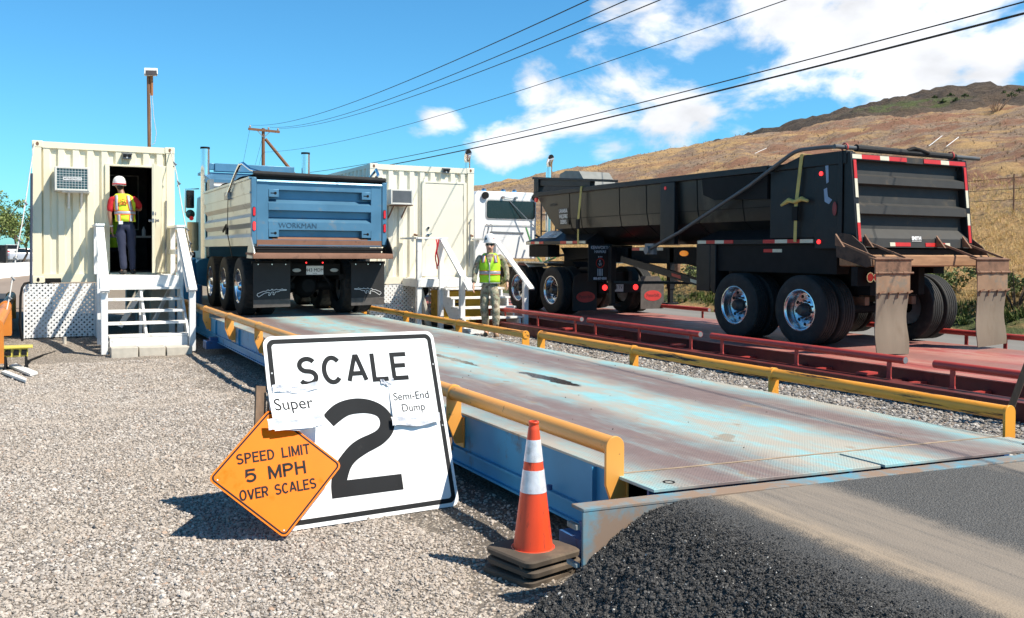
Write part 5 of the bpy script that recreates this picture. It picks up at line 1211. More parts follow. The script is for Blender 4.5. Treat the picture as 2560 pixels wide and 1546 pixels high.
b.bar((10.85,22.43,2.36),(12.25,22.43,2.36),.012,.012); b.bar((10.98,22.43,2.18),(12.0,22.43,2.16),.018,.03); b.each('grab_rail', steel, tt)
for x in (10.85, 10.97):
    b = MB(); b.tube([(x,22.43,2.38),(x+.02,22.36,2.36),(x,22.34,2.2),(x-.02,22.36,2.1)], .012, 6); b.build('air_coupling', steel, tt)
for x in (10.62, 11.0, 11.6, 11.95):
    b = MB(); b.lathe([(.075,0),(.07,.05),(.04,.09),(0,.10)], (x,22.9,3.29), 'z', 14); b.build('roof_lamp', chrome, tt)
for x in (10.16, 12.66):
    b = MB(); b.tube([(x,22.2,1.4),(x,22.2,3.98)], .088, 18, caps=False); b.tube([(x,22.2,3.96),(x,22.2,4.06),(x-.01,22.15,4.16),(x-.04,22.02,4.24)], .090, 18); b.build('exhaust_stack', chrome, tt)
    b = MB(); b.lathe([(0,0),(.08,0)], (x-.04,22.0,4.24), 'y', 14); b.build('stack_mouth', blackm, tt)
b = MB(); b.tube([(12.25,22.2,2.1),(12.3,21.6,1.9),(12.2,20.8,1.55),(12.1,19.8,1.6)], .03, 8); b.build('air_hose', blackm, tt)
b = MB(); b.tube([(12.0,22.3,2.3),(12.05,21.9,1.6),(11.9,21.2,1.35),(11.6,20,1.5)], .025, 8); b.build('air_hose', mat('green_hose', (.05,.22,.06), .5), tt)
b = MB()
for x in (10.95, 11.75): b.box(x, x+.1, 17.0, 27.0, .98, 1.22)
for y in (17.1, 18.5, 20.3, 21.5): b.box(10.95,11.85,y,y+.1,1.0,1.2)
b.build('frame_rail', blackm, tt)
b = MB(); b.prism([(17.9,1.30),(19.3,1.30),(19.2,1.42),(18.1,1.42)], 'x', 10.95, 11.85); b.build('fifth_wheel', blackm, tt)
for x0 in (10.28, 11.98): 
    b = MB(); b.box(x0, x0+.54, 18.25, 20.3, 1.375, 1.40); b.build('deck_plate', mat('bright_deck', (.5,.49,.44), .4, .5), tt)
for x0 in (10.28, 11.98):
    b = MB(); b.lathe([(.60,0),(.615,0),(.615,.5),(.60,.5)], (x0,19.33,zc), 'x', 20, a0=.35, a1=2.2); b.build('fender', whitet if x0 < 11 else blackm, tt)
for y in (17.75, 19.33):
    b = MB(); b.cyl((10.6,y,zc),(12.2,y,zc),.08,n=12); b.lathe([(0,-.25),(.12,-.22),(.2,-.1),(.2,.1),(.12,.22),(0,.25)], (11.4,y,zc), 'y', 18); b.build('axle', blackm, tt)
ov = mat('red_oval', (.50,.035,.03), .5)
for fx0, s in ((10.33, 1), (12.12, -1)):
    b = MB(); b.prism([(fx0+.04,1.10),(fx0+.16,1.18),(fx0+.62,1.18),(fx0+.62,.36),(fx0,.36),(fx0,.9)] if s > 0 else [(fx0,1.10),(fx0+.5,1.10),(fx0+.64,.9),(fx0+.64,.36),(fx0,.36)], 'y', 17.05, 17.062); f_ = b.build('mudflap', flapm if s > 0 else flapd, tt)
    b = MB(); b.prism([(fx0+.33+.24*math.cos(t), .66+.12*math.sin(t)) for t in np.linspace(0,2*math.pi,29)[:-1]], 'y', 17.046, 17.0495); o_ = b.build('emblem', ov, f_)
    text('Peterbilt', .115, mat('oval_letter', (.10,.02,.02), .5), (fx0+.33,17.0445,.665), (1,0,.02), (0,0,1), f_, sx=.9)
b = MB(); b.box(10.99,12.1,17.02,17.06,.74,.96); lp = b.build('light_panel', blackm, tt)
for x in (11.13, 11.95):
    b = MB(); b.cyl((x,17.02,.86),(x,17.0,.86),.062,n=18); b.build('tail_lamp', redlit, lp)
b = MB(); b.box(11.30,11.62,17.009,17.018,.765,.95); pl = b.build('number_plate', mat('plate_grey', (.42,.42,.42), .5), lp)
text('778 TV', .105, blackm, (11.46,17.0075,.86), (1,0,0), (0,0,1), pl, sx=.85)
for xo, sg in ((10.3, 1), (12.5, -1)): wheel(tt, xo, 26.2, zc, r, .29, sg, alu, dish=False)
b = MB()
for z in (1.75,2.2,2.65): b.box(12.42,12.9,22.2,22.24,z,z+.03)
b.box(12.42,12.45,22.2,22.24,1.5,3.1); b.box(12.88,12.91,22.2,22.24,1.5,3.1); b.build('cab_ladder', black, tt)

# ------------------------------------------------------------------ signs
signw = mat('sign_white', (.84,.84,.84), .35, var=.015, dirt=(.55,.54,.52), da=.10, ds=6)
signk = mat('sign_black', (.017,.018,.020), .6, var=.15, vs=4, dirt=(.035,.035,.036), da=.2, ds=12, spec=.12)
class Plane:
    def __init__(s, O, ex, ez, n): s.O, s.ex, s.ez, s.n = Vector(O), Vector(ex).normalized(), Vector(ez).normalized(), Vector(n).normalized()
    def p(s, a, b, d=0): return s.O+s.ex*a+s.ez*b+s.n*d
    def poly(s, mb, pts, d0, d1):
        n = len(pts); vs = [s.p(a,b,d0) for a,b in pts]+[s.p(a,b,d1) for a,b in pts]
        mb.add(vs, [tuple(range(n))[::-1], tuple(range(n,2*n))]+[(i,(i+1)%n,n+(i+1)%n,n+i) for i in range(n)])
    def ring(s, mb, o, i, d0, d1):
        n = len(o); vs = [s.p(*q,d1) for q in o]+[s.p(*q,d1) for q in i]+[s.p(*q,d0) for q in o]+[s.p(*q,d0) for q in i]
        for k in range(n):
            j = (k+1)%n; mb.add([vs[k],vs[j],vs[n+j],vs[n+k],vs[2*n+k],vs[2*n+j],vs[3*n+j],vs[3*n+k]], [(0,1,2,3),(4,7,6,5),(0,4,5,1),(2,6,7,3)])
def rsq(x0,x1,y0,y1,r,n=7):
    return [(a+r*math.cos(t), b+r*math.sin(t)) for a,b,q in ((x1-r,y1-r,0),(x0+r,y1-r,math.pi/2),(x0+r,y0+r,math.pi),(x1-r,y0+r,1.5*math.pi)) for t in np.linspace(q,q+math.pi/2,n)]
sp = Plane((1.249,5.24,.014), (.9961,.0878,-.0097), (-.0216,.349,.9369), (.0856,-.933,.3495))
W_ = 1.16
sg = thing('scale_sign', 'large square white SCALE 2 sign leaning on a wooden stand on the gravel', 'sign', (1.83,5.3,0))
b = MB(); sp.poly(b, rsq(0,W_,0,W_,.055), -.004, 0); b.build('sign_face', signw, sg, smooth=0)
b = MB(); sp.ring(b, rsq(.021,W_-.021,.024,W_-.02,.045), rsq(.050,W_-.050,.053,W_-.049,.022), .0002, .0014); b.build('border', signk, sg, smooth=0)
two = [(.326,.649),(.359,.68),(.412,.714),(.484,.735),(.565,.739),(.644,.723),(.712,.689),(.761,.639),(.784,.579),(.779,.526),(.748,.481),(.69,.439),(.631,.414),(.578,.394),(.503,.356),(.457,.311),(.427,.246),(.787,.243),(.787,.146),(.319,.148),(.322,.225),(.340,.296),(.372,.355),(.421,.408),(.477,.455),(.54,.487),(.614,.51),(.662,.530),(.687,.560),(.688,.596),(.666,.622),(.612,.639),(.552,.643),(.491,.637),(.439,.613),(.383,.577)]
def smoothed(pts, corners):
    out = []; n = len(pts)
    for i in range(n):
        p1, p2 = pts[i], pts[(i+1)%n]; p0 = pts[i-1] if i not in corners else p1; p3 = pts[(i+2)%n] if (i+1)%n not in corners else p2
        for k in range(5):
            t = k/5; out.append(tuple(.5*(2*p1[j]+(p2[j]-p0[j])*t+(2*p0[j]-5*p1[j]+4*p2[j]-p3[j])*t*t+(3*p1[j]-p0[j]-3*p2[j]+p3[j])*t**3) for j in (0,1)))
    return out
two = smoothed(two, {0,16,17,18,19,35})
b = MB(); sp.poly(b, two, .0002, .0015); b.build('numeral', signk, sg, smooth=0)
strokes('SCALE', .186, .165, .0295, .056, signk, lambda x, y, d: sp.p(.563+x, .930+y, .0008+d), sg)
for a, q in ((.035,.93),(1.125,.93),(1.125,.52),(.3,.97),(1.07,.99),(.035,.3)):
    b = MB(); b.cyl(sp.p(a,q,.0003), sp.p(a,q,.004), .006, n=8); b.build('bolt', steel, sg)
# wooden stand behind
b = MB()
b.bar(sp.p(.10,-.0,-.03), sp.p(.10,1.0,-.03), .085, .035, sp.n); b.bar(sp.p(1.08,0,-.03), sp.p(1.08,1.0,-.03), .085, .035, sp.n)
b.bar(sp.p(.02,.95,-.065), sp.p(1.14,.95,-.065), .085, .035, sp.n); b.bar(sp.p(.0,.46,-.07), sp.p(1.205,.40,-.07), .085, .04, sp.n)
for a in (.10, 1.08): b.bar(sp.p(a,.95,-.09), Vector((sp.p(a,0).x, 6.15, .02)), .08, .035)
b.build('wooden_stand', wood, sg)
b = MB(); b.bar(sp.p(-.03,.86,-.03), sp.p(-.07,.55,-.03), .06, .03, sp.n); b.build('side_batten', wood, sg)
# taped paper notices
paper = mat('paper', (.80,.80,.80), .6, var=.02); ink = mat('ink', (.022,.022,.025), .7, spec=.12); tape = mat('clear_tape', (.62,.63,.68), .12, var=.12, vs=12, bump=.8, bs=16)
def notice(label, x0, x1, z0, z1, lines, bulge, tapes, skew=0, d0=.004):
    t = thing('paper_notice', label, 'paper notice', sp.p((x0+x1)/2, z0))
    def surf(u, v): return d0+bulge*(1-v)**1.5+.006*math.sin(u*5+v*4)*(1-v)
    b = MB(); nx, nz = 14, 14; k = nx+1
    vs = [sp.p(x0+(x1-x0)*i/nx+skew*j/nz, z0+(z1-z0)*j/nz, surf(i/nx, j/nz)) for j in range(nz+1) for i in range(nx+1)]
    b.add(vs, [(j*k+i, j*k+i+1, (j+1)*k+i+1, (j+1)*k+i) for j in range(nz) for i in range(nx)]); b.build('sheet', paper, t, fix=False)
    for s_, a, c, size in lines:
        o = text(s_, size, ink, sp.p(a, c, 0), sp.ex, sp.ez, t, depth=0, sx=.95); og_ = Vector(ORG[t.name])
        for vt in o.data.vertices:                      # lay the print on the curled sheet
            q = vt.co+og_-sp.O; u = (q.dot(sp.ex)-x0)/(x1-x0); v = (q.dot(sp.ez)-z0)/(z1-z0)
            vt.co = vt.co + sp.n*(surf(u, v)+.0022)
    for (a0,c0,a1,c1,dd) in tapes:
        b = MB(); m = 14; vs = []
        for j in range(5):
            for i in range(m+1):
                u, v = i/m, j/4
                vs.append(sp.p(a0+(a1-a0)*u, c0+(c1-c0)*v+.010*math.sin(u*7+1), dd+.005*math.sin(u*17+v*5)+.003*math.sin(u*9-v*7)))
        k = m+1; b.add(vs, [(j*k+i, j*k+i+1, (j+1)*k+i+1, (j+1)*k+i) for j in range(4) for i in range(m)]); b.build('tape_strip', tape, t, fix=False)
notice('paper notice reading Super taped over the left edge of the scale sign', -.015, .30, .565, .845, [('Super', .132, .725, .108)], .085, [(-.05,.565,.29,.630,.100),(.02,.80,.31,.845,.030)], .012, .020)
notice('paper notice reading Semi-End Dump taped to the right of the scale sign', .775, 1.09, .555, .835, [('Semi-End', .93, .727, .072), ('Dump', .93, .650, .072)], .014, [(.76,.535,1.10,.59,.030),(.73,.81,.82,.84,.008)], .008)
# orange diamond
op = Plane((1.227,5.085,.02), (.9999,-.0154,.0073), (0,.487,.8734), (-.0171,-.8734,.487))
og = thing('speed_sign', 'orange diamond speed limit sign propped against the white scale sign', 'sign', (1.227,5.1,0))
orange = mat('sign_orange', (.86,.185,.004), .45, var=.03, spec=.12, dirt=(.74,.15,.008), da=.3, ds=9)
def diam(h, r, n=6):
    c = rsq(-h,h,-h,h,r,n); k = math.sqrt(.5); return [((x-y)*k, (x+y)*k+.375+.012) for x, y in c]
hh = .375*math.sqrt(.5)+.006
b = MB(); op.poly(b, diam(hh,.035), -.003, 0); b.build('sign_face', orange, og, smooth=0)
b = MB(); op.ring(b, diam(hh-.009,.028), diam(hh-.019,.02), .0002, .0012); b.build('border', signk, og, smooth=0)
sk = op.ex+op.ez*.055; sk2 = op.ez-op.ex*.0
for s_, a, c, hh_, ww_, t_, gp in (('SPEED LIMIT', -.008, .492, .063, .050, .0105, .0160), ('5 MPH', -.008, .388, .078, .082, .0145, .0235), ('OVER SCALES', -.004, .284, .063, .046, .0105, .0130)):
    strokes(s_, hh_, ww_, t_, gp, signk, lambda x, y, d, a=a, c=c: op.p(a+x, c+y+x*.055, .0006+d), og)
for a, c in ((-.33,.375),(0,.05)):
    b = MB(); b.cyl(op.p(a,c,.0003), op.p(a,c,.003), .005, n=8); b.build('bolt', steel, og)

# ------------------------------------------------------------------ stack of three cones
coneo = mat('cone_orange', (.80,.075,.022), .45, var=.07, vs=5, dirt=(.10,.028,.018), da=.32, ds=5, dd=4, stretch=(4,4,.8))
conew = mat('cone_sheeting', (.72,.72,.75), .3, .15, var=.12, vs=26, bump=.10, bs=120, dirt=(.48,.45,.42), da=.36, ds=7)
coneb = mat('cone_base_rubber', (.085,.066,.05), .85, var=.18, dirt=(.16,.12,.085), da=.4)
def cone(label, cx_, cy_, z, rot, full, dz=.0, h=.605):
    t = thing('traffic_cone', label, 'traffic cone', (cx_,cy_,z), 'traffic cones nested in one stack')
    c, s = math.cos(rot), math.sin(rot)
    def sq(w, zz, r): return [(cx_+x*c-y*s, cy_+x*s+y*c, zz) for x, y in rsq(-w,w,-w,w,r,5)]
    b = MB(); b.loft([sq(.155,z,.04), sq(.178,z+.012,.045), sq(.180,z+.034,.045), sq(.172,z+.042,.045), sq(.130,z+.046,.06)]); b.build('base', coneb, t)
    b = MB()
    for k in range(4):
        a_ = rot+k*math.pi/2; p = Vector((cx_+.145*math.cos(a_)-.10*math.sin(a_), cy_+.145*math.sin(a_)+.10*math.cos(a_), z)); b.obox(p+Vector((0,0,-.006)), (.018,0,0), (0,.018,0), (0,0,.008))
    b.build('foot_lug', coneb, t)
    z0 = z+.044; R_ = lambda k: .101-(.101-.0275)*k
    hh_ = h if full else .05
    b = MB(); seg = ((0,.47,coneo,'cone_body'),(.47,.655,conew,'reflective_collar'),(.655,.725,coneo,'cone_body'),(.725,.905,conew,'reflective_collar'),(.905,1,coneo,'cone_body'))
    if not full: return
    for k0, k1, m_, nm in seg:
        b = MB(); e = .0015 if m_ is conew else 0
        pr_ = [(R_(k0+(k1-k0)*i/6)+e, h*(k0+(k1-k0)*i/6)) for i in range(7)]
        if k0 == 0: pr_ = [(.114,.0),(.108,.004)]+pr_
        if k1 == 1: pr_ += [(.0255,h+.004),(.0235,h+.016),(.026,h+.020),(.027,h+.030),(.025,h+.034),(.020,h+.034),(.018,h-.02)]
        if e: pr_ = [(pr_[0][0]-.003,pr_[0][1])]+pr_+[(pr_[-1][0]-.003,pr_[-1][1])]
        b.lathe(pr_, (cx_,cy_,z0), 'z', 40); b.build(nm, m_, t)
cx_, cy_ = 2.235, 4.06
cone('bottom cone of the stack, only its rubber base showing on the gravel', cx_-.012, cy_+.012, -.012, R(17), False)
cone('middle cone of the stack, only its base showing', cx_+.006, cy_, .037, R(14), False)
cone('orange traffic cone with two white collars on top of the stack', cx_, cy_, .086, R(12), True)

# ------------------------------------------------------------------ small things by the left container
gy_ = mat('yellow_powder', (.66,.55,.10), .5, var=.08, dirt=(.3,.24,.1), da=.2)
t = thing('power_box', 'yellow temporary power box on black feet at the left edge', 'power box', (-.22,15,-.1))
MB().box(-.44,-.03,14.86,15.14,.215,.24).build('lid', gy_, t, bevel=.004)
MB().box(-.40,-.09,14.9,15.1,.09,.215).build('case', gy_, t, bevel=.004)
for x in (-.34,-.24,-.14):
    b = MB(); b.box(x-.035,x+.035,14.885,14.899,.115,.195); b.build('socket', black, t)
for x in (-.38,-.12):
    b = MB(); b.tube([(x,14.9,.10),(x,14.86,-.02),(x-.02,14.84,-.09),(x+.02,15.1,-.09),(x,15.1,.1)], .014, 6); b.build('leg', black, t)
b = MB(); b.tube([(-.36,14.9,.15),(-.46,14.8,.14),(-.55,14.75,.02),(-.62,14.8,-.08)], .02, 6); b.build('plug_lead', blackm, t)
for pts, lb in (([(-.34,15.2),(-.25,15.42),(.03,14.2),(-.06,14.0)], 'white plank nearer the container of the two lying on the gravel'), ([(-.42,14.5),(-.37,14.62),(-.10,13.55),(-.11,13.34)], 'white plank farther left of the two lying on the gravel')):
    b = MB(); b.prism(pts, 'z', -.085, -.055); tag(b.build('plank', white, org=(pts[0][0],pts[0][1],-.09)), lb, 'plank')
b = MB(); b.tube([(.458,17.9,-.1),(.458,17.9,.10)], .032, 12); tag(b.build('pipe_stub', concrete, org=(.458,17.9,-.1)), 'short grey pipe standing in the gravel before the lattice', 'pipe')
b = MB(); b.tube([(-.10,15.1,.0),(-.05,16.0,-.07),(.12,16.7,-.08),(.33,17.2,-.08),(.5,17.9,-.06),(.62,18.6,-.02),(.78,19.2,.0)], .016, 6); tag(b.build('cable', blackm, org=(0,15,-.1)), 'black cable from the power box across the gravel', 'cable')
b = MB(); b.tube([(.42,17.75,-.08),(.66,17.0,-.09),(.86,17.0,-.09),(1.2,17.5,-.09)], .014, 6); tag(b.build('cable', blackm, org=(.42,17.7,-.1)), 'black cable curving under the white stairs', 'cable')
b = MB(); b.tube([(-.06,18.72,1.02),(-.04,18.72,3.0)], .022, 8); tag(b.build('conduit_pole', mat('slate_pole', (.05,.06,.09), .5), org=(-.06,18.72,1.0)), 'dark pole strapped upright at the edge of the left container', 'pole')
b = MB(); b.tube([(-.09,18.72,1.03),(-.16,18.6,1.02),(-.20,18.52,.95),(-.225,18.5,.8),(-.235,18.5,.3),(-.2,18.5,.0)], .022, 8); tag(b.build('hose', blackm, org=(-.2,18.5,0)), 'thick black hose hanging beside the lattice skirt', 'hose')
def guy(label, pts, r, beads):
    t = thing('guy_rope', label, 'rope', pts[-1]); b = MB(); b.tube(pts, r, 6); b.build('rope', mat('pale_rope', (.55,.53,.50), .7, var=.15), t)
    for f in beads:
        k = f*(len(pts)-1); i = min(int(k), len(pts)-2); p = Vector(pts[i]).lerp(Vector(pts[i+1]), k-i)
        c = MB(); c.tube([p+Vector((-.02,0,.05)), p+Vector((.03,-.01,0)), p+Vector((-.02,0,-.05))], [.012,.022,.01], 6); c.build('shackle', steel, t)
guy('left rope with shackles from the left container corner to the orange rail', [(.012,18.80,3.58),(-.18,18.0,2.13),(-.264,17.6,1.60),(-.362,17,.87),(-.40,16.8,.66)], .010, (.2,.42,.55,.66,.8))
guy('right rope with shackles hanging from the left container corner', [(2.34,18.80,3.54),(2.39,18.4,3.08),(2.47,18.1,2.3),(2.50,17.9,2.0),(2.507,17.5,1.67),(2.53,17.3,1.2)], .010, (.12,.25,.6,.75,.85))
b = MB(); b.tube([(2.90,20.5,.9),(2.86,20.4,1.45)], .17, 14); b.cyl((2.9,20.5,.45),(2.9,20.5,.9),.28,n=20); tag(b.build('water_drum', mat('blue_plastic', (.02,.22,.52), .35), org=(2.9,20.5,0)), 'bright blue plastic drum behind the white stairs', 'drum')
b = MB(); b.cyl((2.9,20.5,0),(2.9,20.5,.449),.24,n=16); tag(b.build('drum_stand', black, org=(2.9,20.5,0)), 'dark stand under the blue drum behind the white stairs', 'stand')
# leaning timber at the right edge, posts beyond the trailer
b = MB(); b.bar((8.235,5.62,-.02),(8.36,5.40,.80),.10,.06); tag(b.build('timber_post', wood, org=(8.24,5.6,0)), 'brown timber leaning between the two scales at the right edge', 'timber')
b = MB(); b.cyl((17.1,22.2,.05),(17.1,22.2,1.7),.09,n=12); b.cyl((17.1,22.2,1.7),(17.1,22.2,1.75),.11,n=12); tag(b.build('bollard', rust, org=(17.1,22.2,0)), 'rusty steel post beyond the trailer by the lane', 'post')
t = thing('notice_sign', 'small black sign with white figures seen under the trailer', 'sign', (17.4,21.6,.1))
MB().box(17.0,17.8,21.6,21.64,.82,1.25).build('board', signk, t); text('00', .2, decal, (17.6,21.595,.98), (1,0,0), (0,0,1), t, weight=.006)
b = MB(); b.cyl((17.4,21.66,.05),(17.4,21.66,1.2),.03,n=8); b.build('post', steel, t)
# grit on the deck
n = 60; xs = rg.uniform(2.75,5.3,n); ys = rg.uniform(3.9,12,n)
tag(stones('deck_grit', np.stack([xs,ys,np.full(n,.484)],-1), np.clip(rg.lognormal(-5.3,.4,n),.003,.011), mat('grit', (.07,.055,.045), .9), 21), kind='stuff')

# ------------------------------------------------------------------ people
skin = mat('skin', (.66,.38,.28), .5, var=.05); skin2 = mat('skin_tan', (.34,.17,.11), .5, var=.05)
def camo():
    q = NT('camouflage'); n1 = q.noise(9,3,.5); n2 = q.noise(14,3,.5)
    c = q.mix(q.rng(n1,.47,.53), (.42,.37,.27), (.25,.26,.18)); c = q.mix(q.rng(n2,.55,.60), c, (.19,.145,.10)); c = q.mix(q.rng(q.noise(22,2),.62,.66), c, (.46,.41,.31))
    return q.done(c, .9, q.bump(q.noise(9,4,.6), .9, .03))
camom = camo()
navy = mat('navy_cloth', (.022,.028,.062), .85, var=.15, bump=.5, bs=9); redc = mat('red_cloth', (.55,.012,.02), .8, var=.08, bump=.5, bs=9)
hiviz = mat('hiviz_cloth', (.47,.88,.03), .7, var=.06, bump=.35, bs=9); hivest = mat('hiviz_yellow', (.66,.80,.03), .7, var=.06, bump=.35, bs=9)
silv = mat('reflective_silver', (.42,.45,.50), .4, .1, var=.05); ora = mat('trim_orange', (.90,.20,.03), .6)
boot = mat('tan_boot', (.30,.19,.11), .8, var=.15); shoe = mat('dark_shoe', (.03,.028,.026), .7); hatw = mat('hard_hat_white', (.80,.80,.80), .3, var=.02)
hairm = mat('dark_hair', (.018,.013,.010), .7)
class Fig:
    def __init__(s, o, f): s.o = Vector(o); s.f = nrm((f[0],f[1],0)); s.s = Vector((-s.f.y*-1*1, s.f.x*-1, 0)); s.s = s.f.cross(Vector((0,0,1)))
    def p(s, a, b, z): return s.o + s.s*a + s.f*b + Vector((0,0,z))       # a = to the figure's own right, b = forward
def skinned(name, nodes, edges, mt, parent=None, org=None, sub=2, lump=0):
    o = Vector(ORG[parent.name]) if parent is not None else Vector(org)
    ks = list(nodes); me = bpy.data.meshes.new(name)
    me.from_pydata([Vector(nodes[k][0])-o for k in ks], [(ks.index(a), ks.index(b)) for a, b in edges], []); me.materials.append(mt)
    ob = bpy.data.objects.new(name, me); COL.objects.link(ob); ORG[ob.name] = o
    if parent is not None: ob.parent = parent
    else: ob.location = o
    sk_ = ob.modifiers.new('skin', 'SKIN'); sk_.use_smooth_shade = True; sk_.branch_smoothing = .4
    for i, k in enumerate(ks):
        r = nodes[k][1]; me.skin_vertices[0].data[i].radius = r if isinstance(r, tuple) else (r, r); me.skin_vertices[0].data[i].use_root = (i == 0)
    sb = ob.modifiers.new('smooth', 'SUBSURF'); sb.levels = sub; sb.render_levels = sub
    if lump:
        tx = bpy.data.textures.get('folds') or bpy.data.textures.new('folds', 'CLOUDS'); tx.noise_scale = .11
        d = ob.modifiers.new('folds', 'DISPLACE'); d.texture = tx; d.strength = lump; d.mid_level = .5
    return ob
def chain(nodes, edges, root, pts):
    prev = root
    for i, (k, p, r) in enumerate(pts):
        nodes[k] = (p, r); edges.append((prev, k)); prev = k
def hand(nodes, edges, F, wrist, key, dirv, side, curl=.35):
    """palm with four unequal bent fingers and a thumb from the palm's side"""
    w = Vector(wrist); d = nrm(dirv); fwd = F.f
    nodes[key+'palm'] = (w+d*.05, (.034,.022)); edges.append((key, key+'palm')); nodes[key+'kn'] = (w+d*.092, (.040,.019)); edges.append((key+'palm', key+'kn'))
    for i, (off, ln) in enumerate(((.030,.072),(.010,.082),(-.011,.076),(-.031,.058))):
        b0 = w+d*.098+fwd*off; a1 = b0+d*ln*.5-F.s*side*.004; a2 = a1+(d*(1-curl)-F.s*side*curl).normalized()*ln*.5
        chain(nodes, edges, key+'kn', [(key+'f%da' % i, b0, .0095), (key+'f%db' % i, a1, .0088), (key+'f%dc' % i, a2, .0075)])
    t0 = w+d*.045+fwd*.035; chain(nodes, edges, key+'palm', [(key+'ta', t0, .012), (key+'tb', t0+(d+fwd*.35).normalized()*.035, .0105), (key+'tc', t0+(d+fwd*.1).normalized()*.065, .009)])
def ering(F, z, a, b, oa=0, ob=0, n=28, e=0):
    return [F.p(oa+(a+e)*math.cos(t), ob+(b+e)*math.sin(t), z) for t in [2*math.pi*i/n for i in range(n)]]
def vest(parent, F, rows, mt, e=0, name='safety_vest'):
    b = MB(); b.loft([ering(F, z, a, bb, oa, ob, e=e) for z, a, bb, oa, ob in rows], caps=False)
    o = b.build(name, mt, parent, smooth=80); s = o.modifiers.new('thick', 'SOLIDIFY'); s.thickness = .006; s.offset = 1; return o
def band(parent, F, rows, z0, z1, mt, name, e=.009):
    def at(z):
        zs = [r[0] for r in rows]; return [float(np.interp(z, zs, [r[i] for r in rows])) for i in range(1,5)]
    b = MB(); rr = []
    for z in np.linspace(z0, z1, 4): a, bb, oa, ob = at(z); rr.append(ering(F, z, a, bb, oa, ob, e=e))
    b.loft(rr, caps=False); o = b.build(name, mt, parent, smooth=80); s = o.modifiers.new('thick', 'SOLIDIFY'); s.thickness = .003; s.offset = 1
def upright(parent, F, rows, x0, x1, w, z0, z1, mt, name, front=1, e=.011):
    def at(z):
        zs = [r[0] for r in rows]; return [float(np.interp(z, zs, [r[i] for r in rows])) for i in range(1,5)]
    b = MB(); vs = []; n = 9
    for i in range(n):
        z = z0+(z1-z0)*i/(n-1); x = x0+(x1-x0)*i/(n-1); a, bb, oa, ob = at(z)
        for q in (-w/2, w/2):
            u = max(-.98, min(.98, (x+q-oa)/(a+e))); vs.append(F.p(x+q, ob+front*(bb+e)*math.sqrt(1-u*u), z))
    b.add(vs, [(2*i,2*i+1,2*i+3,2*i+2) for i in range(n-1)])
    o = b.build(name, mt, parent, smooth=80); s = o.modifiers.new('thick', 'SOLIDIFY'); s.thickness = .004; s.offset = 0
def helmet(parent, F, c, tilt=0, brim=1, name='hard_hat', k0=1):
    c = Vector(c); b = MB(); n = 28; rings = []
    for r_, h in ((1.0,0),(1.0,.03),(.97,.07),(.86,.115),(.66,.148),(.40,.166),(.12,.173)):
        rings.append([c+F.s*(.118*k0*r_*math.cos(t))+F.f*(.142*k0*r_*math.sin(t))+Vector((0,0,h)) for t in [2*math.pi*i/n for i in range(n)]])
    b.loft(rings)
    def rim(k, dz, ex): return [c+F.s*((.118*k0+k)*math.cos(t))+F.f*((.142*k0+k)*math.sin(t)+ex*max(0,math.sin(t)*brim)**2)+Vector((0,0,dz-.012*max(0,math.sin(t)*brim))) for t in [2*math.pi*i/n for i in range(n)]]
    b.loft([rim(-.01,.006,0), rim(.012 if brim else .004,.0,.022), rim(.012 if brim else .004,-.006,.022), rim(-.01,-.006,0)])
    b.loft([[c+F.s*x+F.f*y+Vector((0,0,z)) for x, z in ((-.014,0),(.014,0),(.014,.008),(-.014,.008))] for y, z in ((-.11,.10),(-.05,.155),(.03,.165),(.11,.11)) for z in (z,)]) if 0 else None
    return b.build(name, hatw, parent, smooth=60)

# the soldier walking between the scales
F = Fig((7.77,15.90,0), (-.47,-.88))
P = F.p
N_, E_ = {}, []
N_['pel'] = (P(.0,.0,.97), (.135,.105))
chain(N_, E_, 'pel', [('bel',P(0,.01,1.14),(.13,.10)),('che',P(0,.02,1.38),(.15,.11)),('nb',P(0,0,1.575),(.075,.07)),('nk',P(0,.015,1.625),.068),('jaw',P(0,.045,1.675),(.074,.086)),('face',P(0,.055,1.745),(.088,.106)),('crn',P(0,.02,1.83),(.076,.09)),('top',P(0,.02,1.88),(.04,.05))])
N_['nose'] = (P(0,.178,1.728), .014); E_.append(('face','nose'))
for sd, nm in ((1,'r'),(-1,'l')):
    N_['ear'+nm] = (P(sd*.086,.02,1.75), .014); E_.append(('face','ear'+nm))
# image left arm = the figure's right (a>0)
arms = {'r': [P(.20,.015,1.525), P(.280,.03,1.25), P(.300,.17,1.015)], 'l': [P(-.20,-.02,1.545), P(-.320,-.12,1.29), P(-.335,-.04,1.05)]}
legs = {'r': [P(.095,-.01,.92), P(.105,.0,.53), P(.065,-.14,.13), P(.075,-.02,.045)], 'l': [P(-.095,.01,.92), P(-.125,.17,.53), P(-.125,.13,.12), P(-.15,.27,.045)]}
for k, sd in (('r',1),('l',-1)):
    a = arms[k]; chain(N_, E_, 'che', [(k+'sh',a[0],.055),(k+'el',a[1],.043),(k+'wr',a[2],(.028,.022))]); hand(N_, E_, F, a[2], k+'wr', (a[2]-a[1]).normalized()+Vector((0,0,-.9)), sd)
    l = legs[k]; chain(N_, E_, 'pel', [(k+'hip',l[0],.085),(k+'kn',l[1],.058),(k+'an',l[2],.042),(k+'to',l[3],.035)])
sol = skinned('person', N_, E_, skin, org=(7.77,15.90,0))
tag(sol, 'person in camouflage uniform, lime vest, white hard hat and sunglasses by the steps', 'person')
N2, E2 = {}, []
N2['pel'] = (P(0,.0,1.0), (.150,.118)); chain(N2, E2, 'pel', [('bel',P(0,.01,1.15),(.148,.118)),('che',P(0,.02,1.38),(.165,.122)),('nb',P(0,0,1.56),(.09,.08)),('col',P(0,.005,1.635),(.082,.074))])
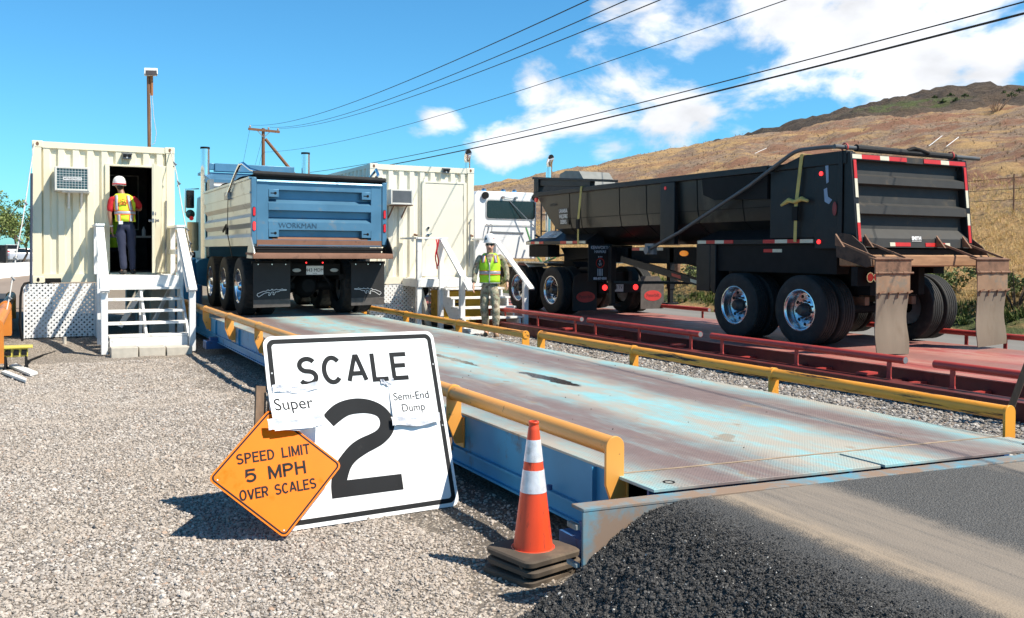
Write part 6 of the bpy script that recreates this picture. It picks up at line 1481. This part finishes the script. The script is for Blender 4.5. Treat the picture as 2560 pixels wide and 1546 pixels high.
for k in 'rl':
    a = arms[k]; chain(N2, E2, 'che', [(k+'sh',a[0],.074),(k+'ua',a[0].lerp(a[1],.5),.066),(k+'el',a[1],.060),(k+'fa',a[1].lerp(a[2],.5),.054),(k+'wr',a[2]-(a[2]-a[1])*.03,.043)])
skinned('jacket', N2, E2, camom, sol, lump=.03)
N3, E3 = {}, []
N3['pel'] = (P(0,0,.99), (.155,.122)); chain(N3, E3, 'pel', [('up',P(0,.0,1.10),(.150,.120))])
for k in 'rl':
    l = legs[k]; chain(N3, E3, 'pel', [(k+'h',l[0]-Vector((0,0,.02)),.105),(k+'t',l[0].lerp(l[1],.5),.098),(k+'k',l[1],.082),(k+'c',l[1].lerp(l[2],.55),.080),(k+'a',l[2]+Vector((0,0,.08)),.066)])
skinned('trousers', N3, E3, camom, sol, lump=.04)
for k in 'rl':
    l = legs[k]; n_ = {'a': (l[2]+Vector((0,0,.16)), .055)}; e_ = []; d_ = (l[3]-l[2]); d_.z = 0; d_ = d_.normalized()
    chain(n_, e_, 'a', [('b',l[2],.056),('h',Vector((l[2].x,l[2].y,.045))-d_*.02,(.046,.046)),('m',Vector((l[2].x,l[2].y,.045))+d_*.09,(.050,.044)),('t',Vector((l[2].x,l[2].y,.04))+d_*.19,(.044,.036))])
    skinned('boot', n_, e_, boot, sol)
rows = [(1.03,.192,.150,0,.01),(1.10,.190,.150,0,.01),(1.22,.192,.152,0,.015),(1.36,.198,.158,0,.02),(1.46,.195,.150,0,.018),(1.53,.175,.125,0,.008),(1.575,.140,.10,0,0),(1.605,.108,.086,0,-.005)]
v = vest(sol, F, rows, hiviz)
band(v, F, rows, 1.20, 1.262, silv, 'silver_band'); band(v, F, rows, 1.188, 1.201, ora, 'orange_edge', .010); band(v, F, rows, 1.261, 1.274, ora, 'orange_edge', .010); band(v, F, rows, 1.03, 1.042, silv, 'hem', .008)
for sd in (1,-1):
    upright(v, F, rows, sd*.125, sd*.11, .075, 1.425, 1.565, ora, 'orange_edge', 1, .012); upright(v, F, rows, sd*.125, sd*.11, .045, 1.425, 1.567, silv, 'shoulder_band', 1, .016)
upright(v, F, rows, 0, 0, .022, 1.035, 1.42, silv, 'zip', 1, .016)
b = MB(); vs = []; zs_ = np.linspace(1.36, 1.60, 9)
for z in zs_:
    w_ = .004+.082*(z-1.36)/.24; a_, bb_, oa_, ob_ = [float(np.interp(z, [r[0] for r in rows], [r[i] for r in rows])) for i in range(1,5)]
    for x in (-w_, -w_/2, 0, w_/2, w_): vs.append(P(x, ob_+(bb_+.0135)*math.sqrt(1-(x/(a_+.0135))**2), z))
b.add(vs, [(5*j+i, 5*j+i+1, 5*j+i+6, 5*j+i+5) for j in range(8) for i in range(4)]); o = b.build('shirt_front', camom, sol, smooth=80); o.modifiers.new('t','SOLIDIFY').thickness = .004
hh2 = helmet(sol, F, P(0,.015,1.815))
b = MB(); b.obox(P(.06,.128,1.875), F.s*.022, Vector((0,0,.022)), F.f*.006); b.build('badge', blackm, hh2)
b = MB(); b.obox(P(-.075,.110,1.885), F.s*.014, Vector((0,0,.012)), F.f*.012); b.build('sticker', redc, hh2)
b = MB()
for sd in (1,-1): b.loft([[P(sd*.036+.036*math.cos(t), .144-.012*abs(math.cos(t)), 1.770+.025*math.sin(t)) for t in np.linspace(0,2*math.pi,15)[:-1]], [P(sd*.036+.034*math.cos(t), .160-.014*abs(math.cos(t)), 1.770+.023*math.sin(t)) for t in np.linspace(0,2*math.pi,15)[:-1]]])
b.bar(P(-.07,.140,1.775), P(.07,.140,1.775), .012, .01); b.bar(P(.07,.12,1.77), P(.092,.02,1.765), .006, .01); b.bar(P(-.07,.12,1.77), P(-.092,.02,1.765), .006, .01); b.build('sunglasses', glass, sol)
b = MB(); b.obox(P(0,.142,1.682), F.s*.028, Vector((0,0,.005)), F.f*.010); b.build('mouth', mat('lips', (.30,.10,.08), .5), sol)
b = MB(); b.lathe([(.033,-.008),(.036,0),(.033,.008)], arms['l'][2]+Vector((0,0,.02)), 'z', 14); b.build('watch', blackm, sol)

# the person at the open container door, seen from behind
F = Fig((1.50,18.44,1.177), (.16,.987)); P = F.p      # a>0 = own right = picture right
N_, E_ = {}, []
N_['pel'] = (P(.0,.0,.93), (.125,.10))
chain(N_, E_, 'pel', [('bel',P(-.01,.02,1.08),(.12,.095)),('che',P(-.03,.06,1.30),(.14,.105)),('nb',P(-.06,.08,1.47),(.07,.065)),('nk',P(-.085,.10,1.54),.052),('jaw',P(-.105,.125,1.60),(.055,.066)),('face',P(-.11,.125,1.66),(.066,.082)),('crn',P(-.11,.105,1.73),(.066,.08))])
N_['nose'] = (P(-.135,.22,1.64), .010); E_.append(('face','nose'))
for sd, nm in ((1,'r'),(-1,'l')): N_['ear'+nm] = (P(-.11+sd*.078,.10,1.65), .012); E_.append(('face','ear'+nm))
arms = {'l': [P(-.235,.04,1.40), P(-.275,.02,1.13), P(-.245,.06,.87)], 'r': [P(.13,.07,1.42), P(.245,.22,1.23), P(.16,.40,1.22)]}
legs = {'l': [P(-.085,.0,.88), P(-.06,-.04,.47), P(-.02,-.10,.11), P(-.075,.0,.04)], 'r': [P(.09,.0,.88), P(.10,.05,.47), P(.115,.06,.10), P(.13,.18,.04)]}
for k, sd in (('r',1),('l',-1)):
    a = arms[k]; chain(N_, E_, 'che', [(k+'sh',a[0],.052),(k+'el',a[1],.042),(k+'fm',a[1].lerp(a[2],.35),.044),(k+'wr',a[2],(.027,.022))]); hand(N_, E_, F, a[2], k+'wr', (a[2]-a[1]).normalized(), sd)
    l = legs[k]; chain(N_, E_, 'pel', [(k+'hip',l[0],.08),(k+'kn',l[1],.055),(k+'an',l[2],.04),(k+'to',l[3],.03)])
vis = skinned('person', N_, E_, skin2, org=(1.50,18.44,1.177))
tag(vis, 'person in red polo, lime vest and white helmet, back to us at the open door', 'person')
N2, E2 = {}, []
N2['pel'] = (P(0,.0,.96), (.135,.108)); chain(N2, E2, 'pel', [('bel',P(-.01,.02,1.08),(.135,.108)),('che',P(-.03,.06,1.30),(.153,.115)),('nb',P(-.06,.08,1.45),(.085,.075)),('col',P(-.075,.09,1.50),(.064,.06))])
for k in 'rl': a = arms[k]; chain(N2, E2, 'che', [(k+'sh',a[0],.076),(k+'ua',a[0].lerp(a[1],.55),.070),(k+'cf',a[0].lerp(a[1],.97),.064)])
skinned('polo_shirt', N2, E2, redc, vis, lump=.02)
N3, E3 = {}, []
N3['pel'] = (P(0,0,.93), (.146,.118)); chain(N3, E3, 'pel', [('up',P(0,.0,1.02),(.136,.108))])
for k in 'rl':
    l = legs[k]; chain(N3, E3, 'pel', [(k+'h',l[0]-Vector((0,0,.02)),.098),(k+'t',l[0].lerp(l[1],.5),.088),(k+'k',l[1],.070),(k+'c',l[1].lerp(l[2],.55),.066),(k+'a',l[2]-Vector((0,0,.03)),.060)])
skinned('trousers', N3, E3, navy, vis, lump=.03)
for k in 'rl':
    l = legs[k]; d_ = (l[3]-l[2]); d_.z = 0; d_ = d_.normalized(); g_ = Vector((l[2].x,l[2].y,F.o.z+.038)); n_ = {'b': (l[2]-Vector((0,0,.02)), .046)}; e_ = []
    chain(n_, e_, 'b', [('h',g_-d_*.04,(.040,.038)),('m',g_+d_*.08,(.045,.036)),('t',g_+d_*.18,(.038,.028))]); skinned('shoe', n_, e_, shoe, vis)
rows = [(.975,.172,.140,0,.01),(1.05,.168,.138,-.01,.02),(1.16,.172,.140,-.015,.035),(1.30,.190,.146,-.03,.06),(1.38,.188,.138,-.038,.07),(1.44,.165,.115,-.05,.078),(1.475,.125,.09,-.06,.082),(1.49,.095,.076,-.066,.084)]
v = vest(vis, F, rows, hivest)
band(v, F, rows, 1.115, 1.165, silv, 'silver_band'); band(v, F, rows, 1.10, 1.116, ora, 'orange_edge', .010); band(v, F, rows, 1.164, 1.18, ora, 'orange_edge', .010)
for sd in (1,-1):
    for z0, z1, x0, x1 in ((1.18,1.465,sd*.125-.02,sd*.10-.055),(.98,1.10,sd*.105,sd*.11)):
        upright(v, F, rows, x0, x1, .075, z0, z1, ora, 'orange_edge', -1, .012); upright(v, F, rows, x0, x1, .045, z0, z1+.001, silv, 'back_band', -1, .016)
cz_ = 1.335
b = MB(); c = [P(-.03+x, -.105, cz_+z) for x, z in ((-.055,-.04),(.055,-.04),(.055,.035),(.02,.035),(0,.06),(-.02,.035),(-.055,.035))]
for i in range(len(c)): b.bar(c[i], c[(i+1)%len(c)], .012, .012)
b.bar(P(-.06,-.105,cz_-.03),P(0,-.105,cz_+.02),.012,.012); b.build('emblem', mat('emblem_red', (.75,.07,.03), .6), v)
helmet(vis, F, P(-.115,.115,1.655), brim=0, name='safety_helmet', k0=.97)
b = MB(); b.loft([[P(-.115+(.119)*math.cos(t), .115+.143*math.sin(t), 1.672+.012*q) for t in np.linspace(math.pi*1.08,math.pi*1.92,14)] for q in (-1,1)], caps=False)
o = b.build('helmet_strap', redc, vis); s = o.modifiers.new('t','SOLIDIFY'); s.thickness = .006; s.offset = 1
n_ = {'a': (P(-.105,.075,1.66),(.068,.066))}; e_ = []; chain(n_, e_, 'a', [('b',P(-.10,.065,1.60),(.056,.05)),('c',P(-.095,.07,1.565),(.04,.035))]); skinned('hair', n_, e_, hairm, vis)
b = MB(); b.obox(P(-.07,-.14,.955), F.s*.035, Vector((0,0,.03)), F.f*.006); b.build('paper_tag', paper, vis)
b = MB(); b.lathe([(.031,-.012),(.034,0),(.031,.012)], arms['l'][2]+Vector((0,0,.025)), 'z', 14); b.build('wristband', hatw, vis)

# inside the office: a table with a bottle and a seated worker
t = thing('table', 'pale topped table inside the dark container office', 'table', (2.0,20.1,1.22))
MB().box(1.72,2.28,19.75,20.5,1.88,1.915).build('tabletop', mat('table_grey', (.30,.30,.29), .6), t)
for x, y in ((1.75,19.78),(2.25,19.78),(1.75,20.46),(2.25,20.46)): MB().box(x-.02,x+.02,y-.02,y+.02,1.221,1.88).build('leg', black, t)
b = MB(); b.lathe([(0,0),(.034,0),(.036,.02),(.036,.12),(.014,.16),(.014,.185),(0,.187)], (1.95,19.85,1.915), 'z', 16); tag(b.build('spray_bottle', mat('bottle_white', (.55,.55,.54), .4), org=(1.95,19.85,1.915)), 'white bottle standing on the table inside the left container', 'bottle')
F = Fig((1.44,20.25,1.221), (.6,.8)); P = F.p
N_, E_ = {}, []
N_['pel'] = (P(0,0,.50), (.13,.11)); chain(N_, E_, 'pel', [('bel',P(0,.03,.66),(.12,.10)),('che',P(0,.08,.90),(.14,.11)),('nb',P(0,.1,1.06),.07),('nk',P(0,.12,1.12),.052),('face',P(0,.15,1.22),(.066,.08)),('crn',P(0,.13,1.30),(.06,.07))])
for k, sd in (('r',1),('l',-1)):
    chain(N_, E_, 'che', [(k+'sh',P(sd*.19,.08,1.0),.052),(k+'el',P(sd*.24,.14,.75),.042),(k+'wr',P(sd*.15,.36,.70),(.028,.022))]); hand(N_, E_, F, P(sd*.15,.36,.70), k+'wr', F.f, sd)
    chain(N_, E_, 'pel', [(k+'hip',P(sd*.09,.05,.48),.08),(k+'kn',P(sd*.11,.44,.50),.06),(k+'an',P(sd*.11,.42,.10),.042),(k+'to',P(sd*.11,.54,.04),.035)])
sea = skinned('person', N_, E_, skin2, org=(1.44,20.25,1.221)); tag(sea, 'person in lime vest sitting inside the dark container, half hidden behind the doorway', 'person')
N3, E3 = {}, []
N3['pel'] = (P(0,0,.50), (.145,.12))
for k, sd in (('r',1),('l',-1)): chain(N3, E3, 'pel', [(k+'h',P(sd*.09,.06,.48),.095),(k+'k',P(sd*.11,.44,.49),.075),(k+'a',P(sd*.11,.42,.14),.06)])
skinned('trousers', N3, E3, navy, sea)
rows = [(.46,.175,.15,0,.0),(.62,.172,.145,0,.03),(.85,.19,.15,0,.07),(.98,.17,.12,0,.09),(1.04,.11,.085,0,.1)]
rows = [(z+F.o.z-F.o.z,)+tuple(q) for z, *q in rows]
v = vest(sea, F, rows, hiviz); band(v, F, rows, .66, .72, silv, 'silver_band')
n_ = {'a': (P(0,.115,1.27),(.07,.07))}; e_ = []; chain(n_, e_, 'a', [('b',P(0,.10,1.19),(.06,.055))]); skinned('hair', n_, e_, hairm, sea)
t = thing('stool', 'dark stool under the seated person in the container', 'stool', (1.44,20.25,1.221))
b = MB(); b.lathe([(0,0),(.17,0),(.18,.02),(.17,.04),(0,.04)], (1.44,20.25,1.58), 'z', 20); b.build('seat', black, t)
for a in range(4): b = MB(); b.bar((1.44+.12*math.cos(a*1.57+.8),20.25+.12*math.sin(a*1.57+.8),1.58),(1.44+.17*math.cos(a*1.57+.8),20.25+.17*math.sin(a*1.57+.8),1.221),.025,.025); b.build('leg', black, t)

# ------------------------------------------------------------------ poles and wires
woodp = mat('pole_wood', (.20,.10,.055), .9, var=.25, stretch=(6,6,.4), vs=5)
wirem = mat('wire_black', (.012,.012,.012), .6)
t = thing('utility_pole', 'wooden utility pole with one crossarm and a leaning brace pole, far behind the blue truck', 'utility pole', (17.44,80,0))
b = MB(); b.cyl((17.44,80,0),(17.44,80,12.15),.20,.13,n=14); b.build('pole', woodp, t)
b = MB(); b.bar((16.15,79.83,12.0),(18.80,79.83,11.9),.14,.2); b.build('crossarm', woodp, t)
b = MB(); b.bar((16.9,79.80,11.9),(17.42,79.84,11.35),.04,.06); b.bar((17.98,79.80,11.87),(17.46,79.84,11.35),.04,.06); b.build('arm_brace', steel, t)
b = MB(); b.cyl((17.62,80,11.25),(20.9,80,7.4),.13,.15,n=12); b.build('brace_pole', woodp, t)
for x, z in ((16.3,12.10),(17.85,12.04),(18.65,12.0)):
    b = MB(); b.lathe([(.03,0),(.07,.06),(.09,.14),(.05,.2),(0,.24)], (x,79.83,z), 'z', 12); b.build('insulator', mat('porcelain', (.5,.45,.42), .3), t)
def wire(label, p0, p1, sag, r, ext=1.25, grp='overhead wires'):
    p0, p1 = Vector(p0), Vector(p1); pts = []
    for i in range(41):
        s = ext*i/40; q = p0+(p1-p0)*s; q.z -= sag*4*s*(1-s); pts.append(q)
    b = MB(); b.tube(pts, r, 6); return tag(b.build('overhead_wire', wirem, org=p0), label, 'wire', grp)
wire('uppermost thin overhead wire, from the left end of the crossarm', (16.30,79.83,12.33), (8.777,14,6.123), .688, .011)
wire('second thin overhead wire from the top, from the middle of the crossarm', (17.85,79.83,12.25), (9.599,14,6.23), .683, .011)
wire('third thin overhead wire from the top, from the right end of the crossarm', (18.63,79.83,12.2), (10.341,14,6.327), .62, .011)
wire('fourth thin overhead wire, leaving the pole below the crossarm', (17.5,79.86,10.1), (13.454,14,6.732), .681, .010)
wire('upper of the two thick black overhead cables', (21.274,80,8.522), (21.0,14,7.668), .509, .019, 1.1)
wire('lower and thicker of the two black overhead cables', (22.758,80,8.35), (21.008,14,7.394), .414, .030, 1.1)
for a, c, lb in (((16.3,79.9,12.05),(14.0,79.9,0),'leftmost thin guy wire slanting down from the utility pole'), ((17.32,79.9,11.2),(14.4,79.9,0.0),'middle thin guy wire slanting down from the utility pole'), ((17.32,79.9,10.05),(14.9,79.9,0),'lowest thin guy wire slanting down from the utility pole')):
    b = MB(); b.tube([a,c], .011, 5); tag(b.build('guy_wire', wirem, org=c), lb, 'wire', 'guy wires of the utility pole')
t = thing('light_mast', 'thin rusty mast with a small solar panel, behind the left container', 'mast', (2.615,25,0))
b = MB(); b.tube([(2.62,25,0),(2.60,25,3.5),(2.58,25,6.08)], .042, 8); b.build('pole', woodp, t)
b = MB(); b.tube([(2.655,24.98,5.55),(2.655,24.98,6.08)], .035, 8); b.build('battery_tube', mat('rust_orange', (.35,.14,.05), .7), t)
b = MB(); b.obox((2.63,24.93,6.13), (.155,0,.01), (0,.06,-.02), (0,.02,.075)); b.build('panel_frame', white, t)
b = MB(); b.obox((2.63,24.862,6.10), (.135,0,.01), (0,.01,-.003), (0,.02,.062)); b.build('solar_panel', mat('solar_dark', (.03,.025,.03), .3), t)
b = MB(); b.tube([(2.66,24.95,5.55),(2.70,24.95,5.0),(2.76,24.95,4.6),(2.72,24.95,4.35),(2.66,24.95,4.3)], .008, 5); b.tube([(2.61,24.95,5.6),(2.64,24.95,5.0),(2.63,24.95,4.3)], .006, 5); b.build('lead', mat('pale_rope', (.55,.53,.50), .7), t)

# ------------------------------------------------------------------ road wall, cars, trees on the left
b = MB(); prof_ = [(-.30,0),(.30,0),(.18,.28),(.10,.85),(-.10,.85),(-.18,.28)]
b.add([(-6.5+dx,36+dx*.0,z) for dx, z in prof_]+[(3.5+dx,86,z) for dx, z in prof_], [tuple(range(6))[::-1], tuple(range(6,12))]+[(i,(i+1)%6,6+(i+1)%6,6+i) for i in range(6)])
tag(b.build('road_barrier', mat('barrier_white', (.74,.73,.71), .8, var=.05), org=(-1,60,0)), 'long white concrete road barrier left of the container', 'barrier')
def car(label, x, y, z, paint, rot, L_=4.4, pick=False):
    t = thing('parked_car' if not pick else 'pickup_truck', label, 'car' if not pick else 'pickup', (x,y,z)); c, s = math.cos(rot), math.sin(rot)
    T = lambda u, v, w: (x+u*c-v*s, y+u*s+v*c, z+w)
    def body(nm, secs, mt, parent):
        b = MB(); b.loft([[T(u,-w,z0),T(u,w,z0),T(u,w*.98,z1*.8+z0*.2),T(u,w*.9,z1),T(u,-w*.9,z1),T(u,-w*.98,z1*.8+z0*.2)] for u, w, z0, z1 in secs]); return b.build(nm, mt, parent)
    bd = body('body', [(-L_/2,.7,.35,.85),(-L_/2+.15,.85,.25,.95),(-.9,.88,.22,.98),(.9,.88,.22,.95),(L_/2-.3,.85,.25,.82),(L_/2,.7,.35,.70)], paint, t)
    body('window', [(-1.55 if not pick else -.5,.72,.95,.97),(-1.15 if not pick else -.35,.70,.95,1.42),(.35,.70,.95,1.43),(1.05,.74,.93,.96)], glass, t)
    body('roof', [(-1.1 if not pick else -.35,.66,1.425,1.47),(.3,.66,1.435,1.48)], paint, t)
    for u in (-L_/2+.8, L_/2-.85):
        for v in (-.86, .86):
            b = MB(); p = Vector(T(u,v,.32)); q = Vector(T(u,v*.78,.32)); b.cyl(p, q, .32, n=18); w_ = b.build('wheel', rubber, t); b = MB(); b.cyl(p+(p-q).normalized()*.004, p, .19, n=14); b.build('rim', alu, w_)
    for v in (-.6,.6): b = MB(); p = Vector(T(-L_/2-.01,v,.72)); b.obox(p, Vector(T(-.02,0,0))-Vector(T(0,0,0)), Vector(T(0,.12,0))-Vector(T(0,0,0)), (0,0,.07)); b.build('tail_lamp', redlamp, t)
car('small white car parked behind the road barrier at the left', -2.35, 118, .75, white, R(100))
car('pale blue pickup parked behind the road barrier beside the white car', .35, 124, .6, mat('pickup_blue', (.20,.33,.50), .3), R(15), 5.0, True)
car('silver car parked behind the barrier, nearest the container', -.55, 116, .35, mat('silver_paint', (.5,.5,.52), .3, .3), R(10))
b = MB(); b.box(-9,6,108,150,-.5,.62)
tag(b.build('car_park', rd.m, org=(0,115,0)), kind='structure')
t = thing('box_trailer', 'dark box trailer with red reflectors at the far left edge', 'trailer', (-3.4,94,.05))
MB().box(-4.6,-2.25,93,99,.55,2.05).build('box', black, t, bevel=.02)
for x in (-4.4,-2.45):
    b = MB(); b.cyl((x-.1,97,.36),(x+.1,97,.36),.36,n=16); b.build('wheel', rubber, t)
b = MB(); b.box(-3.0,-2.75,92.98,92.995,1.2,1.3); b.build('reflector', tapeR, t)
b = MB(); b.bar((-3.4,93,.5),(-3.4,91,.45),.1,.1); b.box(-3.5,-3.3,91,91.1,.0,.5); b.build('tow_bar', black, t)

def leaves(name, cs, n, rad, mt, sd, parent=None, size=.12, flat=.7):
    rgt = np.random.default_rng(sd); cs = np.array(cs, float); k = rgt.integers(0, len(cs), n)
    d = rgt.normal(size=(n,3)); d /= np.linalg.norm(d,axis=1)[:,None]; rr = rgt.uniform(.25,1,n)**.45
    rad = np.broadcast_to(np.asarray(rad, float), (len(cs),))
    p = cs[k]+d*(rr*rad[k])[:,None]*np.array([1,1,flat])
    a = rgt.normal(size=(n,3)); a /= np.linalg.norm(a,axis=1)[:,None]; b_ = np.cross(a, rgt.normal(size=(n,3))); b_ /= np.linalg.norm(b_,axis=1)[:,None]
    s_ = (size*rgt.uniform(.6,1.4,n))[:,None]
    co = np.stack([p-a*s_-b_*s_*.5, p+a*s_-b_*s_*.5, p+a*s_*.6+b_*s_*.6, p-a*s_*.6+b_*s_*.6],1).reshape(-1,3)
    o = Vector(ORG[parent.name]) if parent else Vector((0,0,0))
    return rawmesh(name, co-np.array(o), np.arange(4*n).reshape(-1,4), mt, False, o, parent)
leafm = leafy('kiawe_leaf', (.08,.12,.03), (.17,.22,.07), (.27,.31,.12)); leafd = leafy('dark_leaf', (.04,.07,.02), (.09,.13,.04), (.16,.20,.07))
bark = mat('bark', (.11,.08,.06), .9, var=.3, bump=.3)
def tree(label, x, y, z, h, w, mt, sd, n=2100, size=.10, grp='trees beyond the road'):
    r_ = random.Random(sd); t = thing('tree', label, 'tree', (x,y,z), grp)
    b = MB(); top = []
    b.tube([(x,y,z),(x+.1*w,y,z+h*.2),(x+.06*w,y,z+h*.42)], [.05*h*.5,.04*h*.5,.028*h*.5], 8)
    for i in range(7):
        a = i*.9+r_.random(); e = (x+math.cos(a)*w*.5*r_.uniform(.5,1), y+math.sin(a)*w*.5, z+h*r_.uniform(.62,.98)); b.tube([(x+.06*w,y,z+h*.36),(x+math.cos(a)*w*.2,y+math.sin(a)*w*.2,z+h*.58),e], [.016*h,.011*h,.004*h], 6); top += [e, tuple(Vector(e).lerp(Vector((x,y,z+h*.55)), .4))]
    b.build('trunk', bark, t); top += [(x+r_.uniform(-.5,.5)*w, y+r_.uniform(-.5,.5)*w, z+h*r_.uniform(.45,.8)) for _ in range(6)]
    leaves('crown', top, n, [w*r_.uniform(.09,.19) for _ in top], mt, sd, t, size)
tree('tall pale green spreading tree at the left edge of the picture', -3.5, 92, 0, 6.4, 5.2, leafm, 1)
tree('shorter feathery tree just left of the container', -1.1, 104, .3, 4.9, 4.6, leafm, 2)
tree('bushy tree behind the parked cars at the left', -2.6, 128, .6, 6.6, 6.5, leafd, 3)
tree('dark small tree seen between the stairs and the blue truck', 9.4, 120, 0, 4.2, 7, leafd, 4)
tree('low dark tree farther behind the blue truck cab', 15.5, 128, 0, 4.5, 8, leafd, 5)

# ------------------------------------------------------------------ things on the hillside
for (a, c, lb) in (((38.27,30.2,6.86),(40.92,31.53,7.66),'left one of the two white pipes lying high on the hillside'), ((37.72,28.83,6.66),(39.6,29.6,7.3),'right one of the two white pipes lying high on the hillside'), ((41.25,45.56,8.1),(45.4,49.0,9.0),'white pipe lying on the hillside above the middle of the trailer')):
    b = MB(); b.tube([a,c], .017, 6); tag(b.build('pipe_length', white, org=a), lb, 'pipe')
gm = ((24,16.2),(24,20.6),(24,25),(24,30),(24,12.2),(24,36))
tf = thing('wire_fence', 'wire fence of rusty posts and strands on the golden grass bank', 'fence', (24,20,3))
for x, y in gm:
    z = float(hz(np.array(x), np.array(y))); b = MB(); b.cyl((x,y,z-.2),(x,y,z+1.05),.022,n=6); b.build('post', rust, tf)
for k in range(3):
    ys_ = sorted(y for _, y in gm); b = MB(); b.tube([(24.02, y, float(hz(np.array(24.), np.array(y)))+.35+.3*k) for y in ys_], .008, 4); b.build('strand', wirem, tf)
t = thing('bare_tree', 'leafless brown tree on the crest of the hillside', 'tree', (58.6,40.9,11.3))
b = MB(); r_ = random.Random(4)
for i in range(30):
    a = r_.uniform(0,6.28); l_ = r_.uniform(.7,1.3); p0 = Vector((58.6,40.9,11.2)); p1 = p0+Vector((math.cos(a)*.4*l_, math.sin(a)*.4*l_, .55*l_)); p2 = p0+Vector((math.cos(a+.3)*.75*l_, math.sin(a+.3)*.75*l_, 1.0*l_)); b.tube([p0,p1,p2], [.03,.018,.008], 4)
b.build('branches', mat('bare_wood', (.30,.19,.12), .9), t)
for i, (x, y, z, s, lb) in enumerate(((270.8,211.8,54.4,1.5,'leftmost small green shrub on the mountain slope'), (275.7,209.4,55,1.9,'palm like green shrub on the mountain slope, second from the left'), (276,204.2,54.1,2.0,'tall green shrub in the middle of the mountain slope'), (265.1,204.2,51.4,1.7,'round green bush low on the mountain slope'), (266,200,51.2,2.0,'widest green bush low on the mountain slope'), (279.5,192.5,53.3,2.2,'green shrub near the right edge on the mountain'), (276.2,187.7,51.7,2.6,'large green shrub at the right edge on the mountain'), (286,191.7,54.8,1.9,'highest green shrub near the mountain crest'))):
    t = thing('shrub', lb, 'shrub', (x,y,z), 'shrubs on the mountain'); b = MB(); b.cyl((x,y,z-.5),(x,y,z+s*.5),.15,n=6); b.build('stem', bark, t)
    leaves('foliage', [(x,y,z+s*.4),(x+s*.3,y-s*.3,z+s*.3),(x-s*.25,y+s*.25,z+s*.3),(x,y,z+s*.6)], 260, s*.26, leafd, 40+i, t, .14)
for i, (x, y, w, h, lb) in enumerate(((17.0,11.4,1.1,.9,'leafy green bush behind the right mudflap of the trailer'), (17.5,9.4,1.0,.7,'green bush at the right edge behind the red rail'), (17.2,20.5,1.2,.7,'pale green bush under the front of the trailer'), (17.4,17.6,1.1,.8,'green bush seen between the trailer wheels and skirt'), (17.3,13.6,1.0,.8,'green bush behind the rear tyres of the trailer'))):
    z = float(hz(np.array(x), np.array(y))); t = thing('bush', lb, 'bush', (x,y,z), 'bushes along the lane'); b = MB()
    for k in range(7): a = k*.9; b.tube([(x,y,z-.1),(x+math.cos(a)*w*.25,y+math.sin(a)*w*.25,z+h*.5),(x+math.cos(a)*w*.4,y+math.sin(a)*w*.4,z+h*.85)], [.02,.014,.006], 5)
    b.build('stems', bark, t); r_ = random.Random(i)
    leaves('foliage', [(x+r_.uniform(-.5,.5)*w, y+r_.uniform(-.6,.6)*w, z+h*r_.uniform(.25,.85)) for _ in range(9)], 1100, w*.28, leafy('bush_leaf%d' % i, (.07,.10,.03), (.15,.18,.065), (.30,.29,.14)), 60+i, t, .035)
